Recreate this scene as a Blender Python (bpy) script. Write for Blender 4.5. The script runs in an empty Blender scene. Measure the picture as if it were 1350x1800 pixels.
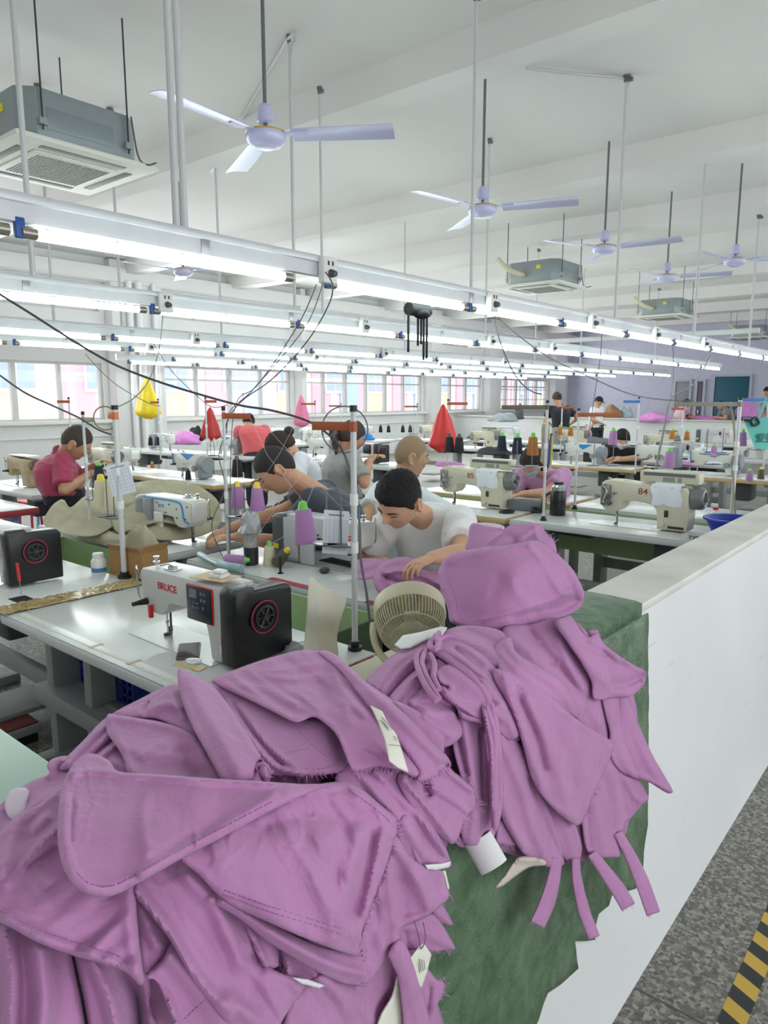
import bpy, bmesh, math, random
from mathutils import Vector, Matrix, geometry, noise
rnd = random.Random(7)
SC = bpy.context.scene
COL = SC.collection
# ---------------- camera, world, exposure ----------------
F = 1258.0; PITCH = math.atan(202/1258.0); YAW = math.radians(39.9); H = 1.6
CF = Vector((-math.sin(YAW)*math.cos(PITCH), math.cos(YAW)*math.cos(PITCH), -math.sin(PITCH)))
CR = Vector((math.cos(YAW), math.sin(YAW), 0)); CU = CR.cross(CF); CC = Vector((0, 0, H))
cam = bpy.data.cameras.new('camera'); cam_o = bpy.data.objects.new('camera', cam); COL.objects.link(cam_o)
cam.sensor_fit = 'VERTICAL'; cam.sensor_height = 36; cam.lens = 36*F/1800; cam.clip_start = 0.05; cam.clip_end = 200
mw = Matrix((CR, CU, -CF)).transposed().to_4x4(); mw.translation = CC; cam_o.matrix_world = mw
SC.camera = cam_o
SC.view_settings.view_transform = 'Standard'; SC.view_settings.look = 'None'
SC.view_settings.gamma = 1; SC.view_settings.exposure = 0.42; SC.view_settings.use_curve_mapping = False
SC.cycles.max_bounces = 7; SC.cycles.diffuse_bounces = 4; SC.cycles.glossy_bounces = 3
SC.cycles.transmission_bounces = 4; SC.cycles.sample_clamp_indirect = 3; SC.cycles.use_denoising = True
SC.cycles.transparent_max_bounces = 6
world = bpy.data.worlds.new('sky'); SC.world = world; world.use_nodes = True
WN = world.node_tree; WN.nodes['Background'].inputs[0].default_value = (0.90, 0.95, 1.0, 1); WN.nodes['Background'].inputs[1].default_value = 2.2
def area(name, loc, aim, sx, sy, power, col=(1, 1, 1)):
    l = bpy.data.lights.new(name, 'AREA'); l.shape = 'RECTANGLE'; l.size = sx; l.size_y = sy; l.energy = power; l.color = col
    o = bpy.data.objects.new(name, l); COL.objects.link(o); o.location = loc
    o.rotation_euler = (Vector(aim)-Vector(loc)).to_track_quat('-Z', 'Y').to_euler(); return o
# daylight coming in along the window wall
area('window_daylight', (-12.6, 6, 2.4), (0, 6, 1.2), 16, 1.6, 260, (0.93, 0.97, 1.0))
area('window_daylight_far', (-12.6, 20, 2.4), (0, 20, 1.2), 12, 1.6, 160, (0.93, 0.97, 1.0))
LAMP_STRENGTH = 15.0
# ---------------- pixel helpers (frame 1350 x 1800) ----------------
def ray(x, y): return CF*F + CR*(x-675) + CU*(900-y)
def pz(x, y, z): d = ray(x, y); return CC + d*((z-H)/d.z)
def pX(x, y, X): d = ray(x, y); return CC + d*(X/d.x)
def pY(x, y, Y): d = ray(x, y); return CC + d*(Y/d.y)
def pD(x, y, D): return CC + ray(x, y)*(D/F)
# ---------------- materials ----------------
def lin(c):
    c = c/255.0
    return c/12.92 if c <= 0.04045 else ((c+0.055)/1.055)**2.4
_M = {}
def M(name, rgb=None, rough=0.5, metal=0.0, var=0.0, vs=6.0, bump=0.0, bs=80.0, emit=0.0, alpha=1.0, trans=0.0, spec=0.5, sheen=0.0):
    if name in _M: return _M[name]
    m = bpy.data.materials.new(name); m.use_nodes = True; nt = m.node_tree; b = nt.nodes['Principled BSDF']
    c = tuple(lin(v) for v in rgb) + (1,)
    b.inputs['Base Color'].default_value = c; b.inputs['Roughness'].default_value = rough; b.inputs['Metallic'].default_value = metal
    b.inputs['Specular IOR Level'].default_value = spec; b.inputs['Alpha'].default_value = alpha; b.inputs['Transmission Weight'].default_value = trans
    if sheen: b.inputs['Sheen Weight'].default_value = sheen
    if emit: b.inputs['Emission Color'].default_value = c; b.inputs['Emission Strength'].default_value = emit
    if var or bump:
        tc = nt.nodes.new('ShaderNodeTexCoord')
    if var:
        n = nt.nodes.new('ShaderNodeTexNoise'); n.inputs['Scale'].default_value = vs; n.inputs['Detail'].default_value = 5
        nt.links.new(tc.outputs['Object'], n.inputs['Vector'])
        r = nt.nodes.new('ShaderNodeValToRGB'); r.color_ramp.elements[0].position = 0.35; r.color_ramp.elements[1].position = 0.68
        r.color_ramp.elements[0].color = tuple(v*(1-var) for v in c[:3]) + (1,)
        r.color_ramp.elements[1].color = tuple(min(1, v*(1+var*0.5)) for v in c[:3]) + (1,)
        nt.links.new(n.outputs['Fac'], r.inputs[0]); nt.links.new(r.outputs[0], b.inputs['Base Color'])
    if bump:
        n2 = nt.nodes.new('ShaderNodeTexNoise'); n2.inputs['Scale'].default_value = bs; n2.inputs['Detail'].default_value = 3
        bp = nt.nodes.new('ShaderNodeBump'); bp.inputs['Strength'].default_value = bump; bp.inputs['Distance'].default_value = 0.01
        nt.links.new(tc.outputs['Object'], n2.inputs['Vector']); nt.links.new(n2.outputs['Fac'], bp.inputs['Height']); nt.links.new(bp.outputs[0], b.inputs['Normal'])
    _M[name] = m; return m
# ---------------- mesh builder ----------------
def rotm(rx=0, ry=0, rz=0, loc=(0, 0, 0)):
    from mathutils import Euler
    return Matrix.Translation(loc) @ Euler((rx, ry, rz)).to_matrix().to_4x4()
class MB:
    def __init__(s): s.v = []; s.f = []; s.mi = []; s.cur = 0; s.T = None
    def add(s, vs, fs):
        o = len(s.v)
        if s.T is not None: vs = [s.T @ Vector(v) for v in vs]
        s.v += [tuple(v) for v in vs]; s.f += [tuple(i+o for i in f) for f in fs]; s.mi += [s.cur]*len(fs); return s
    def addbm(s, bm):
        bm.verts.index_update(); s.add([v.co.copy() for v in bm.verts], [[v.index for v in f.verts] for f in bm.faces]); bm.free(); return s
    def box(s, x0, x1, y0, y1, z0, z1, bev=0, seg=2):
        if not bev:
            return s.add([(x0,y0,z0),(x1,y0,z0),(x1,y1,z0),(x0,y1,z0),(x0,y0,z1),(x1,y0,z1),(x1,y1,z1),(x0,y1,z1)],
                [(0,3,2,1),(4,5,6,7),(0,1,5,4),(1,2,6,5),(2,3,7,6),(3,0,4,7)])
        bm = bmesh.new(); bmesh.ops.create_cube(bm, size=1)
        for v in bm.verts: v.co = Vector(((x0+x1)/2+v.co.x*(x1-x0), (y0+y1)/2+v.co.y*(y1-y0), (z0+z1)/2+v.co.z*(z1-z0)))
        bmesh.ops.bevel(bm, geom=bm.edges[:], offset=bev, segments=seg, profile=0.5, affect='EDGES'); return s.addbm(bm)
    def prism(s, pts, axis, a0, a1, bev=0, seg=2):
        # pts in the plane of the two other axes: axis y -> (x,z); axis x -> (y,z); axis z -> (x,y)
        def P(p, a): return Vector((p[0], a, p[1])) if axis == 'y' else (Vector((a, p[0], p[1])) if axis == 'x' else Vector((p[0], p[1], a)))
        bm = bmesh.new(); A = [bm.verts.new(P(p, a0)) for p in pts]; B_ = [bm.verts.new(P(p, a1)) for p in pts]; n = len(pts)
        bm.faces.new(A); bm.faces.new(B_[::-1])
        for i in range(n): bm.faces.new((A[i], B_[i], B_[(i+1) % n], A[(i+1) % n]))
        bmesh.ops.recalc_face_normals(bm, faces=bm.faces)
        if bev: bmesh.ops.bevel(bm, geom=[e for e in bm.edges if e.calc_face_angle(0) > 0.5], offset=bev, segments=seg, profile=0.5, affect='EDGES')
        return s.addbm(bm)
    def cyl(s, p0, p1, r0, r1=None, n=14, cap=True):
        p0 = Vector(p0); p1 = Vector(p1); r1 = r0 if r1 is None else r1
        z = (p1-p0).normalized(); x = z.orthogonal().normalized(); y = z.cross(x)
        vs = []
        for p, r in ((p0, r0), (p1, r1)):
            for i in range(n): a = 2*math.pi*i/n; vs.append(p+(x*math.cos(a)+y*math.sin(a))*r)
        fs = [(i, (i+1) % n, n+(i+1) % n, n+i) for i in range(n)]
        if cap: fs += [tuple(range(n-1, -1, -1)), tuple(range(n, 2*n))]
        return s.add(vs, fs)
    def tube(s, pts, r, n=8, cap=True):
        pts = [Vector(p) for p in pts]; m = len(pts); rs = r if isinstance(r, (list, tuple)) else [r]*m; vs = []; ref = None
        for i, p in enumerate(pts):
            t = (pts[min(i+1, m-1)]-pts[max(i-1, 0)]).normalized()
            if ref is None: ref = t.orthogonal().normalized()
            ref = (ref - t*ref.dot(t)).normalized(); y = t.cross(ref)
            for k in range(n): a = 2*math.pi*k/n; vs.append(p+(ref*math.cos(a)+y*math.sin(a))*rs[i])
        fs = [(i*n+k, i*n+(k+1) % n, (i+1)*n+(k+1) % n, (i+1)*n+k) for i in range(m-1) for k in range(n)]
        if cap: fs += [tuple(range(n-1, -1, -1)), tuple(range((m-1)*n, m*n))]
        return s.add(vs, fs)
    def lathe(s, prof, n=20, T=None):
        m = len(prof); vs = [(r*math.cos(2*math.pi*k/n), r*math.sin(2*math.pi*k/n), z) for r, z in prof for k in range(n)]
        if T is not None: vs = [T @ Vector(v) for v in vs]
        fs = [(i*n+k, i*n+(k+1) % n, (i+1)*n+(k+1) % n, (i+1)*n+k) for i in range(m-1) for k in range(n)]
        if prof[0][0] > 1e-5: fs.append(tuple(range(n-1, -1, -1)))
        if prof[-1][0] > 1e-5: fs.append(tuple(range((m-1)*n, m*n)))
        return s.add(vs, fs)
    def ball(s, c, r, n=12, T=None):
        r = r if isinstance(r, (tuple, list)) else (r, r, r); bm = bmesh.new(); bmesh.ops.create_uvsphere(bm, u_segments=n, v_segments=max(6, n*2//3), radius=1)
        for v in bm.verts:
            q = Vector((v.co.x*r[0], v.co.y*r[1], v.co.z*r[2]))
            if T is not None: q = T @ q
            v.co = q+Vector(c)
        return s.addbm(bm)
    def torus(s, c, R, r, axis='x', n=28, k=8):
        vs = []
        for i in range(n):
            a = 2*math.pi*i/n
            for j in range(k):
                b = 2*math.pi*j/k; q = R+r*math.cos(b); h = r*math.sin(b)
                p = {'x': (h, q*math.cos(a), q*math.sin(a)), 'y': (q*math.cos(a), h, q*math.sin(a)), 'z': (q*math.cos(a), q*math.sin(a), h)}[axis]
                vs.append(Vector(p)+Vector(c))
        return s.add(vs, [(i*k+j, ((i+1) % n)*k+j, ((i+1) % n)*k+(j+1) % k, i*k+(j+1) % k) for i in range(n) for j in range(k)])
    def mesh(s, name, mats, smooth=35):
        me = bpy.data.meshes.new(name); me.from_pydata(s.v, [], s.f); me.validate(clean_customdata=False)
        for m in (mats if isinstance(mats, (list, tuple)) else [mats]): me.materials.append(m)
        if isinstance(mats, (list, tuple)) and len(me.polygons) == len(s.mi): me.polygons.foreach_set('material_index', s.mi)
        fixn(me)
        if smooth: me.shade_smooth(); me.set_sharp_from_angle(angle=math.radians(smooth))
        me.update(); return me
    def build(s, name, mats, parent=None, smooth=35, **kw):
        o = bpy.data.objects.new(name, s.mesh(name, mats, smooth)); COL.objects.link(o)
        if parent is not None: o.parent = parent
        if kw: tag(o, **kw)
        return o
def fixn(me):
    bm = bmesh.new(); bm.from_mesh(me); bmesh.ops.recalc_face_normals(bm, faces=bm.faces); bm.to_mesh(me); bm.free()
def tag(o, label=None, cat=None, group=None, kind=None):
    if label: o['label'] = label
    if cat: o['category'] = cat
    if group: o['group'] = group
    if kind: o['kind'] = kind
    return o
def thing(name, label, cat, loc=(0, 0, 0), rz=0, group=None):
    o = bpy.data.objects.new(name, None); COL.objects.link(o); o.location = loc; o.rotation_euler = (0, 0, rz); o.empty_display_size = 0.1
    return tag(o, label, cat, group)
def dup(root, loc=None, rz=None, label=None, group=None, scale=None):
    r = root.copy(); COL.objects.link(r)
    if loc is not None: r.location = loc
    if rz is not None: r.rotation_euler = (0, 0, rz)
    if scale: r.scale = (scale,)*3
    if label: r['label'] = label
    if group: r['group'] = group
    for ch in [c for c in root.children]:
        c = ch.copy(); COL.objects.link(c); c.parent = r
        for g in [q for q in ch.children]:
            d = g.copy(); COL.objects.link(d); d.parent = c
    return r
def struct(mb, name, mats, smooth=35): return mb.build(name, mats, smooth=smooth, kind='structure')
def text_mesh(txt, size, mat, name, parent=None, T=None, depth=0.0006, align='CENTER', bold=0.0, kind_label=None):
    cu = bpy.data.curves.new(name, 'FONT'); cu.body = txt; cu.size = size; cu.extrude = depth; cu.align_x = align; cu.align_y = 'CENTER'; cu.offset = bold
    t = bpy.data.objects.new('t', cu); COL.objects.link(t); dg = bpy.context.evaluated_depsgraph_get(); dg.update()
    me = bpy.data.meshes.new_from_object(t.evaluated_get(dg)); bpy.data.objects.remove(t); me.materials.clear(); me.materials.append(mat)
    if T is not None: me.transform(T)
    o = bpy.data.objects.new(name, me); COL.objects.link(o)
    if parent is not None: o.parent = parent
    return o
def facing(n, up=(0, 0, 1), loc=(0, 0, 0)):
    """matrix taking text's local x right / y up / z out to a surface with normal n"""
    n = Vector(n).normalized(); up = Vector(up); x = up.cross(n).normalized(); y = n.cross(x)
    m = Matrix((x, y, n)).transposed().to_4x4(); m.translation = loc; return m
def smoothpts(pts, k=6, closed=False):
    pts = [Vector(p) for p in pts]; n = len(pts); out = []
    rng = range(n) if closed else range(n-1)
    for i in rng:
        p0 = pts[(i-1) % n] if closed or i > 0 else pts[0]; p1 = pts[i]; p2 = pts[(i+1) % n]; p3 = pts[(i+2) % n] if closed or i+2 < n else pts[-1]
        for j in range(k):
            t = j/k; out.append(0.5*((2*p1)+(p2-p0)*t+(2*p0-5*p1+4*p2-p3)*t*t+(-p0+3*p1-3*p2+p3)*t**3))
    if not closed: out.append(pts[-1])
    return out
def cable(name, pts, r, mat, label, cat='cable', parent=None, k=6, group=None):
    mb = MB(); mb.tube(smoothpts(pts, k), r, 6)
    o = mb.build(name, mat, parent)
    if parent is None: tag(o, label, cat, group)
    return o
# ---------------- shared materials ----------------
white_paint = M('white_paint', (227, 228, 227), 0.75, var=0.05, vs=1.3, bump=0.05, bs=30)
ceil_m = M('ceiling_paint', (232, 231, 228), 0.9, var=0.03, vs=0.8)
wall_m = M('wall_paint', (232, 231, 232), 0.8, var=0.04, vs=1.0)
steel = M('steel', (176, 178, 180), 0.35, 0.8)
pale_metal = M('pale_metal', (216, 217, 216), 0.45, 0.1, var=0.05, vs=4)
dark = M('black_plastic', (26, 26, 28), 0.45)
grey_cable = M('grey_cable', (98, 98, 102), 0.55)
white_pl = M('white_plastic', (232, 232, 228), 0.4)
# terrazzo floor
def terrazzo():
    m = bpy.data.materials.new('terrazzo'); m.use_nodes = True; nt = m.node_tree; b = nt.nodes['Principled BSDF']
    tc = nt.nodes.new('ShaderNodeTexCoord'); v = nt.nodes.new('ShaderNodeTexVoronoi'); v.inputs['Scale'].default_value = 95
    r = nt.nodes.new('ShaderNodeValToRGB'); e = r.color_ramp.elements; e[0].position = 0.0; e[0].color = (lin(96), lin(95), lin(88), 1); e[1].position = 1; e[1].color = (lin(178), lin(174), lin(160), 1)
    e2 = r.color_ramp.elements.new(0.5); e2.color = (lin(128), lin(126), lin(119), 1)
    sp = nt.nodes.new('ShaderNodeSeparateColor')
    nt.links.new(tc.outputs['Object'], v.inputs['Vector']); nt.links.new(v.outputs['Color'], sp.inputs[0]); nt.links.new(sp.outputs[0], r.inputs[0])
    n = nt.nodes.new('ShaderNodeTexNoise'); n.inputs['Scale'].default_value = 0.9; n.inputs['Detail'].default_value = 6; nt.links.new(tc.outputs['Object'], n.inputs['Vector'])
    mx = nt.nodes.new('ShaderNodeMix'); mx.data_type = 'RGBA'; mx.blend_type = 'MULTIPLY'; mx.inputs['Factor'].default_value = 0.35
    nt.links.new(r.outputs[0], mx.inputs['A']); nt.links.new(n.outputs['Fac'], mx.inputs['B']); nt.links.new(mx.outputs['Result'], b.inputs['Base Color'])
    b.inputs['Roughness'].default_value = 0.38; return m
XW = -13.0; YE = 27.0; CZ = 4.15
mb = MB(); mb.box(XW-0.3, 5, -3.5, YE+0.3, -0.1, 0); struct(mb, 'floor', terrazzo())
mb = MB()
for y in [0.15+1.62*i for i in range(-1, 14)]: mb.box(-0.58, 3.0, y-0.003, y+0.003, 0, 0.0012)
mb.box(0.9, 0.906, -3.4, 25, 0, 0.0012); struct(mb, 'trim_1', M('joint_brass', (88, 86, 80), 0.5))
mb = MB(); mb.box(XW-0.3, 2.2, -3.0, YE+0.3, CZ, CZ+0.15); struct(mb, 'ceiling', ceil_m)
# transverse ceiling beams
BEAMS = [(1.2, 1.5), (4.58, 4.83), (7.62, 7.9), (10.1, 10.42), (12.4, 12.7), (15.2, 15.5), (18.2, 18.5), (21.2, 21.5), (24.2, 24.5)]
for i, (a, b) in enumerate(BEAMS[1:]):
    mb = MB(); mb.box(XW, 2.2, a, b, 3.9, CZ); struct(mb, 'trim_%d' % (i+2), ceil_m)
def scuffed():
    m = white_paint.copy(); nt = m.node_tree; b = nt.nodes['Principled BSDF']; src = b.inputs['Base Color'].links[0].from_socket
    tc = nt.nodes.new('ShaderNodeTexCoord'); mp = nt.nodes.new('ShaderNodeMapping'); mp.inputs['Rotation'].default_value = (0.5, 0, 0); mp.inputs['Scale'].default_value = (1, 1.2, 9); nt.links.new(tc.outputs['Object'], mp.inputs[0])
    n = nt.nodes.new('ShaderNodeTexNoise'); n.inputs['Scale'].default_value = 3.2; n.inputs['Detail'].default_value = 7; nt.links.new(mp.outputs[0], n.inputs['Vector'])
    r = nt.nodes.new('ShaderNodeValToRGB'); e = r.color_ramp.elements; e[0].position = .69; e[0].color = (0, 0, 0, 1); e[1].position = .74; e[1].color = (.45, .45, .45, 1); nt.links.new(n.outputs['Fac'], r.inputs[0])
    mx = nt.nodes.new('ShaderNodeMix'); mx.data_type = 'RGBA'; nt.links.new(r.outputs[0], mx.inputs['Factor']); nt.links.new(src, mx.inputs['A']); mx.inputs['B'].default_value = (lin(190), lin(188), lin(182), 1); nt.links.new(mx.outputs['Result'], b.inputs['Base Color']); return m
# low partition wall between the aisle and the workshop: batter on the aisle face, flared base
mb = MB(); mb.prism([(-0.865, 0), (-0.865, 1.02), (-0.69, 1.02), (-0.655, 0.55), (-0.63, 0.12), (-0.585, 0.0)], 'y', -1.2, 14.6)
struct(mb, 'wall_right', scuffed())
mb = MB(); mb.box(-0.869, -0.686, -1.2, 14.6, 1.0, 1.03, 0.008); struct(mb, 'trim_12', M('coping', (222, 219, 210), 0.55, var=0.12, vs=5))
# far partition
mb = MB(); mb.box(XW, -0.6, 19.05, 19.2, 0, 1.0); struct(mb, 'wall_middle', white_paint)
mb = MB(); mb.box(XW, -0.6, 19.0, 19.25, 1.0, 1.03, 0.006); struct(mb, 'trim_13', M('coping', (222, 219, 210)))
# unseen aisle side wall and wall behind the photographer, added to cut flat light
mb = MB(); mb.box(2.2, 2.4, -3.2, YE+0.3, 0, 0.95); mb.box(2.2, 2.4, -3.2, YE+0.3, 3.1, CZ)  # open window band, height set for the light it lets in
for k in range(9): mb.box(2.2, 2.4, -3.2+k*3.6, -2.8+k*3.6, 0.95, 3.1)
struct(mb, 'wall_aisle', wall_m)
mb = MB(); mb.box(XW-0.3, 2.4, -3.2, -3.0, 0, CZ); struct(mb, 'wall_back', wall_m)
# far end wall
mb = MB(); mb.box(XW-0.3, 2.2, YE, YE+0.3, 0, CZ); struct(mb, 'wall_end', M('end_wall', (205, 206, 224), 0.7, var=0.05))
# window wall: bays between piers
SILL, TOP, US, UT = 1.16, 2.24, 3.18, 3.6
piers = []  # y ranges of solid wall
ya = lambda x: pX(x, 690, XW).y
groups = [(-2.6, ya(183)), (ya(285), ya(512)), (ya(531), ya(742)), (ya(766), ya(846)), (ya(871), ya(962)), (ya(985), 26.6)]
mb = MB(); prev = -3.0
for a, b in groups:
    mb.box(XW-0.24, XW, prev, a, 0, CZ); mb.box(XW-0.24, XW, a, b, 0, SILL); mb.box(XW-0.24, XW, a, b, TOP, US); mb.box(XW-0.24, XW, a, b, UT, CZ); prev = b
mb.box(XW-0.24, XW, prev, YE, 0, CZ); struct(mb, 'wall_left', wall_m)
mb = MB()
for a, b in zip([g[1] for g in groups[:-1]], [g[0] for g in groups[1:]]):
    mb.box(XW, XW+0.28, a+0.1, b-0.1, 0, CZ-0.02, 0.01)
mb.build('trim_14', wall_m, kind='structure')
mb = MB(); mb.box(XW, XW+0.32, -3, YE, 3.72, 3.98, 0.01); mb.box(XW, XW+0.1, -3, YE, 3.98, CZ); struct(mb, 'trim_15', wall_m)
mb = MB(); mb.box(XW, XW+0.14, -3, YE, SILL-0.05, SILL+0.015, 0.004); mb.box(XW, XW+0.05, -3, YE, SILL-0.3, SILL-0.27); struct(mb, 'trim_16', M('sill', (238, 236, 233), 0.5))
fr = M('window_frame', (196, 196, 192), 0.4, 0.2); gl = M('window_glass', (235, 242, 246), 0.05, trans=1.0, alpha=0.12, spec=0.3)
wn = 0
for gi, (a, b) in enumerate(groups):
    n = max(1, round((b-a)/0.82)); w = (b-a)/n
    for z0, z1, kind in ((SILL, TOP, 0), (US, UT, 1)):
        if gi == 4 and kind: continue
        wn += 1; root = bpy.data.objects.new('window_%d' % wn, None); COL.objects.link(root); root['kind'] = 'structure'
        f = MB(); t = 0.028
        f.box(XW-0.14, XW-0.06, a, b, z0, z0+0.05); f.box(XW-0.14, XW-0.06, a, b, z1-0.05, z1)
        for i in range(n+1):
            y = a+i*w; f.box(XW-0.15, XW-0.05, max(a, y-t*(1.5 if i % 2 == 0 else 1)), min(b, y+t*(1.5 if i % 2 == 0 else 1)), z0, z1)
        if kind == 0 and gi > 0: f.box(XW-0.13, XW-0.07, a, b, z1-0.30, z1-0.26)
        f.build('frame', fr, root)
        g = MB(); g.box(XW-0.105, XW-0.10, a, b, z0+0.04, z1-0.04); g.build('pane', gl, root, smooth=0)
# bars on the window far along
mb = MB(); a, b = groups[4]
for i in range(12): y = a+(b-a)*(i+0.5)/12; mb.cyl((XW-0.03, y, SILL), (XW-0.03, y, TOP), 0.012, n=6)
for z in (SILL+0.35, SILL+0.7): mb.cyl((XW-0.03, a, z), (XW-0.03, b, z), 0.012, n=6)
struct(mb, 'trim_17', fr)
# long white curtains beyond
# pipes on the piers
mb = MB(); y0 = groups[0][1]
for dy, r in ((0.42, 0.055), (0.62, 0.07), (0.95, 0.05)):
    mb.cyl((XW+0.36, y0+dy, 0), (XW+0.36, y0+dy, 3.75), r, n=12); mb.cyl((XW+0.36, y0+dy, 3.35), (XW+0.36, y0+dy, 3.5), r*1.25, n=12)
o = mb.build('drain_pipe', M('pvc', (238, 238, 240), 0.35)); tag(o, 'three white drain pipes running up the pier beside the maroon shirted man', 'pipe')
# doors and panels in the end wall
def door(i, x0, x1, z1, col):
    A = pY(x0, 690, YE-0.02).x; B2 = pY(x1, 690, YE-0.02).x
    root = bpy.data.objects.new('door_%d' % i, None); COL.objects.link(root); root['kind'] = 'structure'
    m = MB(); m.box(A, B2, YE-0.06, YE-0.02, 0, z1, 0.01); m.build('door_panel', M('door_col%d' % i, col, 0.5), root)
    m = MB(); m.box(A-0.08, A, YE-0.09, YE, 0, z1+0.08); m.box(B2, B2+0.08, YE-0.09, YE, 0, z1+0.08); m.box(A, B2, YE-0.09, YE, z1, z1+0.08); m.build('door_frame', M('door_frame', (190, 192, 205), 0.5), root)
    m = MB(); m.box(B2-0.14, B2-0.09, YE-0.1, YE-0.05, 1.0, 1.14, 0.008); m.build('door_handle', steel, root)
door(1, 1256, 1317, 2.3, (22, 92, 112)); door(2, 1188, 1212, 2.15, (150, 150, 158)); door(3, 1226, 1236, 2.15, (110, 96, 110))
# building across the yard
fac = thing('apartment_building', 'pastel pink and yellow apartment block seen through the windows', 'building', (-27, 0, -6))
mb = MB(); mb.box(-8, 0, -40, 140, 0, 22); mb.build('wall', M('facade_cream', (208, 200, 198), 0.8), fac)
for k, (cname, col) in enumerate((('facade_pink', (204, 154, 162)), ('facade_blue', (150, 168, 200)), ('facade_orange', (208, 182, 146)))):
    mb = MB()
    for i in range(-6, 20):
        y = i*6.6+k*2.1; mb.box(0, 0.12, y, y+1.35, 0, 22)
        if k == 0: mb.box(0, 0.1, y+2.6, y+4.2, 0, 22)
    mb.build('wall_stripe', M(cname, col, 0.8), fac, label=['pink vertical wall stripe', 'blue vertical wall stripe', 'orange vertical wall stripe'][k])
n = 0
wm = M('far_window', (140, 154, 178), 0.3); wf = M('far_window_frame', (190, 192, 196), 0.5)
proto = None
for i in range(-4, 21):
    for fl in range(0, 3):
        y = i*3.3+0.9; z = 4.9+fl*2.9
        if proto is None:
            p1 = MB().box(0.1, 0.2, 0, 1.5, 0, 1.5).build('window', wf, fac); p2 = MB().box(0.2, 0.22, 0.1, 0.7, 0.12, 1.38).box(0.2, 0.22, 0.8, 1.4, 0.12, 1.38).build('pane', wm, p1); proto = p1; p1.location = (0, y, z)
        else:
            q = proto.copy(); COL.objects.link(q); q.location = (0, y, z); q2 = proto.children[0].copy(); COL.objects.link(q2); q2.parent = q
# hazard tape on the aisle floor
def hazard():
    m = bpy.data.materials.new('hazard_tape'); m.use_nodes = True; nt = m.node_tree; b = nt.nodes['Principled BSDF']
    tc = nt.nodes.new('ShaderNodeTexCoord'); sx = nt.nodes.new('ShaderNodeSeparateXYZ'); nt.links.new(tc.outputs['Object'], sx.inputs[0])
    def mt(op, a, c):
        n = nt.nodes.new('ShaderNodeMath'); n.operation = op
        for i, q in enumerate((a, c)):
            if isinstance(q, (int, float)): n.inputs[i].default_value = q
            else: nt.links.new(q, n.inputs[i])
        return n.outputs[0]
    s = mt('ADD', sx.outputs[1], mt('MULTIPLY', sx.outputs[0], 0.45)); s = mt('FRACT', mt('MULTIPLY', s, 1/0.105), 0); s = mt('GREATER_THAN', s, 0.5)
    mx = nt.nodes.new('ShaderNodeMix'); mx.data_type = 'RGBA'; nt.links.new(s, mx.inputs['Factor'])
    mx.inputs['A'].default_value = (lin(205), lin(168), lin(70), 1); mx.inputs['B'].default_value = (lin(46), lin(48), lin(50), 1)
    nt.links.new(mx.outputs['Result'], b.inputs['Base Color']); b.inputs['Roughness'].default_value = 0.45; return m
pa = pz(1350, 1586, 0); pb = pz(1261, 1797, 0)
xl = (pa.x+pb.x)/2; mb = MB(); mb.box(xl, xl+0.062, -1, 10, 0.0, 0.0015)
tag(mb.build('floor_tape', hazard(), smooth=0), 'black and yellow striped hazard tape stuck along the grey aisle floor', 'floor tape')
# ---------------- lamp rails and tubes ----------------
rail_m = M('rail_aluminium', (206, 208, 210), 0.4, 0.3, var=0.04, vs=9)
tube_glow = M('tube_glow', (238, 255, 250), 0.3, emit=LAMP_STRENGTH)
capm = M('tube_cap', (168, 160, 148), 0.3, 0.8); clipm = M('blue_clip', (34, 84, 158), 0.4)
RZ = 2.135
def make_tube():
    t = thing('fluorescent_tube', 'x', 'lamp')
    m = MB(); m.cyl((0, 0.05, 0), (0, 1.15, 0), 0.0195, n=12); m.build('glass_tube', tube_glow, t)
    for a, b in ((0.0, 0.05), (1.15, 1.2)):
        m = MB(); m.cyl((0, a, 0), (0, b, 0), 0.0197, n=12); m.build('end_cap', capm, t)
    m = MB(); m.box(-0.012, 0.012, -0.02, 0.012, -0.02, 0.045, 0.004); m.box(-0.004, 0.004, -0.008, 0.0, 0.03, 0.065); m.build('tube_clip', clipm, t)
    return t
tube0 = make_tube(); first_tube = True
ORD = ['first', 'second', 'third', 'fourth', 'fifth', 'sixth', 'seventh', 'eighth', 'ninth', 'tenth', 'eleventh', 'twelfth', 'thirteenth', 'fourteenth', 'fifteenth', 'sixteenth']
ROWN = ['nearest', 'second', 'third', 'fourth', 'fifth', 'sixth', 'farthest']
rows = [(-2.5, 13, -1.82, 9), (-4.1, 12, 0.0, 9), (-6.3, 14, 0.0, 13), (-7.6, 14, 0.0, 15), (-9.2, 9, 7.0, 18), (-10.4, 9, 9.0, 18)]
def make_socket():
    s = thing('power_socket', 'x', 'socket'); m = MB(); m.box(-0.012, 0.03, -0.045, 0.045, -0.06, 0.06, 0.006); m.build('socket_box', white_pl, s)
    m = MB(); m.box(0.03, 0.033, -0.02, -0.012, 0.02, 0.04); m.box(0.03, 0.033, 0.008, 0.016, 0.02, 0.04); m.build('socket_slot', dark, s)
    m = MB(); m.cyl((0.03, 0, -0.015), (0.06, 0, -0.02), 0.02, 0.014); m.build('plug', M('plug_grey', (70, 72, 74), 0.5), s); return s
sock0 = make_socket(); first_sock = True
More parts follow.
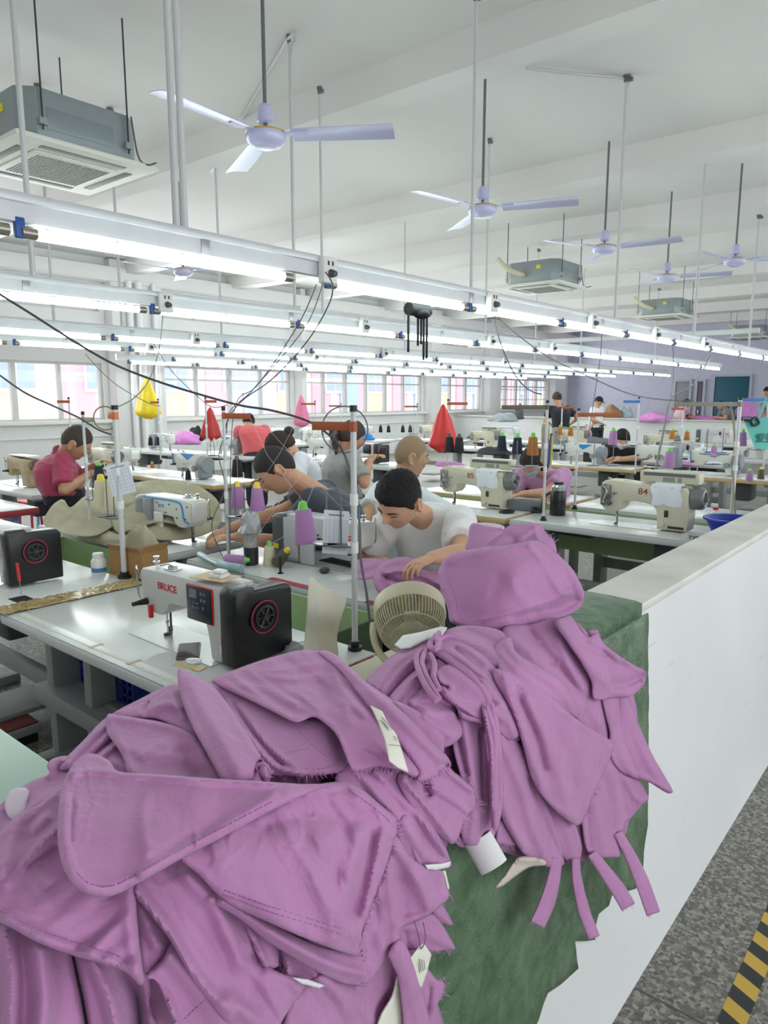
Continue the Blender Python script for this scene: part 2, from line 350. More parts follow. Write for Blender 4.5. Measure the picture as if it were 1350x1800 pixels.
for ri, (X, nt_, dz_, _) in enumerate(rows):
    yr0, yr1 = (-1.6, 15.2) if ri < 2 else (-1.0 if ri < 4 else 6.0, 18.6)
    rail = thing('lamp_rail', 'long pale metal lamp rail, %s row from the aisle wall' % ROWN[ri], 'lamp rail', (X, 0, 0), 0, 'lamp rails over the sewing rows')
    m = MB(); m.box(-0.03, 0.03, yr0, yr1, 2.225, 2.255, 0.002); m.build('top_flange', rail_m, rail)
    m = MB(); m.box(-0.022, 0.016, yr0, yr1, 2.165, 2.226); m.build('rail_channel', rail_m, rail)
    for yj in [1.85+1.95*k for k in range(-1, 9)]:
        if yr0 < yj < yr1: m = MB(); m.box(0.015, 0.021, yj-0.02, yj+0.02, 2.165, 2.226, 0.001); m.build('rail_joint', steel, rail)
    # tube positions: row 1 and 2 measured in the photo
    if ri == 0:
        ys = [pX(63, 425, X).y-0.05-1.24*1, pX(63, 425, X).y-0.05, pX(580, 503, X).y-0.02]
        y = ys[-1]+1.24
        while y < 15: ys.append(y); y += 1.24
    elif ri == 1:
        y1 = pX(272, 540, X).y-0.02; ys = [y1-2.5, y1-1.25, y1]
        y = y1+1.25
        while y < 15: ys.append(y); y += 1.25
    else:
        ys = []; y = (1.05 if ri == 2 else 0.72 if ri == 3 else 6.2)+(0.0)
        while y < 18.3: ys.append(y); y += 1.28
    for k, y in enumerate(ys):
        lab = 'lit fluorescent tube under the %s lamp rail, %s along from the left' % (ROWN[ri], ORD[k])
        if first_tube: o = tube0; o.location = (X+0.006, y, RZ-0.0); o['label'] = lab; first_tube = False
        else: o = dup(tube0, (X+0.006, y, RZ), label=lab)
        o['group'] = 'fluorescent tubes on the lamp rails'
    for k, y in enumerate([pX(566, 485, -2.5).y, pX(856, 535, -2.5).y, 5.5, 6.9, 8.4] if ri == 0 else [pX(284, 520, -4.1).y, 4.6, 6.6, 8.0] if ri == 1 else [3.9+ri*0.3, 7.5, 10.6] if ri < 4 else []):
        lab = 'white power socket on the %s lamp rail, %s from the left' % (ROWN[ri], ORD[k])
        if first_sock: o = sock0; o.location = (X+0.03, y, 2.19); o['label'] = lab; first_sock = False
        else: o = dup(sock0, (X+0.03, y, 2.19), label=lab)
        o['group'] = 'power sockets on the lamp rails'
# far overhead rails seen running across
for i, (Y, x0, x1) in enumerate(((11.4, -7.5, -2.6),)):
    m = MB(); m.box(x0, x1, Y-0.03, Y+0.03, 2.5, 2.57, 0.003); tag(m.build('cable_tray', pale_metal), 'pale metal cable tray crossing above the far lamp rails', 'cable tray')
# ---------------- conduit poles ----------------
pole_m = M('pole_paint', (205, 206, 206), 0.4, 0.1)
POLES = [  # top pixel, ceiling z, row X, radius, label
 ((310, 395), -2.5, 0.014, CZ, 'left one of two conduit poles side by side dropping to the nearest lamp rail'),
 ((325, 403), -2.5, 0.014, CZ, 'right one of two conduit poles side by side dropping to the nearest lamp rail'),
 ((57, 468), -4.1, 0.016, CZ, 'conduit pole at the far left, in front of the grey air conditioner'),
 ((828, 510), -2.5, 0.010, 3.9, 'thin pole dropping from the big beam beside the second fan'),
 ((1081, 556), -2.5, 0.014, CZ, 'tall white conduit pole bent from the ceiling pipe right of centre'),
 ((1220, 583), -2.5, 0.014, CZ, 'white conduit pole right of the bent ceiling pipe'),
 ((1317, 600), -2.5, 0.014, 3.9, 'white conduit pole nearest the right edge'),
 ((518, 532), -4.1, 0.012, CZ, 'conduit pole below the right blade of the big fan'),
 ((567, 545), -4.1, 0.010, 3.9, 'slim conduit pole right of the big fan hub'),
 ((853, 590), -4.1, 0.010, CZ, 'slim pole close behind the second fan'),
 ((96, 580), -6.3, 0.013, CZ, 'short pole behind the second lamp rail at left'),
 ((215, 590), -6.3, 0.013, CZ, 'grey pole left of the window pier'),
 ((390, 610), -6.3, 0.012, CZ, 'pale pole behind the tip of the big fan blade'),
 ((711, 626), -6.3, 0.012, CZ, 'pale pole left of the second fan'),
 ((1020, 640), -6.3, 0.014, CZ, 'pole in front of the second air conditioner'),
 ((1150, 648), -6.3, 0.014, CZ, 'pole left of the farthest fan'),
 ((940, 640), -6.3, 0.012, CZ, 'pole behind the left end of the second air conditioner'),
]
for (bp, X, r, zt, lab) in POLES:
    q = pX(bp[0], bp[1], X); y = q.y
    t = thing('conduit_pole', lab, 'pole', (X, y, 2.25), 0, 'ceiling poles over the lamp rails')
    m = MB(); m.cyl((0, 0, 0), (0, 0, zt-2.25), r, n=10); m.build('pipe', pole_m, t)
    m = MB(); m.cyl((0, 0, zt-2.27), (0, 0, zt-2.25), r*2.2, n=10); m.box(-r*1.3, r*3.5, -r, r, zt-2.30, zt-2.27); m.build('ceiling_bracket', M('bracket', (120, 120, 120), 0.4, 0.5), t)
# ceiling conduits
a = pz(925, 119, CZ-0.02); b = pX(1090, 145, -2.5); b = Vector((-2.5, pX(1081, 556, -2.5).y, CZ-0.03))
tag(MB().tube(smoothpts([(a.x, a.y, CZ-0.02), tuple((a+b)/2), (b.x-0.02, b.y, CZ-0.02), (b.x, b.y, CZ-0.12)], 4), 0.013).build('ceiling_conduit', pole_m), 'white pipe clipped along the ceiling to the tall pole right of centre', 'pipe')
a = pz(370, 303, CZ-0.02); b = Vector((-4.1, pX(518, 532, -4.1).y, CZ-0.03))
tag(MB().tube(smoothpts([(a.x, a.y, CZ-0.02), tuple((a+b)/2), (b.x-0.02, b.y, CZ-0.02), (b.x, b.y, CZ-0.12)], 4), 0.012).build('ceiling_conduit', pole_m), 'white pipe clipped along the ceiling under the big fan', 'pipe')
# ---------------- ceiling fans ----------------
fan_m = M('fan_lavender', (200, 200, 232), 0.3, 0.1); gold = M('fan_gold', (212, 176, 70), 0.3, 0.7); rod_m = M('fan_rod', (120, 122, 126), 0.4, 0.5)
def make_fan():
    t = thing('ceiling_fan', 'x', 'ceiling fan')
    m = MB(); m.lathe([(0.0, -0.075), (0.05, -0.075), (0.085, -0.062), (0.105, -0.04), (0.112, -0.012), (0.105, 0.01), (0.07, 0.025), (0.045, 0.032), (0.02, 0.035), (0.0, 0.035)], 36)
    m.torus((0, 0, -0.068), 0.06, 0.004, 'z'); m.build('motor_housing', fan_m, t)
    m = MB(); m.torus((0, 0, 0.006), 0.108, 0.0045, 'z'); m.build('gold_band', gold, t, label='gold trim band')
    m = MB(); m.lathe([(0.0, 0.06), (0.038, 0.06), (0.045, 0.07), (0.04, 0.145), (0.022, 0.165), (0.0, 0.168)], 24); m.build('canopy_cup', fan_m, t)
    m = MB(); m.cyl((0, 0, 0.03), (0, 0, CZ-3.13), 0.0105, n=12); m.build('down_rod', rod_m, t)
    for k in range(3):
        m = MB(); a = 2*math.pi*k/3; R = Matrix.Rotation(a, 4, 'Z')
        # cambered blade
        vs = []; fs = []; nx = 12; ny = 6
        for s_ in (0, 1):
            for i in range(nx+1):
                x = 0.15+0.56*i/nx; w = 0.062+0.012*i/nx
                if i == nx: w *= 0.96
                for j in range(ny+1):
                    y = -w+2*w*j/ny; z = -0.012+0.22*y*-1*0.9 + 0.010*math.cos(y/w*1.3)+0.004*s_
                    vs.append(R @ Vector((x, y, z)))
        N = (nx+1)*(ny+1)
        for i in range(nx):
            for j in range(ny):
                q = i*(ny+1)+j; fs += [(q, q+1, q+ny+2, q+ny+1), (N+q, N+q+ny+1, N+q+ny+2, N+q+1)]
        bd = [i*(ny+1) for i in range(nx+1)]+[nx*(ny+1)+j for j in range(1, ny+1)]+[i*(ny+1)+ny for i in range(nx-1, -1, -1)]+[j for j in range(ny-1, 0, -1)]
        for i in range(len(bd)): p, q = bd[i], bd[(i+1) % len(bd)]; fs.append((p, q, N+q, N+p))
        m.add(vs, fs); m.T = R; m.prism([(0.085, -0.02), (0.24, -0.035), (0.24, 0.035), (0.085, 0.02)], 'z', -0.004, 0.002)
        m.build('fan_blade', fan_m, t)
    return t
fan0 = make_fan()
FZ = 3.13
FANS = [((467, 243), 0.60, 'large lavender ceiling fan nearest the camera, left of centre'),
        ((848, 370), 0.38, 'second lavender ceiling fan, in front of the thin pole'),
        ((1062, 438), 0.10, 'third lavender ceiling fan, left of the tall white pole'),
        ((1172, 488), 0.35, 'fourth lavender ceiling fan, small and further right'),
        ((1292, 460), 0.35, 'small lavender ceiling fan nearest the right edge'),
        ((322, 478), 0.5, 'far lavender fan low between the two near lamp rails'),
        ((0, -8), 2.05, 'lavender fan cut by the upper left corner, only a blade tip in view')]
for i, (p, rz, lab) in enumerate(FANS):
    q = pz(p[0], p[1], FZ-0.02)
    if i == 6: q = Vector((-2.95, 0.52, FZ)); 
    if i == 0: fan0.location = (q.x, q.y, FZ); fan0.rotation_euler = (0, 0, rz); tag(fan0, lab, group='ceiling fans')
    else: dup(fan0, (q.x, q.y, FZ), rz, lab)
for o in SC.objects:
    if o.get('category') == 'ceiling fan': o.scale = (1.07, 1.07, 1.0)
# ---------------- ceiling air conditioners ----------------
ac_grey = M('ac_grey', (150, 160, 162), 0.4, 0.4, var=0.04); ac_white = M('ac_white', (226, 226, 216), 0.45); ac_slot = M('ac_slot', (120, 122, 118), 0.5)
def make_ac():
    t = thing('air_conditioner', 'x', 'air conditioner')
    m = MB(); c = 0.10; L = 0.42
    m.prism([(-L+c, -L), (L-c, -L), (L, -L+c), (L, L-c), (L-c, L), (-L+c, L), (-L, L-c), (-L, -L+c)], 'z', 0.0, 0.31, 0.006); m.build('housing', ac_grey, t)
    m = MB(); m.box(0.42, 0.424, -0.26, 0.20, 0.07, 0.2, 0.001); m.build('access_panel', M('ac_panel', (142, 152, 155), 0.4, 0.4), t)
    m = MB(); m.box(-0.5, 0.5, -0.5, 0.5, -0.035, 0.0, 0.012); m.box(-0.30, 0.30, -0.30, 0.30, -0.05, -0.034, 0.01); m.build('face_panel', ac_white, t)
    m = MB()
    for i in range(22):
        y = -0.25+i*0.0235; m.box(-0.25, 0.25, y, y+0.012, -0.054, -0.049)
    m.build('grille', ac_slot, t)
    for k in range(4):
        m = MB(); m.T = Matrix.Rotation(k*math.pi/2, 4, 'Z'); m.box(-0.30, 0.30, -0.41, -0.35, -0.04, -0.032, 0.004); m.build('outlet_flap', ac_slot, t)
    for sx in (-1, 1):
        for sy in (-1, 1):
            m = MB(); m.box(sx*0.44-0.02, sx*0.44+0.02, sy*0.30-0.025, sy*0.30+0.025, 0.08, 0.12); m.build('bracket', steel, t)
    for sx in (-1, 1):
        for sy in (-1, 1):
            m = MB(); m.cyl((sx*0.445, sy*0.30, 0.05), (sx*0.445, sy*0.30, 1.2), 0.006, n=6); m.build('hanging_rod', M('dark_rod', (70, 72, 74), 0.5, 0.5), t)
    m = MB(); m.tube(smoothpts([(-0.1, -0.42, 0.12), (-0.12, -0.52, 0.13), (-0.25, -0.62, 0.2), (-0.4, -0.66, 0.35)], 5), 0.035, 10); m.build('insulated_pipe', M('foam_wrap', (214, 208, 178), 0.8, bump=0.3, bs=40), t)
    m = MB(); m.box(0.10, 0.17, -0.426, -0.42, 0.19, 0.24); m.build('warning_sticker', M('sticker_yellow', (232, 214, 40), 0.5), t)
    m = MB(); m.tube(smoothpts([(0.445, 0.33, 0.3), (0.46, 0.36, 0.05), (0.5, 0.4, -0.01), (0.56, 0.44, 0.0)], 5), 0.006, 6); m.build('drain_hose', grey_cable, t)
    return t
ac0 = make_ac()
for i, (p, lab) in enumerate([(None, 'large grey and white ceiling air conditioner at upper left with a yellow sticker'),
        ((955, 500), 'second ceiling air conditioner, hanging under the third fan'),
        ((1168, 556), 'third ceiling air conditioner, small and further right behind the poles'),
        ((1318, 590), 'farthest ceiling air conditioner near the right edge')]):
    loc = (-5.25, 2.66, 3.235) if p is None else (-5.3, pX(p[0], p[1], -5.3).y, 3.235)
    if i == 0: ac0.location = loc; tag(ac0, lab, group='ceiling air conditioners')
    else: dup(ac0, loc, 0, lab)
# bundle of black strips hanging from the near rail
q = pX(735, 545, -2.56); m = MB(); m.cyl((0, -0.09, 0), (0, 0.09, 0), 0.036, n=12); m.ball((0.01, 0.02, -0.02), (0.04, 0.07, 0.03))
t = thing('strap_bundle', 'bundle of black straps hanging below the nearest lamp rail', 'straps', q); blk = M('black_cloth', (20, 20, 22), 0.9)
m.build('rolled_strap', blk, t)
for y, l in ((-0.09, 0.24), (0.0, 0.2), (0.03, 0.19), (0.055, 0.28), (0.085, 0.27)):
    m = MB(); m.box(-0.003, 0.003, y-0.008, y+0.008, -l, 0, 0.001); m.T = Matrix.Translation((0.004, 0, 0.01)); m.build('strap', blk, t)
# ---------------- sewing tables, machines, thread stands ----------------
TZ = 0.78
table_white = M('table_laminate', (214, 216, 214), 0.22, var=0.05, vs=3)
edge_white = M('edge_band', (206, 208, 208), 0.35); edge_wood = M('edge_wood', (206, 172, 118), 0.5, var=0.1, vs=14)
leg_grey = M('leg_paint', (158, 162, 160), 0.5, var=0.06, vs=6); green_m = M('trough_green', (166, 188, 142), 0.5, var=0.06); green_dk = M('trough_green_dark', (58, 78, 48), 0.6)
def make_table(w=1.4, d=0.66, edge=edge_white, legs=True):
    """local origin: front left corner on the floor, x to the right, y back, top at TZ"""
    t = thing('sewing_table', 'x', 'table')
    m = MB(); m.box(0.004, w-0.004, 0.004, d-0.004, TZ-0.006, TZ, 0.002); m.build('table_top', table_white, t)
    m = MB(); m.box(0, w, 0, d, TZ-0.042, TZ-0.006, 0.006); m.build('table_edge', edge, t)
    for x in (0.12, w-0.18):
        m = MB(); m.box(x, x+0.06, d*0.42, d*0.42+0.14, 0.05, TZ-0.042, 0.004); m.build('leg', leg_grey, t)
        m = MB(); m.box(x-0.01, x+0.07, 0.06, d-0.04, 0.0, 0.05, 0.006); m.build('foot', leg_grey, t)
        m = MB(); m.box(x, x+0.06, 0.08, d-0.06, TZ-0.075, TZ-0.042); m.build('top_rail', leg_grey, t)
    m = MB(); m.box(0.18, w-0.18, d*0.42+0.05, d*0.42+0.09, 0.28, 0.36, 0.003); m.build('crossbar', leg_grey, t)
    m = MB(); m.box(w*0.42, w*0.42+0.3, 0.12, 0.5, 0.10, 0.125, 0.006); m.build('treadle', leg_grey, t)
    m = MB(); m.box(w*0.66, w*0.66+0.16, 0.16, 0.42, TZ-0.24, TZ-0.045, 0.015); m.build('motor_box', M('motor_box', (74, 78, 80), 0.5), t)
    m = MB(); m.box(0.2, 0.5, 0.2, 0.5, TZ-0.10, TZ-0.045, 0.004); m.build('drawer', M('drawer_dark', (60, 66, 62), 0.5), t)
    return t
m_body = M('machine_body', (205, 203, 200), 0.35, var=0.03); m_black = M('machine_black', (26, 26, 29), 0.32); m_mag = M('ring_magenta', (176, 34, 84), 0.4)
m_panel = M('panel_dark', (30, 34, 48), 0.3); m_red = M('red_plastic', (206, 42, 36), 0.35); chrome = M('chrome', (206, 208, 210), 0.18, 0.95)
m_cream = M('machine_cream', (212, 206, 184), 0.4, var=0.08, vs=9); m_blue = M('decal_blue', (60, 142, 206), 0.4); m_grey2 = M('machine_grey', (138, 144, 150), 0.4)
m_jack = M('machine_white', (222, 222, 214), 0.35, var=0.03)
def arc(cx, cz, r, a0, a1, n=6): return [(cx+r*math.cos(math.radians(a0+(a1-a0)*i/n)), cz+r*math.sin(math.radians(a0+(a1-a0)*i/n))) for i in range(n+1)]
def make_machine(style, small=False):
    """origin under the needle on the table; +x to the column, operator at -y"""
    t = thing('sewing_machine', 'x', 'sewing machine')
    body = {'bruce': m_body, 'jack': m_jack, 'grey': M('machine_lightgrey', (190, 190, 192), 0.35), 'jackblue': m_jack, 'cream': m_cream, 'old': M('machine_tan', (176, 156, 120), 0.5, var=0.2, vs=20)}[style]
    m = MB(); m.prism([(-0.12, -0.075)]+[(-0.12+0.02*math.sin(a), 0.0) for a in (0,)]+[(-0.12, 0.075), (0.34, 0.085), (0.34, -0.085)], 'z', 0.0, 0.004); m.build('bed_plate', M('bed_plate', (206, 208, 207), 0.25, 0.3), t)
    # arm and column, one casting
    if style in ('cream', 'old'):
        prof = [(-0.062, 0.105), (-0.066, 0.26), (-0.05, 0.275), (0.0, 0.278), (0.20, 0.262), (0.36, 0.262), (0.385, 0.24), (0.39, 0.11), (0.385, 0.01), (0.235, 0.01), (0.235, 0.05)]+arc(0.175, 0.10, 0.055, -10, 85, 5)+[(0.12, 0.162), (0.05, 0.155), (0.045, 0.12), (0.02, 0.09), (-0.035, 0.09)]
    else:
        prof = [(-0.06, 0.125), (-0.068, 0.235), (-0.055, 0.252), (0.06, 0.256), (0.36, 0.256), (0.365, 0.24), (0.365, 0.006), (0.300, 0.006), (0.292, 0.07), (0.275, 0.135)]+arc(0.232, 0.118, 0.035, 10, 90, 4)+[(0.17, 0.153), (0.09, 0.15), (0.075, 0.118), (0.04, 0.098), (-0.015, 0.098)]
    m = MB(); m.prism(prof, 'y', -0.052, 0.075, 0.007); m.build('body', body, t)
    # head plate, needle bar, presser foot, tension dial, lever
    m = MB(); m.box(-0.072, -0.066, -0.04, 0.06, 0.135, 0.24, 0.002); m.build('face_plate', M('face_plate', (226, 226, 224), 0.3, 0.2), t)
    m = MB(); m.cyl((0, 0, 0.012), (0, 0, 0.10), 0.0035, n=8); m.cyl((0, 0, 0.05), (0, 0, 0.062), 0.007, n=8); m.build('needle_bar', chrome, t)
    m = MB(); m.cyl((0.0, 0.014, 0.02), (0.0, 0.014, 0.11), 0.004, n=8); m.box(-0.006, 0.006, -0.014, 0.016, 0.005, 0.014, 0.002); m.box(-0.004, 0.004, 0.006, 0.018, 0.014, 0.035); m.build('presser_foot', M('foot_steel', (90, 92, 94), 0.3, 0.8), t)
    m = MB(); m.cyl((-0.035, -0.052, 0.135), (-0.035, -0.085, 0.135), 0.013, 0.009, n=14); m.cyl((-0.035, -0.085, 0.135), (-0.035, -0.105, 0.135), 0.008, n=10); m.build('tension_dial', m_black if style != 'cream' else chrome, t)
    m = MB(); m.tube(smoothpts([(-0.05, -0.058, 0.215), (-0.052, -0.075, 0.255), (-0.056, -0.07, 0.262), (-0.064, -0.065, 0.24), (-0.066, -0.062, 0.16), (-0.06, -0.058, 0.14)], 4), 0.0035, 6); m.build('thread_guard', chrome, t)
    m = MB(); m.cyl((-0.045, 0.0, 0.255), (-0.045, 0.0, 0.287), 0.006, n=8); m.cyl((-0.045, 0, 0.28), (-0.045, 0, 0.286), 0.011, n=12); m.cyl((-0.045, 0, 0.262), (-0.045, 0, 0.268), 0.012, n=12); m.build('thread_post', chrome, t)
    m = MB(); m.box(0.035, 0.085, -0.03, 0.01, 0.256, 0.262, 0.002); m.cyl((0.06, -0.01, 0.262), (0.06, -0.01, 0.272), 0.016, n=14); m.tube([(0.02, -0.03, 0.268), (0.05, -0.02, 0.276), (0.09, -0.015, 0.27)], 0.0025, 6); m.build('bobbin_winder', chrome, t)
    if style == 'bruce':
        m = MB(); m.prism([(-0.068, 0.012), (0.17, 0.012), (0.17, 0.225), (0.155, 0.243), (0.02, 0.246), (0.015, 0.262), (-0.055, 0.262), (-0.068, 0.245)], 'x', 0.366, 0.43, 0.008); m.build('motor_housing', m_black, t)
        m = MB(); m.cyl((0.43, 0.048, 0.155), (0.436, 0.048, 0.155), 0.054, n=36); m.build('handwheel_recess', M('wheel_black', (14, 14, 16), 0.25), t)
        m = MB(); m.torus((0.437, 0.048, 0.155), 0.052, 0.0024, 'x', 40); m.build('ring', m_mag, t, label='magenta ring around the handwheel')
        m = MB(); m.torus((0.438, 0.048, 0.155), 0.034, 0.004, 'x', 30); m.cyl((0.434, 0.048, 0.155), (0.446, 0.048, 0.155), 0.011, n=16)
        for k in range(6): a = k*math.pi/3; m.cyl((0.438, 0.048, 0.155), (0.438, 0.048+0.034*math.cos(a), 0.155+0.034*math.sin(a)), 0.0035, n=6)
        m.build('handwheel', M('wheel_grey', (52, 52, 56), 0.3), t)
        m = MB(); m.T = rotm(loc=(0.2565, -0.0535, 0.186)); m.box(-0.060, 0.066, -0.004, 0.002, -0.062, 0.058, 0.003); m.build('panel_frame', m_red if not small else m_red, t)
        pf = t.children[-1] if False else [c for c in t.children if c.name.startswith('panel_frame')][-1]
        m = MB(); m.T = rotm(loc=(0.2565, -0.0585, 0.186)); m.box(-0.057, 0.062, -0.003, 0.002, -0.058, 0.055, 0.002); m.build('control_panel', m_panel, t)
        m = MB(); m.box(0.218, 0.252, -0.0635, -0.061, 0.203, 0.231, 0.001); m.build('screen', M('lcd', (112, 122, 140), 0.15), pf)
        m = MB()
        for r_ in range(2):
            for c_ in range(5): m.ball((0.207+c_*0.0125, -0.062, 0.186-r_*0.014), (0.0045, 0.002, 0.0045), 8)
        for c_, r_ in ((5.4, 0), (6.6, 0), (5.4, 1.2), (6.6, 1.2), (6, 2.6)): m.ball((0.207+c_*0.0125, -0.062, 0.222-r_*0.018), (0.005, 0.002, 0.006), 8)
        m.build('button_pad', M('button_grey', (96, 102, 120), 0.3), t)
        text_mesh('BRUCE', 0.034, M('brand_red', (204, 66, 70), 0.4), 'brand_text', t, facing((0, -1, 0), loc=(0.085, -0.0527, 0.205)), bold=0.0008)
        m = MB(); m.box(-0.012, 0.004, -0.066, -0.052, 0.082, 0.128, 0.004); m.build('light_unit', m_red, t, label='red lever beside the needle')
        m = MB(); m.box(0.3665, 0.372, -0.0695, -0.068, 0.05, 0.075); m.build('rating_sticker', M('sticker_white', (226, 226, 222), 0.4), t)
    elif style in ('jack', 'grey'):
        gm = m_grey2 if style == 'jack' else M('machine_dark', (88, 90, 94), 0.35)
        m = MB(); m.prism([(-0.06, 0.01), (0.10, 0.01), (0.10, 0.235), (0.08, 0.25), (-0.05, 0.25), (-0.06, 0.235)], 'x', 0.366, 0.44, 0.008); m.build('motor_housing', gm, t)
        m = MB(); m.box(0.28, 0.366, 0.076, 0.098, 0.03, 0.24, 0.006); m.build('rear_cover', gm if style == 'jack' else body, t)
        m = MB(); m.box(0.395, 0.43, 0.100, 0.1015, 0.07, 0.095); m.build('warning_sticker', M('sticker_yellow', (232, 214, 40), 0.5), t)
        if style == 'jack':
            m = MB(); m.tube(smoothpts([(0.36, 0.0765, 0.243), (0.15, 0.0765, 0.245), (0.03, 0.0765, 0.24), (-0.005, 0.0765, 0.215), (-0.018, 0.0765, 0.15), (-0.045, 0.0765, 0.132), (-0.06, 0.0765, 0.13)], 5), 0.006, 6); m.build('blue_stripe', m_blue, t)
            text_mesh('JACK', 0.026, m_blue, 'brand_text', t, facing((0, 1, 0), loc=(0.20, 0.0757, 0.205)), bold=0.0006)
        else:
            m = MB(); m.box(-0.055, -0.01, 0.0755, 0.0765, 0.17, 0.192); m.build('red_badge', m_red, t)
            text_mesh('BRUCE', 0.012, white_pl, 'brand_text', t, facing((0, 1, 0), loc=(-0.032, 0.0772, 0.181)))
            m = MB(); m.box(0.06, 0.085, 0.076, 0.082, 0.16, 0.225, 0.006); m.build('take_up_slot', m_black, t)
        m = MB()
        for x, z in ((0.05, 0.2), (0.05, 0.15), (0.12, 0.22), (0.24, 0.22), (0.16, 0.17), (-0.03, 0.15), (-0.05, 0.22), (0.23, 0.16)): m.cyl((x, 0.074, z), (x, 0.0785, z), 0.0045, n=8)
        m.build('screw_heads', dark, t)
        m = MB(); m.T = Matrix.Translation((0.24, 0.085, 0.14)); m.box(-0.06, 0.03, -0.012, 0.004, -0.13, 0.03, 0.01); m.build('knee_cover', body, t)
    elif style == 'jackblue':
        m = MB(); m.cyl((0.35, 0.01, 0.15), (0.44, 0.01, 0.15), 0.088, 0.078, n=24); m.box(0.35, 0.42, -0.06, 0.085, 0.01, 0.2, 0.02); m.build('motor_housing', m_grey2, t)
        m = MB(); m.prism([(0.06, 0.25), (0.30, 0.25), (0.18, 0.185)], 'y', -0.0545, -0.051); m.build('blue_decal', m_blue, t)
        m = MB(); m.cyl((0.305, -0.05, 0.11), (0.305, -0.075, 0.11), 0.03, n=18); m.build('stitch_dial', m_grey2, t)
        m = MB(); m.tube(smoothpts([(-0.06, -0.054, 0.24), (-0.062, -0.054, 0.2), (-0.055, -0.054, 0.13)], 3), 0.006, 6); m.build('blue_stripe', m_blue, t)
    elif style == 'cream':
        m = MB(); m.cyl((0.39, 0.01, 0.20), (0.44, 0.01, 0.20), 0.066, 0.062, n=28); m.torus((0.44, 0.01, 0.20), 0.045, 0.012, 'x', 24); m.cyl((0.40, 0.01, 0.2), (0.465, 0.01, 0.2), 0.014, n=12); m.build('handwheel', M('wheel_steel', (128, 130, 130), 0.35, 0.4), t)
        m = MB(); m.box(0.12, 0.42, -0.01, 0.08, 0.277, 0.345, 0.01); m.build('control_box', M('control_cream', (204, 200, 176), 0.45), t)
        cb = [c for c in t.children if c.name.startswith('control_box')][-1]
        m = MB(); m.box(0.14, 0.40, -0.012, -0.009, 0.318, 0.337); m.build('display', M('display_grey', (104, 108, 110), 0.3), cb)
        m = MB(); m.box(0.24, 0.30, -0.012, -0.009, 0.285, 0.312); m.box(0.315, 0.335, -0.012, -0.009, 0.285, 0.312); m.build('button_pad', M('btn_grey', (140, 142, 134), 0.4), cb)
        m = MB(); m.box(-0.07, -0.015, -0.060, -0.05, 0.12, 0.25, 0.01); m.build('linkage_cover', M('linkage', (160, 158, 148), 0.3, 0.5), t)
        m = MB()
        for x, z, r in ((-0.04, 0.22, 0.012), (-0.02, 0.18, 0.016), (-0.05, 0.16, 0.01), (0.01, 0.2, 0.009), (-0.01, 0.14, 0.011)): m.cyl((x, -0.05, z), (x, -0.078, z), r, n=12)
        m.tube(smoothpts([(-0.06, -0.07, 0.25), (-0.03, -0.08, 0.21), (-0.05, -0.075, 0.15), (-0.02, -0.08, 0.12)], 4), 0.004, 6); m.build('tension_assembly', chrome, t)
        sd = M('sight_dark', (60, 54, 44), 0.4); MB().box(0.27, 0.29, -0.0535, -0.051, 0.085, 0.125, 0.004).build('sight_glass', sd, t); MB().cyl((0.26, -0.05, 0.045), (0.26, -0.07, 0.045), 0.016, n=16).build('stitch_dial', m_cream, t); MB().box(0.29, 0.37, -0.0535, -0.051, 0.02, 0.035).build('vent_slot', sd, t)
    else:
        m = MB(); m.cyl((0.39, 0.01, 0.20), (0.43, 0.01, 0.20), 0.055, n=20); m.build('handwheel', M('wheel_brown', (92, 74, 58), 0.5), t)
        m = MB(); m.box(-0.02, 0.38, -0.05, 0.07, 0.28, 0.288); m.build('top_cover', pale_metal, t)
    return t
# thread cone
def make_cone(col, name, capcol, cs=1.0):
    t = thing('thread_cone', 'x', 'thread cone')
    m = MB(); m.lathe([(0.0, 0.0), (0.033, 0.0), (0.0345, 0.006), (0.0245, 0.098), (0.0225, 0.103), (0.0, 0.103)], 22); m.build('thread', M('thread_'+name, col, 0.75, bump=0.4, bs=260), t)
    m = MB(); m.lathe([(0.0, 0.10), (0.017, 0.10), (0.011, 0.125), (0.008, 0.128), (0.0, 0.128)], 18); m.build('cone_core', M('cap_'+capcol[0], capcol[1], 0.4), t)
    return t
GREEN = ('green', (112, 206, 82)); YEL = ('yellow', (236, 208, 52))
CONES = {}
PROT = bpy.data.collections.new('unused')
def cone(kind, loc, label, tilt=None, scale=None, group='thread cones'):
    spec = {'purple_g': ((178, 128, 182), 'purple', GREEN), 'purple_y': ((178, 128, 182), 'purple', YEL), 'cream_y': ((218, 210, 182), 'cream', YEL), 'cream_g': ((218, 210, 182), 'cream', GREEN), 'navy_g': ((34, 42, 62), 'navy', GREEN),
            'black': ((28, 28, 32), 'black', ('grey', (70, 70, 74))), 'orange_g': ((182, 116, 44), 'orange', GREEN), 'olive_y': ((92, 92, 74), 'olive', YEL), 'white': ((226, 226, 226), 'white', ('pink', (226, 160, 180)))}[kind]
    if kind in CONES: o = dup(CONES[kind], loc, 0)
    else: o = make_cone(*spec); o.location = loc; CONES[kind] = o
    o.rotation_euler = tilt or (0, 0, 0); o.scale = (scale or 1,)*3
    tag(o, label, 'thread cone', group); return o
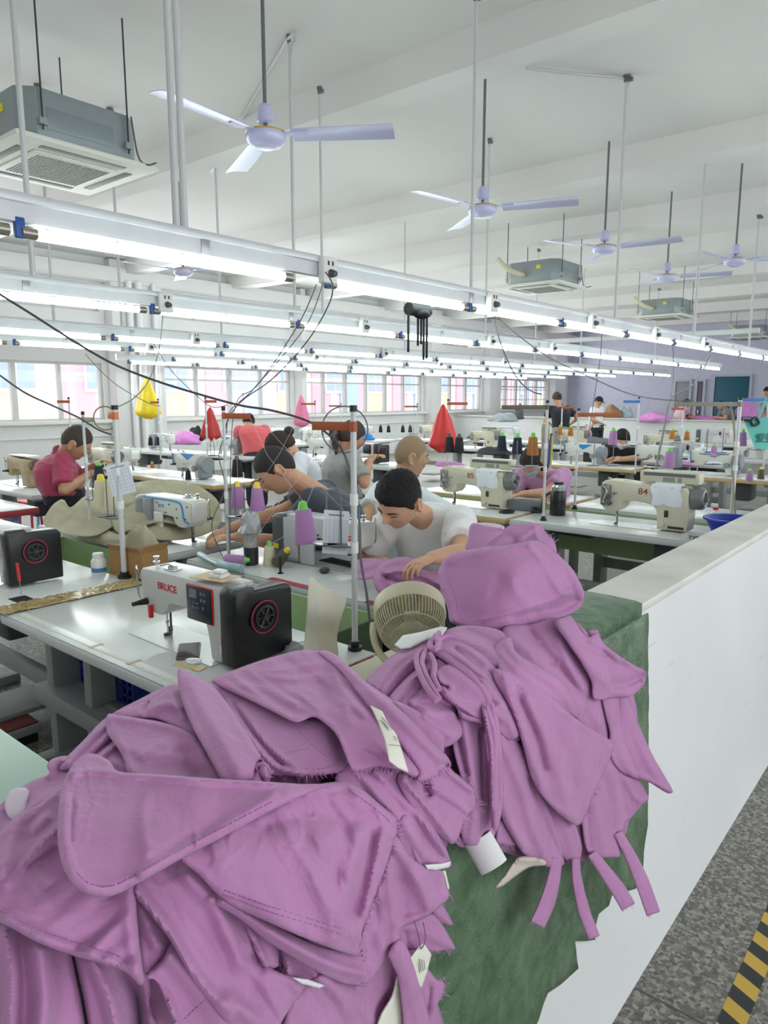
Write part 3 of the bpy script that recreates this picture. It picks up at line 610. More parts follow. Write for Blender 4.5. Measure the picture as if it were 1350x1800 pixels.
# thread stand: pole, top arm, cone tray; local origin at pole foot on the table, arm towards +x (or -x)
brown_bar = M('bar_brown', (166, 86, 52), 0.45, 0.1)
def make_stand(h=0.62, arm=0.23, tray_z=0.24, tray_dx=-0.13, barm=None, tray=True, label='x', r=0.0085, armdir=-1, rz=0, loc=(0, 0, 0), barh=0.0):
    t = thing('thread_stand', label, 'thread stand', loc, rz, 'thread stands on the sewing tables')
    m = MB(); m.cyl((0, 0, 0), (0, 0, h), r, n=12); m.build('pole', pole_m, t)
    m = MB(); m.cyl((0, 0, 0), (0, 0, 0.012), r*2.4, n=16); m.cyl((0, 0, 0.012), (0, 0, 0.03), r*1.5, n=12); m.build('base', dark, t)
    for c_ in (0.62, 0.42): MB().cyl((0, 0, h*c_), (0, 0, h*c_+0.035), r*1.35, n=12).build('collar', white_pl, t)
    m = MB(); m.cyl((0, 0, h), (0, 0, h+0.02), r*1.25, n=12); m.build('pole_cap', dark, t)
    m = MB(); m.box(min(0, armdir*arm), max(0, armdir*arm), -0.003, 0.003, h-0.04-barh, h-0.012-barh, 0.001); m.cyl((0, 0, h-0.042-barh), (0, 0, h-0.01-barh), r*1.25, n=12); m.build('guide_arm', barm or brown_bar, t)
    if tray:
        m = MB(); m.box(min(0, 2*tray_dx), max(0, 2*tray_dx), -0.005, 0.005, tray_z-0.012, tray_z-0.006); m.build('tray_arm', pale_metal, t)
        for s_ in (0.9, 1.9):
            m = MB(); m.T = Matrix.Translation((tray_dx*s_, 0, 0)); m.lathe([(0, tray_z-0.006), (0.044, tray_z-0.006), (0.047, tray_z), (0.044, tray_z-0.001), (0.0, tray_z-0.001)], 22); m.cyl((0, 0, tray_z), (0, 0, tray_z+0.165), 0.003, n=8); m.build('cone_tray', M('tray_metal', (120, 122, 126), 0.35, 0.4), t)
    return t
TP = {}
def place_table(kind, loc, rz, label, w=1.4):
    key = (kind, w)
    if key not in TP:
        o = make_table(w, 0.60, edge_wood if kind == 'wood' else edge_white); TP[key] = o; o.location = loc; o.rotation_euler = (0, 0, rz); tag(o, label, group='sewing tables'); return o
    return tag(dup(TP[key], loc, rz, label), group='sewing tables')
MP = {}
def place_machine(style, loc, rz, label):
    if style not in MP:
        o = make_machine(style); MP[style] = o; o.location = loc; o.rotation_euler = (0, 0, rz); tag(o, label, group='sewing machines'); return o
    return tag(dup(MP[style], loc, rz, label), group='sewing machines')
PI = math.pi
# ---- the near row
place_table('white', (-2.84, 1.09, 0), 0, 'white sewing table nearest the camera, under the machine with a phone beside it')
place_table('white', (-4.27, 1.09, 0), 0, 'white sewing table at the lower left edge, joined to the nearest table by brown tape')
place_table('white', (-1.68, 2.70, 0), PI, 'white sewing table where the man in the white tee works')
place_table('white', (-3.25, 2.66, 0), PI, 'white sewing table carrying the blue striped machine and the khaki cloth')
m0_ = place_machine('bruce', (-2.107, 1.35, TZ), 0, 'white and black sewing machine with a magenta ring, nearest on the front table')
m1_ = place_machine('bruce', (-3.605, 1.33, TZ), 0, 'white and black sewing machine with a magenta ring, cut by the left edge')
place_machine('jack', (-3.385, 2.37, TZ), PI, 'white sewing machine with a blue stripe and grey motor box, behind the carton')
m2_ = place_machine('grey', (-2.24, 2.47, TZ), PI, 'grey sewing machine with a red badge worked by the man in the white tee')
m0_.scale = m1_.scale = (1.05, 1, 0.97); m2_.scale = (1.1, 1, 0.96)
# green troughs between facing tables
def trough(x0, x1, y0, y1, label, z1=TZ-0.02, zb=0.5):
    t = thing('cloth_trough', label, 'trough', (x0, y0, 0), 0, 'green troughs between the tables')
    w, d = x1-x0, y1-y0
    m = MB(); m.box(0, w, 0, 0.012, zb, z1); m.build('trough_side', green_m, t)
    m = MB(); m.box(0, w, d-0.012, d, zb, z1); m.build('trough_side', green_m, t)
    m = MB(); m.box(0, 0.012, 0, d, zb, z1); m.build('trough_end', green_m, t)
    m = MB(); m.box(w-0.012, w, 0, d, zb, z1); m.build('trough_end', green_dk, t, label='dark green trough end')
    m = MB(); m.box(0, w, 0, d, zb-0.012, zb); m.build('trough_floor', green_m, t)
    for x in (0.1, w-0.16):
        m = MB(); m.box(x, x+0.05, d/2-0.03, d/2+0.03, 0, zb-0.012); m.build('leg', leg_grey, t)
    return t
trough(-2.80, -1.72, 1.70, 2.06, 'green trough between the nearest machine and the man in the white tee')
trough(-4.25, -2.95, 1.70, 2.04, 'green trough behind the carton and the white bottle')
# red edge strips on the man's table
m = MB(); m.box(0, 0.40, -0.004, 0.03, 0.0, 0.0012); tag(m.build('red_tape', M('tape_red', (176, 48, 62), 0.4)), 'dark red tape strip along the edge of the table with the grey machine', 'tape').location = (-2.45, 2.102, TZ+0.0005)
m = MB(); m.box(0, 0.14, -0.004, 0.03, 0.0, 0.0012); tag(m.build('red_tape', M('tape_red', (176, 48, 62), 0.4)), 'short dark red tape strip right of the white tray pole on the same table', 'tape').location = (-1.86, 2.102, TZ+0.0005)
m = MB(); m.box(-0.002, 0.004, 0, 0.56, -0.045, 0.001); tag(m.build('red_tape', M('tape_red_dark', (150, 34, 36), 0.4)), 'dark red band along the right end of the nearest sewing table', 'tape').location = (-1.436, 1.1, TZ)
# ---- second cluster (machines 84 and 85)
place_table('white', (-2.42, 4.22, 0), 0, 'white sewing table under the cream machine numbered 84')
place_table('wood', (-3.86, 4.22, 0), 0, 'wood edged sewing table under the cream machine numbered 85')
place_table('white', (-0.98, 5.66, 0), PI, 'white sewing table behind machine 84, beside the aisle wall')
place_table('wood', (-2.45, 5.66, 0), PI, 'wood edged sewing table behind machine 85 with black cloth on it')
trough(-2.40, -1.02, 4.84, 5.04, 'green trough behind the nearer right cream machine')
trough(-3.84, -2.46, 4.84, 5.04, 'green trough behind the left cream machine with paper')
# ---- further stations: (needle px, style, facing, edge, table label, machine label)
far = [
 ((1003, 815), 'jackblue', 0, 'wood', 'wood edged sewing table left of the big pole at right, third cluster', 'white machine with a blue triangle, left of the two on the wood edged tables'),
 ((1225, 833), 'jackblue', 0, 'wood', 'wood edged sewing table by the right edge, third cluster', 'white machine with a blue triangle nearest the right edge'),
 ((1128, 820), 'jack', 0, None, None, 'white machine under a pale cloth between the two blue triangle machines'),
 ((320, 838), 'jackblue', 0, 'wood', 'wood edged sewing table at left behind the khaki cloth', 'white machine with a blue triangle behind the khaki cloth'),
 ((835, 787), 'cream', 0, 'white', 'distant white sewing table right of the red bag', 'small cream machine standing alone right of the red bag'),
 ((622, 812), 'bruce', 0, 'white', 'white sewing table in front of the woman in grey', 'white and black machine worked by the woman in grey'),
 ((300, 792), 'jack', PI, 'white', 'white sewing table under the window right of the pier', 'white machine in front of the pink cloth pile'),
 ((388, 797), 'jackblue', 0, 'white', 'white sewing table behind the black haired man at left', 'white machine left of the person in coral'),
 ((235, 826), 'bruce', PI, 'white', 'white sewing table right of the maroon shirted man', 'black backed machine right of the maroon shirted man'),
 ((172, 832), 'cream', 0, None, None, 'cream machine in front of the maroon shirted man'),
 ((550, 803), 'jack', 0, 'white', 'white sewing table behind the woman with the hair bun', 'white machine right of the woman with the hair bun'),
 ((480, 777), 'jack', 0, 'white', 'long white sewing table under the far windows, left', 'far white machine behind the hair bun'),
 ((560, 776), 'jackblue', PI, 'white', 'long white sewing table under the far windows, middle', 'far white machine left of the ponytail'),
 ((648, 772), 'jack', PI, 'white', 'far white sewing table right of the ponytail', 'far white machine above the bald head'),
 ((745, 772), 'cream', 0, 'white', 'far white sewing table left of the red bag', 'far cream machine left of the red bag'),
 ((905, 775), 'jack', PI, 'white', 'far white sewing table left of the mended pole', 'far white machine behind the orange cones'),
 ((990, 784), 'cream', 0, 'white', 'far white sewing table before the low white partition', 'far cream machine under the pink bag'),
 ((1140, 795), 'cream', 0, 'white', 'far white sewing table right of the masked woman in black', 'cream machine right of the masked woman in black'),
 ((1222, 812), 'grey', PI, 'white', 'far white sewing table behind the cloth covered machine', 'grey machine behind the cloth covered machine'),
 ((1300, 806), 'jack', 0, 'white', 'far white sewing table below the teal bag', 'white machine below the teal bag'),
 ((1275, 780), 'grey', PI, 'white', 'farthest white sewing table near the right edge', 'distant grey machine above the blue triangle one'),
 ((30, 852), 'old', 0, 'white', 'worn white sewing table at the left edge by the windows', 'old tan machine with rust stains at the left edge'),
]
for (p, style, rz, edge, tl, ml) in far:
    q = pz(p[0], p[1], TZ)
    if edge:
        if rz == 0: loc = (q.x-0.52, q.y-0.26, 0)
        else: loc = (q.x+0.52, q.y+0.26, 0)
        place_table(edge, loc, rz, tl)
    place_machine(style, (q.x, q.y, TZ+0.001), rz, ml)
mach85 = place_machine('cream', (-3.12, 4.58, TZ), 0, 'left of the two near cream machines, numbered 85, white paper on it')
mach84 = place_machine('cream', (-1.79, 4.50, TZ), 0, 'cream machine numbered 84 nearest the aisle wall, white paper on it')
mach84.scale = mach85.scale = (1.2, 1.1, 1.06)
for loc, num, o in ((mach84.location.copy(), '84', mach84), (mach85.location.copy(), '85', mach85)):
    text_mesh(num, 0.052, M('number_red', (158, 74, 58), 0.6), 'number_text', o, facing((0, -1, 0), loc=(0.155, -0.0527, 0.222)), bold=0.0004)
    m = MB(); n_ = 8; vs = []
    for k, (y, z) in enumerate(((-0.054, 0.15), (-0.058, 0.2), (-0.056, 0.245), (-0.05, 0.268), (-0.03, 0.281), (0.02, 0.281))):
        for j in range(n_): x = 0.20+0.15*j/(n_-1)+0.01*math.sin(k*2); vs.append((x, y-0.004*math.sin(j*1.7+k), z-0.006*math.cos(j*1.1)*(k == 0)))
    m.add(vs, [(k*n_+j, k*n_+j+1, (k+1)*n_+j+1, (k+1)*n_+j) for k in range(5) for j in range(n_-1)])
    pp = m.build('paper_sheet', M('paper', (230, 234, 240), 0.7)); pp.location = loc; pp.scale = (1.2, 1.1, 1.06); tag(pp, 'white paper sheet on the arm of the %s cream machine' % ('nearer right' if num == '84' else 'left'), 'paper', 'paper sheets on the cream machines')
# ---------------- people ----------------
UP = Vector((0, 0, 1)); CRH = CR.copy(); TOH = Vector((-CF.x, -CF.y, 0)).normalized()
def V3(r, u, t): return (CRH*r + UP*u + TOH*t)
def remesh(mb, voxel, name, mat, smooth_it=4, wrinkle=None, loc=Vector((0, 0, 0))):
    me = bpy.data.meshes.new('tmp'); me.from_pydata(mb.v, [], mb.f); fixn(me)
    o = bpy.data.objects.new('tmp', me); COL.objects.link(o)
    m = o.modifiers.new('r', 'REMESH'); m.mode = 'VOXEL'; m.voxel_size = voxel; m.use_smooth_shade = True
    if smooth_it: s = o.modifiers.new('s', 'SMOOTH'); s.factor = 0.5; s.iterations = smooth_it
    dg = bpy.context.evaluated_depsgraph_get(); dg.update(); out = bpy.data.meshes.new_from_object(o.evaluated_get(dg)); out.name = name
    bpy.data.objects.remove(o)
    if wrinkle:
        amp, f, dirv = wrinkle; co = [v.co.copy() for v in out.vertices]; no = [v.normal.copy() for v in out.vertices]
        for i, v in enumerate(out.vertices):
            p = co[i]; q = Vector((p.x*f[0], p.y*f[1], p.z*f[2])); n = noise.noise(q)+0.5*noise.noise(q*2.3)
            w = noise.noise(p*3.0+Vector((5, 1, 2)))*2.5
            r = 1-abs(noise.noise(Vector((p.x*f[0]*.6+w, p.y*f[1]*.6, p.z*f[2]*.6+w))))*3.2
            v.co = co[i]+no[i]*amp*(n*0.7+max(0, r)*1.1)
    for p in out.polygons: p.use_smooth = True
    out.materials.clear(); out.materials.append(mat)
    for v in out.vertices: v.co -= loc
    out.update(); return out
def linkmesh(me, name, parent, label=None):
    o = bpy.data.objects.new(name, me); COL.objects.link(o); o.parent = parent
    if label: o['label'] = label
    return o
def capsule(mb, p0, p1, r0, r1, n=14):
    p0 = Vector(p0); p1 = Vector(p1); mb.cyl(p0, p1, r0, r1, n); mb.ball(p0, r0*0.995, n); mb.ball(p1, r1*0.995, n)
def loft(mb, rings, n=22):
    """rings: (center, side vector, front vector, rx, ry)"""
    vs = []
    for c, sx, fy, rx, ry in rings:
        for k in range(n): a = 2*math.pi*k/n; ca, sa = math.cos(a), math.sin(a); vs.append(c+sx*(rx*math.copysign(abs(ca)**0.85, ca))+fy*(ry*math.copysign(abs(sa)**0.85, sa)))
    fs = [(i*n+k, i*n+(k+1) % n, (i+1)*n+(k+1) % n, (i+1)*n+k) for i in range(len(rings)-1) for k in range(n)]
    fs += [tuple(range(n-1, -1, -1)), tuple(range((len(rings)-1)*n, len(rings)*n))]; mb.add(vs, fs)
def g2(a, b, sa, sb): return math.exp(-(a/sa)**2-(b/sb)**2)
def head_r(d, female=False):
    """radial surface of a head for the local unit direction d (x side, y back, z up; the face is at -y)"""
    x, y, z = d; ax, ay, az = 0.077, 0.098, 0.118
    if z < 0: ax *= 1-0.20*(-z)**1.4
    if y > 0 and z < 0: ay *= 1-0.28*(-z)
    r = 1/math.sqrt((x/ax)**2+(y/ay)**2+(z/az)**2)
    if y < 0:
        r += 0.0235*g2(x, z+0.14, 0.105, 0.17)*(1 if z < -0.14 else 1) + 0.010*g2(x, z+0.02, 0.07, 0.2)      # nose and bridge
        r += 0.006*g2(abs(x)-0.10, z+0.24, 0.06, 0.06)                                                          # nostril wings
        r -= 0.0115*g2(abs(x)-0.34, z-0.03, 0.17, 0.10)                                                        # eye sockets
        r += 0.0060*g2(abs(x)-0.33, z-0.005, 0.13, 0.055)                                                        # lids
        r += 0.0050*g2(abs(x)-0.33, z-0.20, 0.24, 0.07)                                                        # brow
        r += 0.0080*g2(x, z+0.43, 0.20, 0.045)+0.0085*g2(x, z+0.54, 0.17, 0.045)-0.003*g2(x, z+0.485, 0.22, 0.02)    # lips
        r -= 0.004*g2(x, z+0.62, 0.2, 0.04)
        r += 0.011*g2(x, z+0.80, 0.26, 0.14)                                                                   # chin
        r += 0.006*g2(abs(x)-0.5, z+0.22, 0.2, 0.2)                                                            # cheeks
    return r
def sphere_dirs(nu, nv):
    out = []
    for j in range(nv+1):
        th = math.pi*j/nv
        for i in range(nu): ph = 2*math.pi*i/nu; out.append(Vector((math.sin(th)*math.cos(ph), math.sin(th)*math.sin(ph), math.cos(th))))
    return out
def add_head(mb, c, Rm, s, nu=64, nv=48):
    ds = sphere_dirs(nu, nv); vs = [c+Rm @ (d*head_r(d)*s) for d in ds]
    mb.add(vs, [(j*nu+i, j*nu+(i+1) % nu, (j+1)*nu+(i+1) % nu, (j+1)*nu+i) for j in range(nv) for i in range(nu)])
    for sx in (-1, 1):   # ears
        e = c+Rm @ Vector((sx*0.079, 0.014, -0.012))*s
        R2 = Rm @ Matrix.Rotation(sx*0.35, 3, 'Z')
        for k in range(11):
            a = math.radians(-110+k*28); p = Vector((sx*0.006, 0.018*math.cos(a), 0.030*math.sin(a))); mb.ball(e+R2 @ p*s, 0.0068*s, 8)
        mb.ball(e, (0.008*s, 0.008*s, 0.008*s), 8, None); mb.ball(e+R2 @ Vector((-sx*0.002, 0, -0.026))*s, 0.009*s, 8)
        mb.ball(e+R2 @ Vector((-sx*0.004, 0.0, 0.0))*s, (0.006*s, 0.016*s, 0.022*s), 8, None)
def hand(mb, w, d, n, s=1.0, curl=0.5, left=True, spread=0.12):
    """w wrist, d towards the fingers, n back-of-hand normal"""
    d = d.normalized(); n = (n-d*n.dot(d)).normalized(); sd = d.cross(n)*(1 if left else -1)   # sd points to the thumb side
    pal = w+d*0.045*s
    mb.add(*_pal(w, d, n, sd, s))
    for k, (off, L) in enumerate(((0.030, 0.072), (0.010, 0.080), (-0.010, 0.074), (-0.029, 0.058))):
        p = w+d*0.088*s+sd*off*s; dirv = (d+sd*off*spread*20*0.3).normalized(); r = 0.0088*s-0.0004*k; a = 0.0
        for seg, q in enumerate((0.44, 0.31, 0.25)):
            a += curl*(0.55+0.35*seg); v = dirv*math.cos(a)-n*math.sin(a); p2 = p+v*L*q*s; capsule(mb, p, p2, r, r*0.92, 8); p = p2; r *= 0.93
    p = w+d*0.025*s+sd*0.032*s; v = (d*0.65+sd*0.75-n*0.25).normalized(); p2 = p+v*0.036*s; capsule(mb, w+d*0.02*s+sd*0.016*s, p, 0.013*s, 0.0115*s, 8); capsule(mb, p, p2, 0.0115*s, 0.0095*s, 8)
    v = (d*0.95+sd*0.25-n*0.35).normalized(); capsule(mb, p2, p2+v*0.03*s, 0.0095*s, 0.008*s, 8)
def _pal(w, d, n, sd, s):
    rings = []; vs = []; k_ = 12
    for t, hw, ht in ((-0.012, 0.026, 0.019), (0.02, 0.034, 0.018), (0.055, 0.041, 0.0155), (0.09, 0.041, 0.0125), (0.097, 0.037, 0.009)):
        for k in range(k_): a = 2*math.pi*k/k_; vs.append(w+d*t*s+sd*(hw*s*math.cos(a))+n*(ht*s*math.sin(a)))
    fs = [(i*k_+k, i*k_+(k+1) % k_, (i+1)*k_+(k+1) % k_, (i+1)*k_+k) for i in range(4) for k in range(k_)]+[tuple(range(k_-1, -1, -1)), tuple(range(4*k_, 5*k_))]
    return vs, fs
def ik(a, b, l1, l2, hint):
    d = b-a; L = min(d.length, (l1+l2)*0.995); u = d.normalized(); x = (l1*l1-l2*l2+L*L)/(2*L); h = math.sqrt(max(0, l1*l1-x*x))
    p = hint-u*hint.dot(u); p.normalize(); return a+u*x+p*h
SKIN = {}
def skin(c): return M('skin_%d' % c[0], c, 0.55, var=0.05, vs=20)
def person(label, head, face, up, neck, shax, pelvis, haL, haR, cloth, trousers=(40, 42, 48), skinc=(196, 150, 122), hair='short', hairc=(22, 20, 20), s=1.0, voxel=0.006, stand=False, facing_dir=None,
           elhL=None, elhR=None, sleeve=0.62, curl=0.5, handsvis=True, collar=False, wrinkle=0.006, neckpt=None, legs=True, girth=1.0, elL=None, elR=None, shw=0.185, hs=1.1, cap=None, mask=None):
    """all points in world space; shax runs towards the person's left shoulder"""
    shax = shax.normalized(); fd = (facing_dir or shax.cross(UP)).normalized()
    loc = Vector((pelvis.x, pelvis.y, 0)); root = thing('person', label, 'person', loc)
    head, neck = Vector(head), Vector(neck)
    f = Vector(face).normalized(); u = Vector(up); u = (u-f*u.dot(f)).normalized(); sx = f.cross(u)   # person's left is +x local when y is back
    Rm = Matrix((-sx, -f, u)).transposed()
    if Rm.determinant() < 0: Rm = Matrix((sx, -f, u)).transposed()
    shL = neck+shax*shw*s-UP*0.03*s; shR = neck-shax*shw*s-UP*0.03*s
    eL = elL if elL is not None else ik(shL, haL, 0.29*s, 0.25*s, elhL or (shax*0.8-UP*0.8)); eR = elR if elR is not None else ik(shR, haR, 0.29*s, 0.25*s, elhR or (-shax*0.8-UP*0.8))
    sk = skin(skinc)
    def torso(mb, e):
        ax = neck-pelvis; tf = (ax.cross(shax)).normalized()
        if tf.dot(fd) < 0: tf = -tf
        rings = []
        for t, rx, ry, back in ((0.0, 0.165, 0.125, 0.0), (0.18, 0.163, 0.13, 0.02), (0.42, 0.168, 0.13, 0.045), (0.65, 0.188, 0.128, 0.05), (0.82, 0.192, 0.112, 0.035), (0.93, 0.165, 0.085, 0.012), (1.0, 0.085, 0.066, 0.0)):
            rings.append((pelvis+ax*t-tf*back*s, shax, tf, rx*s*girth+e, ry*s*girth+e))
        loft(mb, rings)
    mb = MB(); torso(mb, -0.012)
    nb = neck+UP*0.0; capsule(mb, nb-UP*0.03, head+Rm @ Vector((0, 0.03, -0.07))*s, 0.062*s, 0.055*s); add_head(mb, head, Rm, s*hs)
    for sh, el, ha, left in ((shL, eL, haL, True), (shR, eR, haR, False)):
        capsule(mb, sh, el, 0.050*s, 0.041*s); capsule(mb, el, el+(ha-el)*0.35, 0.042*s, 0.041*s); capsule(mb, el+(ha-el)*0.35, ha, 0.041*s, 0.027*s)
        if handsvis: hand(mb, ha, (ha-el).normalized()+f*0.15-UP*0.1, UP*0.9+(-fd)*0.2, s, curl, left)
    kn = []
    if legs:
        for sg in (1, -1):
            hp = pelvis+shax*0.09*sg*s
            if stand: k = Vector((hp.x, hp.y, pelvis.z*0.52))+fd*0.03; ft = Vector((hp.x, hp.y, 0.07))
            else: k = hp+fd*0.42*s+shax*0.05*sg+UP*0.0; k.z = min(pelvis.z-0.02, 0.52); ft = Vector((k.x, k.y, 0.07))-fd*0.02
            kn.append((hp, k, ft)); capsule(mb, hp, k, 0.07*s, 0.052*s); capsule(mb, k, ft, 0.05*s, 0.034*s); capsule(mb, ft-UP*0.03, ft-UP*0.04+fd*0.13, 0.03, 0.026)
    linkmesh(remesh(mb, voxel, 'body', sk, 1 if voxel < 0.005 else 2, None, loc), 'body', root)
    # trousers
    if legs:
        tm = MB(); loft(tm, [(pelvis-UP*0.08, shax, fd, 0.175*s, 0.14*s), (pelvis, shax, fd, 0.178*s*girth, 0.14*s*girth), (pelvis+(neck-pelvis)*0.16, shax, fd, 0.172*s*girth, 0.138*s*girth)])
        for hp, k, ft in kn: capsule(tm, hp, k, 0.092*s, 0.072*s); capsule(tm, k, ft+UP*0.03, 0.07*s, 0.058*s)
        linkmesh(remesh(tm, 0.012, 'trousers', M('cloth_%d_%d_%d' % trousers, trousers, 0.85), 3, (0.006, (12, 12, 7), 0), loc), 'trousers', root)
    # shirt
    tm = MB(); torso(tm, 0.014)
    for sh, el in ((shL, eL), (shR, eR)):
        d = el-sh; capsule(tm, sh-d.normalized()*0.0-UP*0.0, sh+d*0.3, 0.072*s, 0.074*s); tm.cyl(sh+d*0.3, sh+d*sleeve, 0.073*s, 0.078*s, 18)
        capsule(tm, sh, neck-UP*0.035, 0.062*s, 0.058*s)
    cm = M('shirt_%d_%d_%d' % cloth, cloth, 0.85, sheen=0.1)
    linkmesh(remesh(tm, 0.0075 if voxel < 0.007 else 0.011, 'shirt', cm, 3, (wrinkle, (9, 9, 5), 0), loc), 'shirt', root)
    cb = MB() if collar else None
    if collar:
      cb.T = None; nd = (head-neck).normalized(); x = nd.orthogonal().normalized(); y = nd.cross(x)
      ring = [neck+nd*0.014+(x*math.cos(a)+y*math.sin(a))*0.064*s for a in [2*math.pi*i/20 for i in range(21)]]
      cb.tube([p-loc for p in ring], 0.008*s if not collar else 0.019*s, 8, cap=False); cb.build('collar', cm, root)
    # hair
    def shell(rule, th, name, col, seed=0, nu=96, nv=72):
        ds = sphere_dirs(nu, nv); keep = {}; vs = []; fs = []; m = MB()
        def gid(i):
            if i not in keep:
                d = ds[i]; k = rule(d); t = th(d)*max(0.12, min(1, k*6)); t *= 1+0.30*noise.noise(d*22)+0.12*noise.noise(d*70)
                p = head+Rm @ (d*(head_r(d)+t+0.0008)*s*hs); keep[i] = len(vs); vs.append(p-loc)
            return keep[i]
        for j in range(nv):
            for i in range(nu):
                q = (j*nu+i, j*nu+(i+1) % nu, (j+1)*nu+(i+1) % nu, (j+1)*nu+i)
                if all(rule(ds[a]) > 0 for a in q): fs.append(tuple(gid(a) for a in q))
        m.add(vs, fs); o = m.build(name, M('hair_%d_%d' % (col[0], len(name)), col, 0.75, bump=0.6, bs=220), root, smooth=60)
        md = o.modifiers.new('th', 'SOLIDIFY'); md.thickness = 0.004; md.offset = -1; return o
    def az(d): return abs(math.atan2(d.x, -d.y))
    def lerp(a, tab):
        for (a0, v0), (a1, v1) in zip(tab, tab[1:]):
            if a <= a1: return v0+(v1-v0)*(a-a0)/(a1-a0)
        return tab[-1][1]
    SH = [(0, 0.50), (0.5, 0.46), (0.85, 0.36), (1.05, 0.22), (1.2, -0.02), (1.42, -0.22), (1.5, 0.12), (1.85, 0.10), (2.0, -0.25), (2.6, -0.55), (3.15, -0.6)]
    LG = [(0, 0.44), (0.6, 0.40), (1.0, 0.2), (1.25, -0.15), (1.6, -0.3), (2.0, -0.5), (3.15, -0.7)]
    if hair in ('short', 'buzz', 'stubble'):
        tk = {'short': 0.019, 'buzz': 0.007, 'stubble': 0.0022}[hair]
        shell(lambda d: d.z-lerp(az(d), SH)+0.02*noise.noise(d*30), lambda d: tk*(0.25+0.75*max(0, min(1, (d.z-0.15)*1.8))), 'hair', hairc)
    elif hair in ('bun', 'pony', 'long'):
        shell(lambda d: d.z-lerp(az(d), LG), lambda d: 0.016, 'hair', hairc)
        if hair == 'bun': m = MB(); c = head+Rm @ Vector((0, 0.125, 0.03))*s*hs; m.ball(c-loc, (0.042, 0.042, 0.038), 16); m.build('hair_bun', M('hair_bun_%d' % hairc[0], hairc, 0.7, bump=0.6, bs=120), root)
        if hair == 'pony':
            c = head+Rm @ Vector((0, 0.105, 0.02))*s*hs; m = MB(); m.tube([p-loc for p in smoothpts([c, c+Rm @ Vector((0, 0.06, -0.02)), c+Rm @ Vector((0, 0.05, 0))-UP*0.12, c+Rm @ Vector((0, 0.03, 0))-UP*0.26], 5)], [0.024]*3+[0.034]*8+[0.03, 0.02, 0.014, 0.008, 0.004], 10); m.build('ponytail', M('hair_bun_%d' % hairc[0], hairc, 0.7, bump=0.6, bs=120), root)
        if hair == 'long': m = MB(); loft(m, [(head+Rm @ Vector((0, 0.04, 0.0))*s-loc, Rm @ Vector((1, 0, 0)), Rm @ Vector((0, 1, 0)), 0.09, 0.07), (head+Rm @ Vector((0, 0.05, -0.12))*s-loc, Rm @ Vector((1, 0, 0)), Rm @ Vector((0, 1, 0)), 0.09, 0.05)]); m.build('long_hair', M('hair_bun_%d' % hairc[0], hairc, 0.7), root)
    if cap:
        m = MB(); ds = sphere_dirs(32, 20); vs = [head+Rm @ (d*(head_r(d)+0.02)*s*hs)-loc for d in ds[:32*9]]
        m.add(vs, [(j*32+i, j*32+(i+1) % 32, (j+1)*32+(i+1) % 32, (j+1)*32+i) for j in range(8) for i in range(32)]); m.T = Matrix.Translation(head-loc) @ Rm.to_4x4(); m.prism([(-0.07, -0.09), (0.07, -0.09), (0.05, -0.17), (-0.05, -0.17)], 'z', 0.03, 0.036, 0.002); m.build('cap', M('cap_%d' % cap[0], cap, 0.8), root)
    if mask:
        m = MB(); n1, n2 = 12, 10; vs = []
        for j in range(n2):
            for i in range(n1): x = -0.72+1.44*i/(n1-1); z = -0.02-0.78*j/(n2-1); l = math.hypot(x, z); k = min(1, 0.96/max(l, 0.01)); x *= k; z *= k; d = Vector((x, -math.sqrt(max(0.02, 1-x*x-z*z)), z)).normalized(); vs.append(head+Rm @ (d*(max(head_r(d), 0.099 if abs(x) < 0.3 else 0)+0.004)*s*hs)-loc)
        m.add(vs, [(j*n1+i, j*n1+i+1, (j+1)*n1+i+1, (j+1)*n1+i) for j in range(n2-1) for i in range(n1-1)]); m.build('face_mask', M('mask_%d' % mask[0], mask, 0.8), root)
    # brows and lash lines
    def onface(x, z, off): d = Vector((x, -math.sqrt(max(0.01, 1-x*x-z*z)), z)); return head+Rm @ (d*(head_r(d)+off)*s*hs)-loc
    if voxel < 0.0085:
        dk = M('brow_dark', (38, 30, 28), 0.8)
        for sg in (-1, 1):
            m = MB(); m.tube([onface(sg*x, z, 0.001) for x, z in ((0.14, 0.175), (0.24, 0.20), (0.36, 0.205), (0.50, 0.165))], [0.003, 0.0036, 0.0032, 0.0016], 6); m.build('eyebrow', dk, root)
            m = MB(); m.tube([onface(sg*x, z, 0.0002) for x, z in ((0.19, -0.02), (0.27, -0.035), (0.36, -0.038), (0.46, -0.01))], [0.0012, 0.002, 0.002, 0.0012], 6); m.build('eyelid', dk, root)
        m = MB(); m.tube([onface(x, -0.485, 0.0012) for x in (-0.2, -0.1, 0, 0.1, 0.2)], [0.001, 0.0022, 0.0024, 0.0022, 0.001], 6); m.build('mouth', M('lip', (160, 92, 84), 0.5), root)
    return root, Rm, loc, (eL, eR)
pd = lambda x, y, D: pD(x, y, D)
# the man in the white tee at the grey machine
r_, Rm_, loc_, el_ = person('man in a white tee with short black hair and an earbud bending over purple cloth', pd(703, 879, 3.16), V3(-0.62, -0.62, 0.62), V3(-0.35, 0.9, 0.75), pd(750, 903, 3.40), V3(0.92, 0.0, 0.40), pd(765, 1040, 3.72),
    pd(758, 981, 2.84), pd(678, 990, 3.32), (232, 230, 230), skinc=(205, 158, 130), hair='short', hairc=(16, 15, 16), s=1.0, voxel=0.0042, wrinkle=0.011, shw=0.165, sleeve=0.7, elL=pd(812, 972, 3.0), girth=1.0)
m = MB(); h_ = pd(703, 879, 3.16); m.ball(h_+Rm_ @ Vector((0.0865, 0.006, -0.022))-loc_, 0.0075, 10); m.build('earbud', dark, r_)
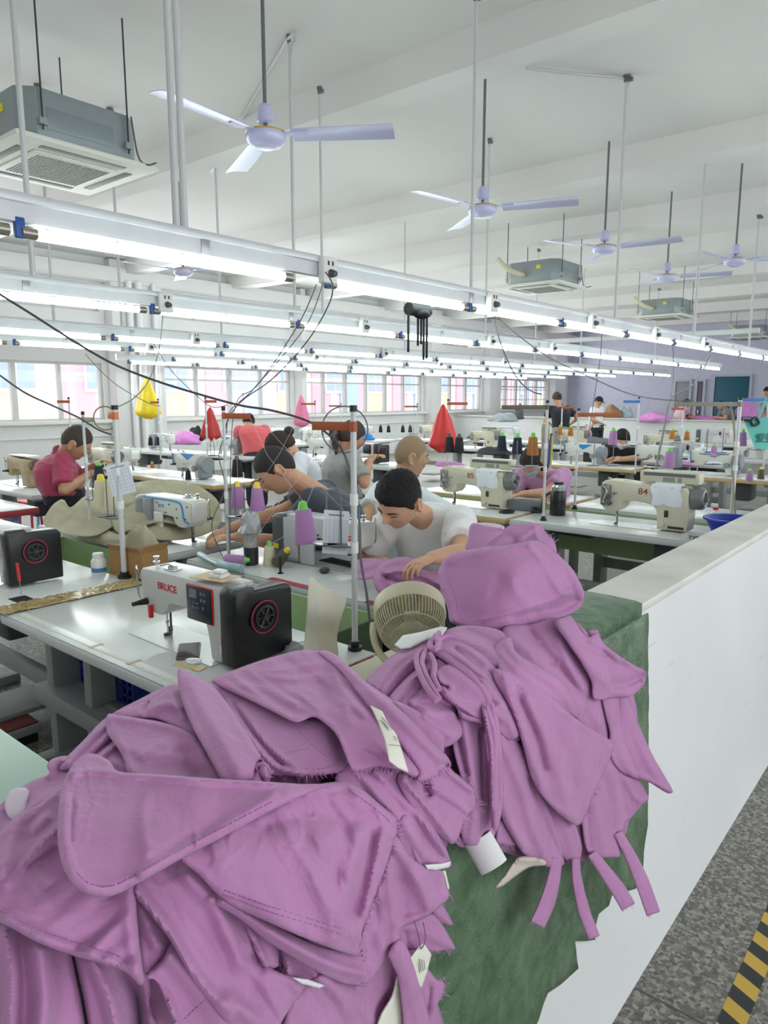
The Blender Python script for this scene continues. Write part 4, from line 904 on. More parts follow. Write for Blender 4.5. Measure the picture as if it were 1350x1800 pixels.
# the dark shirted man in profile
person('man in a dark grey tee with a short fade haircut bending left over his work', pd(487, 826, 3.85), V3(-0.80, -0.66, 0.10), V3(-0.5, 0.86, 0), pd(562, 862, 3.98), V3(-0.10, 0, 1.0), pd(590, 1010, 4.15),
    pd(418, 944, 3.72), pd(400, 930, 4.0), (66, 70, 80), skinc=(200, 152, 122), hair='buzz', hairc=(42, 38, 38), s=1.0, voxel=0.005, wrinkle=0.007, sleeve=0.75, elL=pd(500, 955, 3.85), girth=1.2, shw=0.2)
# the bald man
person('man with a shaved head in a pale grey tee, sitting with his back half turned', pd(722, 802, 4.65), V3(0.85, -0.12, -0.25), V3(0.1, 1, 0), pd(703, 862, 4.75), V3(-0.62, 0, -0.78), pd(700, 990, 4.85),
    pd(660, 940, 5.1), pd(640, 935, 4.75), (214, 222, 222), skinc=(186, 148, 116), hair='stubble', hairc=(150, 126, 98), s=1.02, voxel=0.0065, girth=1.15, shw=0.2, elL=pd(640, 915, 4.6), elR=pd(820, 930, 4.7))

# the man in maroon, standing and bent forward
person('man in a maroon collared tee and black apron standing bent beside the pier', pd(133, 778, 5.6), V3(0.8, -0.55, -0.35), V3(0.45, 0.9, 0), pd(107, 800, 5.65), V3(-0.45, 0, -0.9), pd(112, 868, 5.6),
    pd(168, 815, 5.95), pd(160, 832, 5.5), (164, 58, 88), trousers=(30, 31, 36), skinc=(188, 140, 110), hair='buzz', hairc=(66, 56, 50), voxel=0.0085, stand=True, collar=True, girth=1.12, sleeve=0.85, facing_dir=V3(0.9, 0, -0.4), hs=1.15)
person('woman in a white tee, dark hair in a bun, behind the dark shirted man', pd(496, 786, 5.6), V3(-0.55, -0.75, 0.2), V3(-0.3, 0.9, 0.1), pd(520, 800, 5.75), V3(0.3, 0, 0.9), pd(530, 885, 5.9),
    pd(470, 845, 5.5), pd(478, 850, 5.8), (226, 228, 234), skinc=(214, 168, 140), hair='bun', hairc=(52, 38, 34), voxel=0.009, hs=1.12, s=0.95)
person('woman in a grey tee with a brown ponytail, seen from behind', pd(617, 768, 6.1), V3(0.85, -0.35, -0.4), V3(0.2, 0.95, 0), pd(605, 795, 6.15), V3(-0.4, 0, -0.9), pd(608, 880, 6.2),
    pd(652, 808, 6.35), pd(650, 812, 6.0), (150, 150, 146), skinc=(196, 146, 116), hair='pony', hairc=(70, 52, 44), voxel=0.009, hs=1.1, sleeve=0.8, girth=1.05)
person('person in a coral top with tied dark hair, turned to the windows', pd(437, 741, 10.4), V3(-0.3, -0.6, -0.9), V3(0.1, 0.9, -0.2), pd(443, 752, 10.3), V3(-0.9, 0, 0.3), pd(450, 800, 10.2),
    pd(425, 790, 10.7), pd(465, 800, 10.7), (214, 96, 100), hair='bun', hairc=(40, 32, 32), voxel=0.012, hs=0.95, sleeve=0.9, stand=True)
person('person in a lilac tee and pale blue face mask behind the cream machine numbered 85', pd(936, 812, 5.75), V3(-0.5, -0.75, 0.45), V3(-0.3, 0.8, 0.5), pd(955, 828, 5.95), V3(0.8, 0, 0.55), pd(965, 910, 6.15),
    pd(918, 868, 5.6), pd(935, 868, 5.9), (196, 146, 190), skinc=(206, 156, 130), hair='long', hairc=(44, 34, 32), voxel=0.009, mask=(150, 190, 214), hs=1.08, s=0.95)
person('woman in a sleeveless black top and white face mask behind the blue triangle machine', pd(1093, 772, 8.9), V3(-0.1, -0.55, 0.9), V3(0, 0.9, 0.3), pd(1098, 786, 9.0), V3(0.95, 0, 0.1), pd(1100, 850, 9.1),
    pd(1085, 808, 8.7), pd(1078, 806, 8.8), (26, 26, 30), skinc=(208, 158, 130), hair='long', hairc=(24, 22, 24), voxel=0.012, mask=(226, 230, 232), sleeve=0.32, elL=pd(1138, 803, 8.8), hs=1.05)
person('standing woman in a black top and grey checked apron in front of the low partition', pd(979, 700, 14.6), V3(-0.2, -0.3, -0.9), V3(0, 1, 0), pd(983, 716, 14.6), V3(-0.95, 0, 0.2), pd(985, 752, 14.6),
    pd(967, 745, 14.9), pd(1003, 745, 14.9), (34, 34, 40), trousers=(150, 152, 154), hair='bun', hairc=(70, 60, 56), voxel=0.016, stand=True, hs=1.0)
person('person in a white top and black cap behind the low partition', pd(1052, 706, 18.0), V3(0.6, -0.3, 0.5), V3(0, 1, 0), pd(1050, 718, 18.0), V3(0.8, 0, -0.6), pd(1050, 752, 18.0),
    pd(1040, 748, 17.8), pd(1058, 744, 17.8), (226, 226, 230), hair='short', hairc=(24, 24, 26), voxel=0.02, stand=True, cap=(22, 22, 26), hs=1.0)
person('person in a grey tee reaching left across the far cutting table', pd(1268, 714, 18.2), V3(-0.9, -0.5, 0.1), V3(-0.3, 0.9, 0), pd(1274, 719, 18.2), V3(-0.2, 0, 1), pd(1285, 752, 18.3),
    pd(1256, 733, 18.0), pd(1258, 733, 18.4), (128, 130, 134), hair='short', hairc=(40, 34, 32), voxel=0.02, stand=True, hs=1.0)
person('person in a pale pink top bending at the left of the far cutting table', pd(1206, 710, 18.8), V3(0.8, -0.5, 0.1), V3(0.3, 0.9, 0), pd(1200, 716, 18.8), V3(0.2, 0, -1), pd(1196, 750, 18.8),
    pd(1216, 733, 18.6), pd(1218, 733, 19.0), (224, 190, 200), hair='short', hairc=(80, 52, 44), voxel=0.02, stand=True, hs=1.0)
person('person in a pale blue top at the right edge behind the pink sack', pd(1349, 689, 18.5), V3(-0.8, -0.3, 0.4), V3(0, 1, 0), pd(1351, 701, 18.5), V3(0.2, 0, 0.9), pd(1352, 745, 18.5),
    pd(1338, 728, 18.3), pd(1340, 732, 18.3), (168, 178, 206), hair='short', hairc=(34, 30, 32), voxel=0.02, stand=True, hs=1.0)
# ---------------- heaps of purple garments on the partition wall ----------------
import numpy as np
def tps(ctrl):
    P_ = np.array([(a/1000, b/1000) for a, b, c in ctrl]); z = np.array([c for a, b, c in ctrl]); n = len(P_)
    d = np.sqrt(((P_[:, None]-P_[None])**2).sum(-1)); K = np.where(d > 0, d*d*np.log(d+1e-12), 0)+np.eye(n)*1e-4
    A = np.zeros((n+3, n+3)); A[:n, :n] = K; A[:n, n:] = np.c_[np.ones(n), P_]; A[n:, :n] = A[:n, n:].T
    w = np.linalg.solve(A, np.r_[z, 0, 0, 0])
    def f(x, y):
        q = np.array((x/1000, y/1000)); r = np.sqrt(((P_-q)**2).sum(-1)); k = np.where(r > 0, r*r*np.log(r+1e-12), 0)
        return float(k @ w[:n]+w[n]+w[n+1]*q[0]+w[n+2]*q[1])
    return f
D1 = tps([(0, 1480, .93), (-60, 1600, .84), (60, 1400, .98), (100, 1340, 1.04), (190, 1250, 1.14), (315, 1175, 1.26), (420, 1170, 1.32), (520, 1145, 1.38), (610, 1170, 1.40), (700, 1235, 1.37), (790, 1285, 1.33), (835, 1400, 1.27), (790, 1520, 1.25), (795, 1660, 1.25), (760, 1800, 1.24),
    (400, 1300, 1.08), (560, 1290, 1.17), (690, 1370, 1.17), (220, 1400, .97), (180, 1480, .89), (350, 1470, .91), (500, 1480, .97), (640, 1500, 1.05), (90, 1620, .80), (300, 1650, .82), (500, 1680, .90), (0, 1800, .74), (620, 1760, 1.0), (250, 1820, .77), (450, 1820, .86)])
D2 = tps([(640, 1200, 1.62), (700, 1145, 1.62), (760, 1125, 1.58), (690, 1230, 1.56), (800, 1250, 1.46), (760, 1280, 1.45), (800, 1480, 1.36), (850, 1350, 1.38), (900, 1500, 1.42), (960, 1530, 1.5), (1000, 1300, 1.52), (1000, 1500, 1.58), (1100, 1270, 1.78), (1182, 1390, 1.86), (1130, 1420, 1.80), (1080, 1500, 1.70),
    (1130, 1190, 1.88), (1000, 1150, 1.68), (900, 1150, 1.55), (860, 1200, 1.46), (1000, 1080, 1.78)])
D3 = tps([(773, 1020, 1.76), (791, 1100, 1.66), (889, 1115, 1.62), (900, 1020, 1.62), (960, 1095, 1.70), (1027, 1040, 1.80), (1000, 985, 1.80), (942, 920, 1.88), (829, 922, 1.86), (850, 970, 1.72), (940, 960, 1.76)])
purple = None
def purple_mat():
    m = bpy.data.materials.new('purple_cotton'); m.use_nodes = True; nt = m.node_tree; b = nt.nodes['Principled BSDF']; tc = nt.nodes.new('ShaderNodeTexCoord')
    n = nt.nodes.new('ShaderNodeTexNoise'); n.inputs['Scale'].default_value = 14; n.inputs['Detail'].default_value = 6; nt.links.new(tc.outputs['Object'], n.inputs['Vector'])
    r = nt.nodes.new('ShaderNodeValToRGB'); e = r.color_ramp.elements; e[0].position = .3; e[1].position = .72
    c0 = [lin(v) for v in PURPLE]; e[0].color = (c0[0]*0.93, c0[1]*0.92, c0[2]*0.93, 1); e[1].color = (c0[0]*1.05, c0[1]*1.07, c0[2]*1.05, 1)
    nt.links.new(n.outputs['Fac'], r.inputs[0]); nt.links.new(r.outputs[0], b.inputs['Base Color']); b.inputs['Roughness'].default_value = 0.85; b.inputs['Sheen Weight'].default_value = 0.25; b.inputs['Sheen Tint'].default_value = (0.9, 0.75, 0.95, 1)
    b.inputs['Specular IOR Level'].default_value = 0.2
    w = nt.nodes.new('ShaderNodeTexNoise'); w.inputs['Scale'].default_value = 38; w.inputs['Detail'].default_value = 4; w.inputs['Distortion'].default_value = 1.2; nt.links.new(tc.outputs['Object'], w.inputs['Vector'])
    w2 = nt.nodes.new('ShaderNodeTexNoise'); w2.inputs['Scale'].default_value = 900; nt.links.new(tc.outputs['Object'], w2.inputs['Vector'])
    b1 = nt.nodes.new('ShaderNodeBump'); b1.inputs['Strength'].default_value = .36; b1.inputs['Distance'].default_value = 0.008; b2 = nt.nodes.new('ShaderNodeBump'); b2.inputs['Strength'].default_value = .25; b2.inputs['Distance'].default_value = 0.001
    nt.links.new(w.outputs['Fac'], b1.inputs['Height']); nt.links.new(w2.outputs['Fac'], b2.inputs['Height']); nt.links.new(b1.outputs[0], b2.inputs['Normal']); nt.links.new(b2.outputs[0], b.inputs['Normal']); return m
PURPLE = (187, 132, 176)
purple = purple_mat(); stitch_m = M('stitch_thread', (150, 92, 148), 0.8); fray_m = M('fray_thread', (214, 160, 208), 0.8)
_SG = {}
def segd(px, py, poly):
    k = id(poly); e = _SG.get(k)
    if e is None or e[0] is not poly:
        A = np.array(poly[:-1], float); B_ = np.array(poly[1:], float); d = B_-A; e = (poly, A[:, 0], A[:, 1], d[:, 0], d[:, 1], np.maximum((d*d).sum(1), 1e-9)); _SG[k] = e
    _, ax, ay, dx, dy, L = e; u = px-ax; v = py-ay; t = np.clip((u*dx+v*dy)/L, 0, 1); u = u-t*dx; v = v-t*dy
    return math.sqrt(float((u*u+v*v).min()))
def smooth2(pts, k=5, closed=True): return [(p.x, p.y) for p in smoothpts([(a, b, 0) for a, b in pts], k, closed)]
def inside(x, y, poly):
    c = False; n = len(poly); j = n-1
    for i in range(n):
        xi, yi = poly[i]; xj, yj = poly[j]
        if (yi > y) != (yj > y) and x < (xj-xi)*(y-yi)/(yj-yi)+xi: c = not c
        j = i
    return c
def rest(D, x, y):
    d = ray(x, y)/F; a = (1.045-H)/d.z if d.z < 0 else 9; b = -0.675/d.x if d.x < 0 else 9
    k = 0.42; h = max(0, min(1, 0.5+0.5*(a-b)/k)); lim = a*h+b*(1-h)+k*h*(1-h)-0.17; k = 0.12; h = max(0, min(1, 0.5+0.5*(lim-D)/k)); return lim*(1-h)+D*h-k*h*(1-h)
def sheet(label, out, base, layer=0.0, folds=(), auto=None, g=7.0, thick=0.0028, roll=0.006, rollw=8, stitch=(), fray=(), tilt=None, mat=None, name='purple_garment', cat='garment', group='purple garments heaped on the partition wall', seed=0, round_=True, extra=None, parent=None):
    layer = layer*1.45 if base in (D1, D2) else layer; g = max(2.6, g*0.68)
    poly = smooth2(out, 5) if round_ else [tuple(p) for p in out]
    if round_:   # resample evenly
        q = [poly[0]]; acc = 0
        for a, b in zip(poly, poly[1:]+poly[:1]):
            if math.hypot(b[0]-q[-1][0], b[1]-q[-1][1]) > g*0.8: q.append(b)
        if math.hypot(q[0][0]-q[-1][0], q[0][1]-q[-1][1]) < g*0.5: q.pop()
        poly = q
    else:
        q = []
        for a, b in zip(poly, poly[1:]+poly[:1]):
            n = max(1, int(math.hypot(b[0]-a[0], b[1]-a[1])/g)); q += [(a[0]+(b[0]-a[0])*i/n, a[1]+(b[1]-a[1])*i/n) for i in range(n)]
        poly = q
    FO = [(smooth2(f[0], 4, False), max(f[1], 1.5*g), f[2]) for f in folds]
    loop = poly+poly[:1]
    def S(x, y, lift=0.0):
        D = rest(base(x, y), x, y)-layer if base in (D1, D2) else base(x, y)-layer
        if tilt: D += tilt[0]*(x-tilt[2])/1000+tilt[1]*(y-tilt[3])/1000
        d = 0.0
        for pl, w, a in FO:
            t = segd(x, y, pl)
            if t < w*3.2:
                e = t/w; d += 1.65*a*(math.exp(-e*e)*0.75+math.exp(-math.sqrt(e*e+0.06)*2.1)*0.3)
        if auto:
            ang, wl, am = auto; am *= 1.7; ca, sa = math.cos(math.radians(ang)), math.sin(math.radians(ang))
            uu = (x*ca+y*sa); vv = (-x*sa+y*ca); wv = noise.noise(Vector((uu/420, vv/260, seed)))*1.3
            n1 = noise.noise(Vector((uu/(wl*5), vv/wl+wv, seed+3.3))); n2 = noise.noise(Vector((uu/(wl*2.2), vv/(wl*0.4)+wv, seed+9.1)))
            d += am*(1.1*(1-abs(n1)*3.0)*0.55+n2*0.5)
            n3 = noise.noise(Vector((uu/55+wv, vv/24+wv*2, seed+5.5))); n4 = noise.noise(Vector((uu/200, vv/200, seed+7.7))); d += 0.0030*max(0, 1-abs(n3)*5)*max(0, n4*2.2+0.35)
        ed = segd(x, y, loop)
        if ed < rollw: d -= roll*(1-ed/rollw)**2
        return pD(x, y, D-d-lift)
    xs = [p[0] for p in poly]; ys = [p[1] for p in poly]; pts = [Vector(p) for p in poly]; r2 = random.Random(seed+5)
    yv = min(ys)+g*0.5; row = 0
    while yv < max(ys):
        xv = min(xs)+(g*0.5 if row % 2 else 0)
        while xv < max(xs):
            if inside(xv, yv, poly) and segd(xv, yv, loop) > g*0.55: pts.append(Vector((xv, yv)))
            xv += g
        yv += g*0.87; row += 1
    n = len(poly); res = geometry.delaunay_2d_cdt(pts, [(i, (i+1) % n) for i in range(n)], [], 1, 1e-4)
    mb = MB(); mb.add([S(p.x, p.y) for p in res[0]], [tuple(f) for f in res[2] if len(f) == 3])
    root = mb.build(name, mat or purple, parent, smooth=75)
    md = root.modifiers.new('th', 'SOLIDIFY'); md.thickness = thick; md.offset = 0
    if parent is None: tag(root, label, cat, group)
    for pl in stitch:
        m = MB(); sp = smooth2(pl, 8, False); last = None; acc = 0; on = True; cur = []
        for a, b in zip(sp, sp[1:]):
            L = math.hypot(b[0]-a[0], b[1]-a[1]); k = max(1, int(L/2))
            for i in range(k):
                p = (a[0]+(b[0]-a[0])*i/k, a[1]+(b[1]-a[1])*i/k); cur.append(p); acc += L/k
                if acc > (5.0 if on else 2.2):
                    if on and len(cur) > 1: m.tube([S(cur[0][0], cur[0][1], 0.0018), S(cur[-1][0], cur[-1][1], 0.0018)], 0.0007, 4)
                    on = not on; acc = 0; cur = [p]
        if m.v: m.build('stitching', stitch_m, root)
    for fi, fr_ in enumerate(fray):
        pl, dens, L0 = fr_; m = MB(); sp = smooth2(pl, 6, False) if len(pl) > 2 else pl
        cx_, cy_ = sum(xs)/len(xs), sum(ys)/len(ys)
        for a, b in zip(sp, sp[1:]):
            L = math.hypot(b[0]-a[0], b[1]-a[1]); k = int(L*dens*0.6+r2.random())
            for _ in range(k):
                t = r2.random(); p = (a[0]+(b[0]-a[0])*t, a[1]+(b[1]-a[1])*t); nx, ny = (b[1]-a[1])/max(L, .01), -(b[0]-a[0])/max(L, .01)
                if nx*(p[0]-cx_)+ny*(p[1]-cy_) < 0: nx, ny = -nx, -ny
                ll = L0*0.75*(0.3+r2.random()**2*1.3); jx, jy = r2.uniform(-.6, .6), r2.uniform(-.4, .9)
                q = [(p[0]+(nx*s_+jx*s_*s_)*ll, p[1]+(ny*s_+jy*s_*s_)*ll) for s_ in (-0.15, 0.3, 0.65, 1.0)]
                D = (rest(base(p[0], p[1]), p[0], p[1]) if base in (D1, D2) else base(p[0], p[1]))-layer
                if tilt: D += tilt[0]*(p[0]-tilt[2])/1000+tilt[1]*(p[1]-tilt[3])/1000
                m.tube([pD(a_, b_, D+0.002+r2.uniform(-.004, .004)) for a_, b_ in q], [0.0006, 0.0005, 0.0004, 0.0003], 4, cap=False)
        if m.v: m.build('fray', fray_m, root)
    return root
G = 'purple garments heaped on the partition wall'
# ---- near heap, back layers first
sheet('crumpled purple garment at the bottom of the near heap, seen between the others', [(-60, 1820), (-60, 1500), (60, 1410), (110, 1345), (200, 1270), (300, 1215), (420, 1190), (560, 1165), (640, 1215), (740, 1290), (800, 1380), (790, 1470), (765, 1540), (770, 1640), (745, 1700), (750, 1850), (300, 1860)], D1, -0.055, auto=(70, 60, 0.02), g=13, seed=3)
sheet('purple garment edge curling over at the far left of the near heap', [(-20, 1490), (-20, 1440), (20, 1400), (55, 1375), (86, 1362), (84, 1345), (96, 1334), (122, 1330), (150, 1338), (200, 1330), (180, 1370), (130, 1400), (110, 1440), (60, 1480), (10, 1530)], D1, -0.03, [([(86, 1362), (100, 1340), (125, 1336)], 7, 0.012), ([(10, 1470), (60, 1420), (110, 1395)], 12, 0.012), ([(20, 1510), (60, 1450), (120, 1420)], 9, -0.008)], g=6, seed=2)
sheet('folded purple strips stacked along the upper left edge of the near heap', [(104, 1350), (150, 1300), (188, 1262), (250, 1228), (300, 1205), (330, 1212), (330, 1260), (270, 1290), (250, 1330), (232, 1368), (180, 1350), (140, 1350)], D1, -0.02,
      [([(120, 1345), (165, 1295), (200, 1270), (300, 1212)], 4, 0.008), ([(135, 1350), (175, 1308), (195, 1290)], 4, 0.008), ([(150, 1352), (185, 1325), (215, 1300)], 5, 0.010), ([(160, 1330), (200, 1300)], 4, -0.01), ([(205, 1275), (250, 1245), (300, 1235)], 6, -0.016), ([(200, 1340), (235, 1350)], 9, 0.01)], g=5, seed=4)
sheet('purple garment with a grey piped edge below the pointed roll', [(189, 1259), (200, 1257), (232, 1262), (300, 1275), (345, 1298), (370, 1340), (395, 1370), (300, 1378), (235, 1368), (215, 1325), (190, 1290)], D1, 0.0,
      [([(195, 1262), (240, 1268), (300, 1280), (342, 1296)], 5, 0.007), ([(250, 1330), (280, 1310), (300, 1318)], 9, 0.007), ([(260, 1345), (290, 1330), (320, 1335)], 8, 0.005), ([(330, 1330), (345, 1360)], 22, -0.014), ([(195, 1270), (215, 1310), (232, 1355)], 6, 0.004)], auto=(20, 50, 0.006), g=6, seed=5)
sheet('purple garment lying across the top of the near heap under the pointed roll', [(200, 1254), (262, 1232), (300, 1212), (322, 1214), (332, 1250), (345, 1296), (310, 1278), (270, 1262), (230, 1262)], D1, -0.006, [([(250, 1256), (290, 1238), (320, 1245)], 7, 0.012), ([(255, 1250), (262, 1236)], 5, -0.012), ([(302, 1222), (312, 1240), (322, 1262)], 5, 0.008)], g=5, seed=6)
sheet('purple pocket panel with zigzag stitching under the top flap', [(385, 1200), (440, 1225), (520, 1262), (580, 1275), (612, 1330), (612, 1352), (560, 1362), (500, 1362), (462, 1352), (430, 1290), (395, 1232)], D1, -0.004,
      [([(400, 1240), (440, 1300), (480, 1345), (530, 1360)], 4, 0.008), ([(412, 1240), (450, 1295), (495, 1345)], 3, -0.008), ([(425, 1245), (470, 1310), (520, 1350)], 4, 0.007), ([(590, 1290), (600, 1330)], 14, -0.012)], g=5, stitch=[[(452, 1278), (505, 1270)], [(454, 1282), (507, 1274)], [(492, 1326), (545, 1316)], [(520, 1280), (560, 1320), (605, 1346)], [(520, 1350), (565, 1352), (602, 1340)]], fray=[([(470, 1356), (540, 1362), (612, 1348)], 0.5, 12)], seed=7)
sheet('large purple flap across the top of the near heap with the white paper tag', [(372, 1196), (400, 1184), (441, 1168), (500, 1150), (530, 1144), (566, 1146), (590, 1158), (612, 1172), (640, 1198), (700, 1240), (745, 1290), (782, 1345), (770, 1358), (733, 1366), (700, 1352), (665, 1347), (625, 1356), (612, 1340), (596, 1298), (575, 1274), (551, 1259), (520, 1268), (480, 1250), (425, 1224), (390, 1208)], D1, 0.014,
      [([(400, 1206), (460, 1240), (515, 1266), (550, 1262), (585, 1282), (605, 1320), (617, 1350)], 5, 0.008), ([(470, 1190), (520, 1196), (562, 1190)], 4, 0.007), ([(460, 1182), (510, 1178), (560, 1168)], 4, 0.006), ([(500, 1212), (530, 1225), (560, 1250)], 8, 0.007), ([(590, 1180), (602, 1215), (640, 1260)], 5, 0.007), ([(572, 1180), (600, 1190), (640, 1240), (670, 1280)], 4, -0.006), ([(420, 1205), (470, 1215), (520, 1240)], 7, 0.006), ([(600, 1225), (610, 1250)], 10, 0.008), ([(560, 1200), (580, 1230)], 14, -0.008), ([(620, 1275), (650, 1300), (690, 1340)], 16, 0.012)],
      auto=(30, 34, 0.006), g=5.5, stitch=[[(575, 1156), (610, 1184), (650, 1240), (700, 1300), (742, 1345)]], fray=[([(622, 1357), (665, 1349), (700, 1353), (735, 1368)], 0.6, 11)], seed=8)
sheet('purple hem strip running down the right edge of the top flap', [(560, 1146), (590, 1152), (645, 1203), (693, 1240), (760, 1305), (791, 1338), (786, 1352), (760, 1368), (733, 1372), (735, 1350), (690, 1290), (640, 1232), (600, 1180)], D1, 0.024, [([(600, 1166), (650, 1215), (700, 1262), (770, 1330)], 10, 0.009), ([(770, 1352), (785, 1345)], 7, -0.02)], g=5.5, fray=[([(730, 1373), (760, 1369), (790, 1346)], 0.7, 12)], seed=9, stitch=[[(604, 1196), (650, 1245), (700, 1300), (728, 1345)]])
sheet('purple panel with a square corner behind the tag flap', [(684, 1230), (730, 1248), (788, 1279), (780, 1302), (776, 1325), (745, 1300), (710, 1262)], D1, 0.006, [([(700, 1240), (740, 1262), (778, 1300)], 14, 0.008)], g=6, seed=10)
sheet('pointed purple sleeve rolled over the middle of the near heap', [(315, 1173), (322, 1178), (345, 1190), (372, 1206), (398, 1236), (425, 1278), (450, 1318), (466, 1342), (474, 1352), (470, 1378), (446, 1368), (428, 1374), (400, 1383), (388, 1366), (362, 1318), (340, 1278), (324, 1240), (314, 1200)], D1, 0.024,
      [([(330, 1195), (360, 1250), (400, 1320), (420, 1350)], 22, 0.016), ([(316, 1178), (326, 1235), (350, 1290), (390, 1365)], 4, 0.004), ([(455, 1340), (450, 1360), (458, 1372)], 6, -0.03)], g=5, rollw=9, roll=0.012, stitch=[], fray=[([(400, 1384), (430, 1372), (448, 1352), (466, 1342)], 0.25, 8), ([(466, 1344), (474, 1362), (468, 1380)], 0.8, 10), ([(428, 1376), (446, 1382)], 0.6, 14)], seed=11)
sheet('inner purple roll end with frayed edges inside the pointed sleeve', [(410, 1383), (436, 1358), (452, 1342), (466, 1346), (470, 1372), (452, 1384), (432, 1378)], D1, 0.018, [([(440, 1366), (455, 1352), (462, 1370)], 4, -0.012)], g=4, fray=[([(420, 1384), (452, 1386), (470, 1374)], 0.6, 12)], seed=12)
# right middle tiers
sheet('purple garment tier behind the corner of the big panel', [(590, 1375), (620, 1345), (680, 1352), (735, 1372), (760, 1440), (790, 1510), (780, 1522), (745, 1522), (728, 1518), (705, 1450), (650, 1400)], D1, -0.006,
      [([(620, 1350), (660, 1390), (710, 1460), (735, 1515)], 10, 0.009), ([(660, 1360), (700, 1400), (740, 1440), (790, 1510)], 5, 0.010), ([(650, 1358), (700, 1398), (745, 1440)], 3, -0.006), ([(730, 1400), (760, 1470), (780, 1500)], 12, 0.010)], auto=(55, 40, 0.006), g=6, fray=[([(620, 1352), (680, 1356), (730, 1374)], 0.4, 12), ([(720, 1500), (735, 1525)], 0.5, 14)], seed=13)
sheet('purple garment end with a frayed right edge beside the green cover', [(700, 1362), (745, 1362), (782, 1348), (800, 1360), (822, 1378), (834, 1392), (836, 1420), (822, 1430), (812, 1452), (800, 1480), (785, 1478), (750, 1445), (715, 1405)], D1, 0.006,
      [([(710, 1372), (750, 1420), (792, 1474)], 5, 0.009), ([(790, 1358), (828, 1388)], 6, 0.009), ([(760, 1385), (800, 1410), (822, 1428)], 5, 0.007), ([(745, 1375), (752, 1395)], 7, -0.02)], g=5, fray=[([(800, 1364), (832, 1392), (836, 1422)], 0.8, 12), ([(822, 1430), (800, 1482)], 0.8, 10), ([(750, 1366), (752, 1400)], 0.5, 18)], stitch=[[(762, 1388), (800, 1402), (826, 1420)]], seed=14)
sheet('purple garment tier with a white lining edge at the right of the near heap', [(700, 1440), (735, 1440), (790, 1512), (782, 1526), (748, 1524), (745, 1560), (720, 1520), (700, 1500)], D1, 0.0, [([(710, 1445), (745, 1500), (785, 1518)], 12, 0.010)], g=6, fray=[([(700, 1450), (728, 1520)], 0.4, 12)], seed=15)
sheet('draped purple garment hanging below the corner of the big panel', [(690, 1465), (720, 1505), (745, 1524), (775, 1530), (785, 1560), (788, 1576), (775, 1590), (745, 1612), (705, 1630), (700, 1655), (680, 1680), (650, 1722), (630, 1720), (636, 1640), (660, 1570), (680, 1510)], D1, 0.012,
      [([(690, 1480), (735, 1550), (755, 1590)], 12, 0.013), ([(680, 1520), (690, 1600), (695, 1650)], 11, 0.014), ([(705, 1545), (712, 1600)], 14, -0.014), ([(700, 1625), (745, 1606), (785, 1570)], 7, 0.008), ([(660, 1590), (650, 1680)], 12, -0.008)], auto=(80, 46, 0.007), g=5.5, fray=[([(772, 1592), (790, 1572)], 0.8, 7)], seed=16)
sheet('small purple garment points sticking out towards the green cover', [(760, 1600), (776, 1592), (794, 1622), (790, 1626), (770, 1618)], D1, 0.0, [([(765, 1602), (792, 1622)], 5, 0.006)], g=4, seed=17)
sheet('purple garment corner with a frayed lower edge above the paper tag', [(700, 1630), (745, 1612), (765, 1610), (798, 1664), (790, 1668), (765, 1672), (735, 1668), (700, 1665)], D1, 0.002, [([(720, 1630), (750, 1640), (795, 1664)], 9, 0.008), ([(712, 1640), (715, 1660)], 5, -0.006)], g=5, fray=[([(735, 1669), (765, 1673), (798, 1665)], 0.9, 7)], seed=18)
sheet('purple garment bottom hanging at the lower right of the near heap', [(640, 1700), (680, 1668), (700, 1690), (745, 1700), (765, 1720), (780, 1728), (778, 1745), (765, 1770), (752, 1800), (740, 1830), (520, 1840), (505, 1780), (540, 1730), (590, 1700)], D1, -0.008,
      [([(560, 1720), (620, 1760), (660, 1800)], 16, 0.010), ([(755, 1735), (750, 1790)], 6, -0.014), ([(690, 1690), (680, 1760)], 10, -0.01)], auto=(60, 50, 0.007), g=6, fray=[([(765, 1722), (780, 1730), (770, 1760)], 0.9, 9), ([(550, 1740), (620, 1790), (700, 1810)], 0.5, 13)], seed=19)
sheet('purple strap hanging over a pale paper at the bottom of the near heap', [(683, 1676), (700, 1652), (712, 1662), (728, 1700), (745, 1760), (757, 1810), (755, 1830), (715, 1830), (708, 1780), (700, 1720), (688, 1690)], D1, 0.03, [([(700, 1670), (720, 1730), (738, 1810)], 12, 0.008), ([(740, 1740), (752, 1800)], 3, 0.003)], g=5, seed=20)
# left side
sheet('purple garment with a curved hem covering the lower left of the near heap', [(-30, 1500), (-10, 1480), (30, 1435), (70, 1415), (110, 1385), (150, 1400), (240, 1500), (236, 1560), (238, 1600), (243, 1660), (251, 1722), (246, 1730), (232, 1714), (215, 1704), (175, 1690), (120, 1674), (70, 1655), (20, 1628), (-10, 1614), (-30, 1600)], D1, 0.008,
      [([(105, 1455), (60, 1500), (10, 1555)], 4, 0.006), ([(100, 1490), (50, 1520)], 8, -0.005), ([(40, 1430), (20, 1480), (5, 1540)], 12, 0.008), ([(222, 1560), (228, 1640), (240, 1710)], 12, 0.007), ([(10, 1615), (70, 1648), (130, 1668), (220, 1700)], 9, 0.004), ([(60, 1460), (80, 1440)], 9, 0.008)], auto=(-35, 60, 0.006), g=6.5, stitch=[[(0, 1602), (60, 1632), (130, 1656), (220, 1684)]], seed=21)
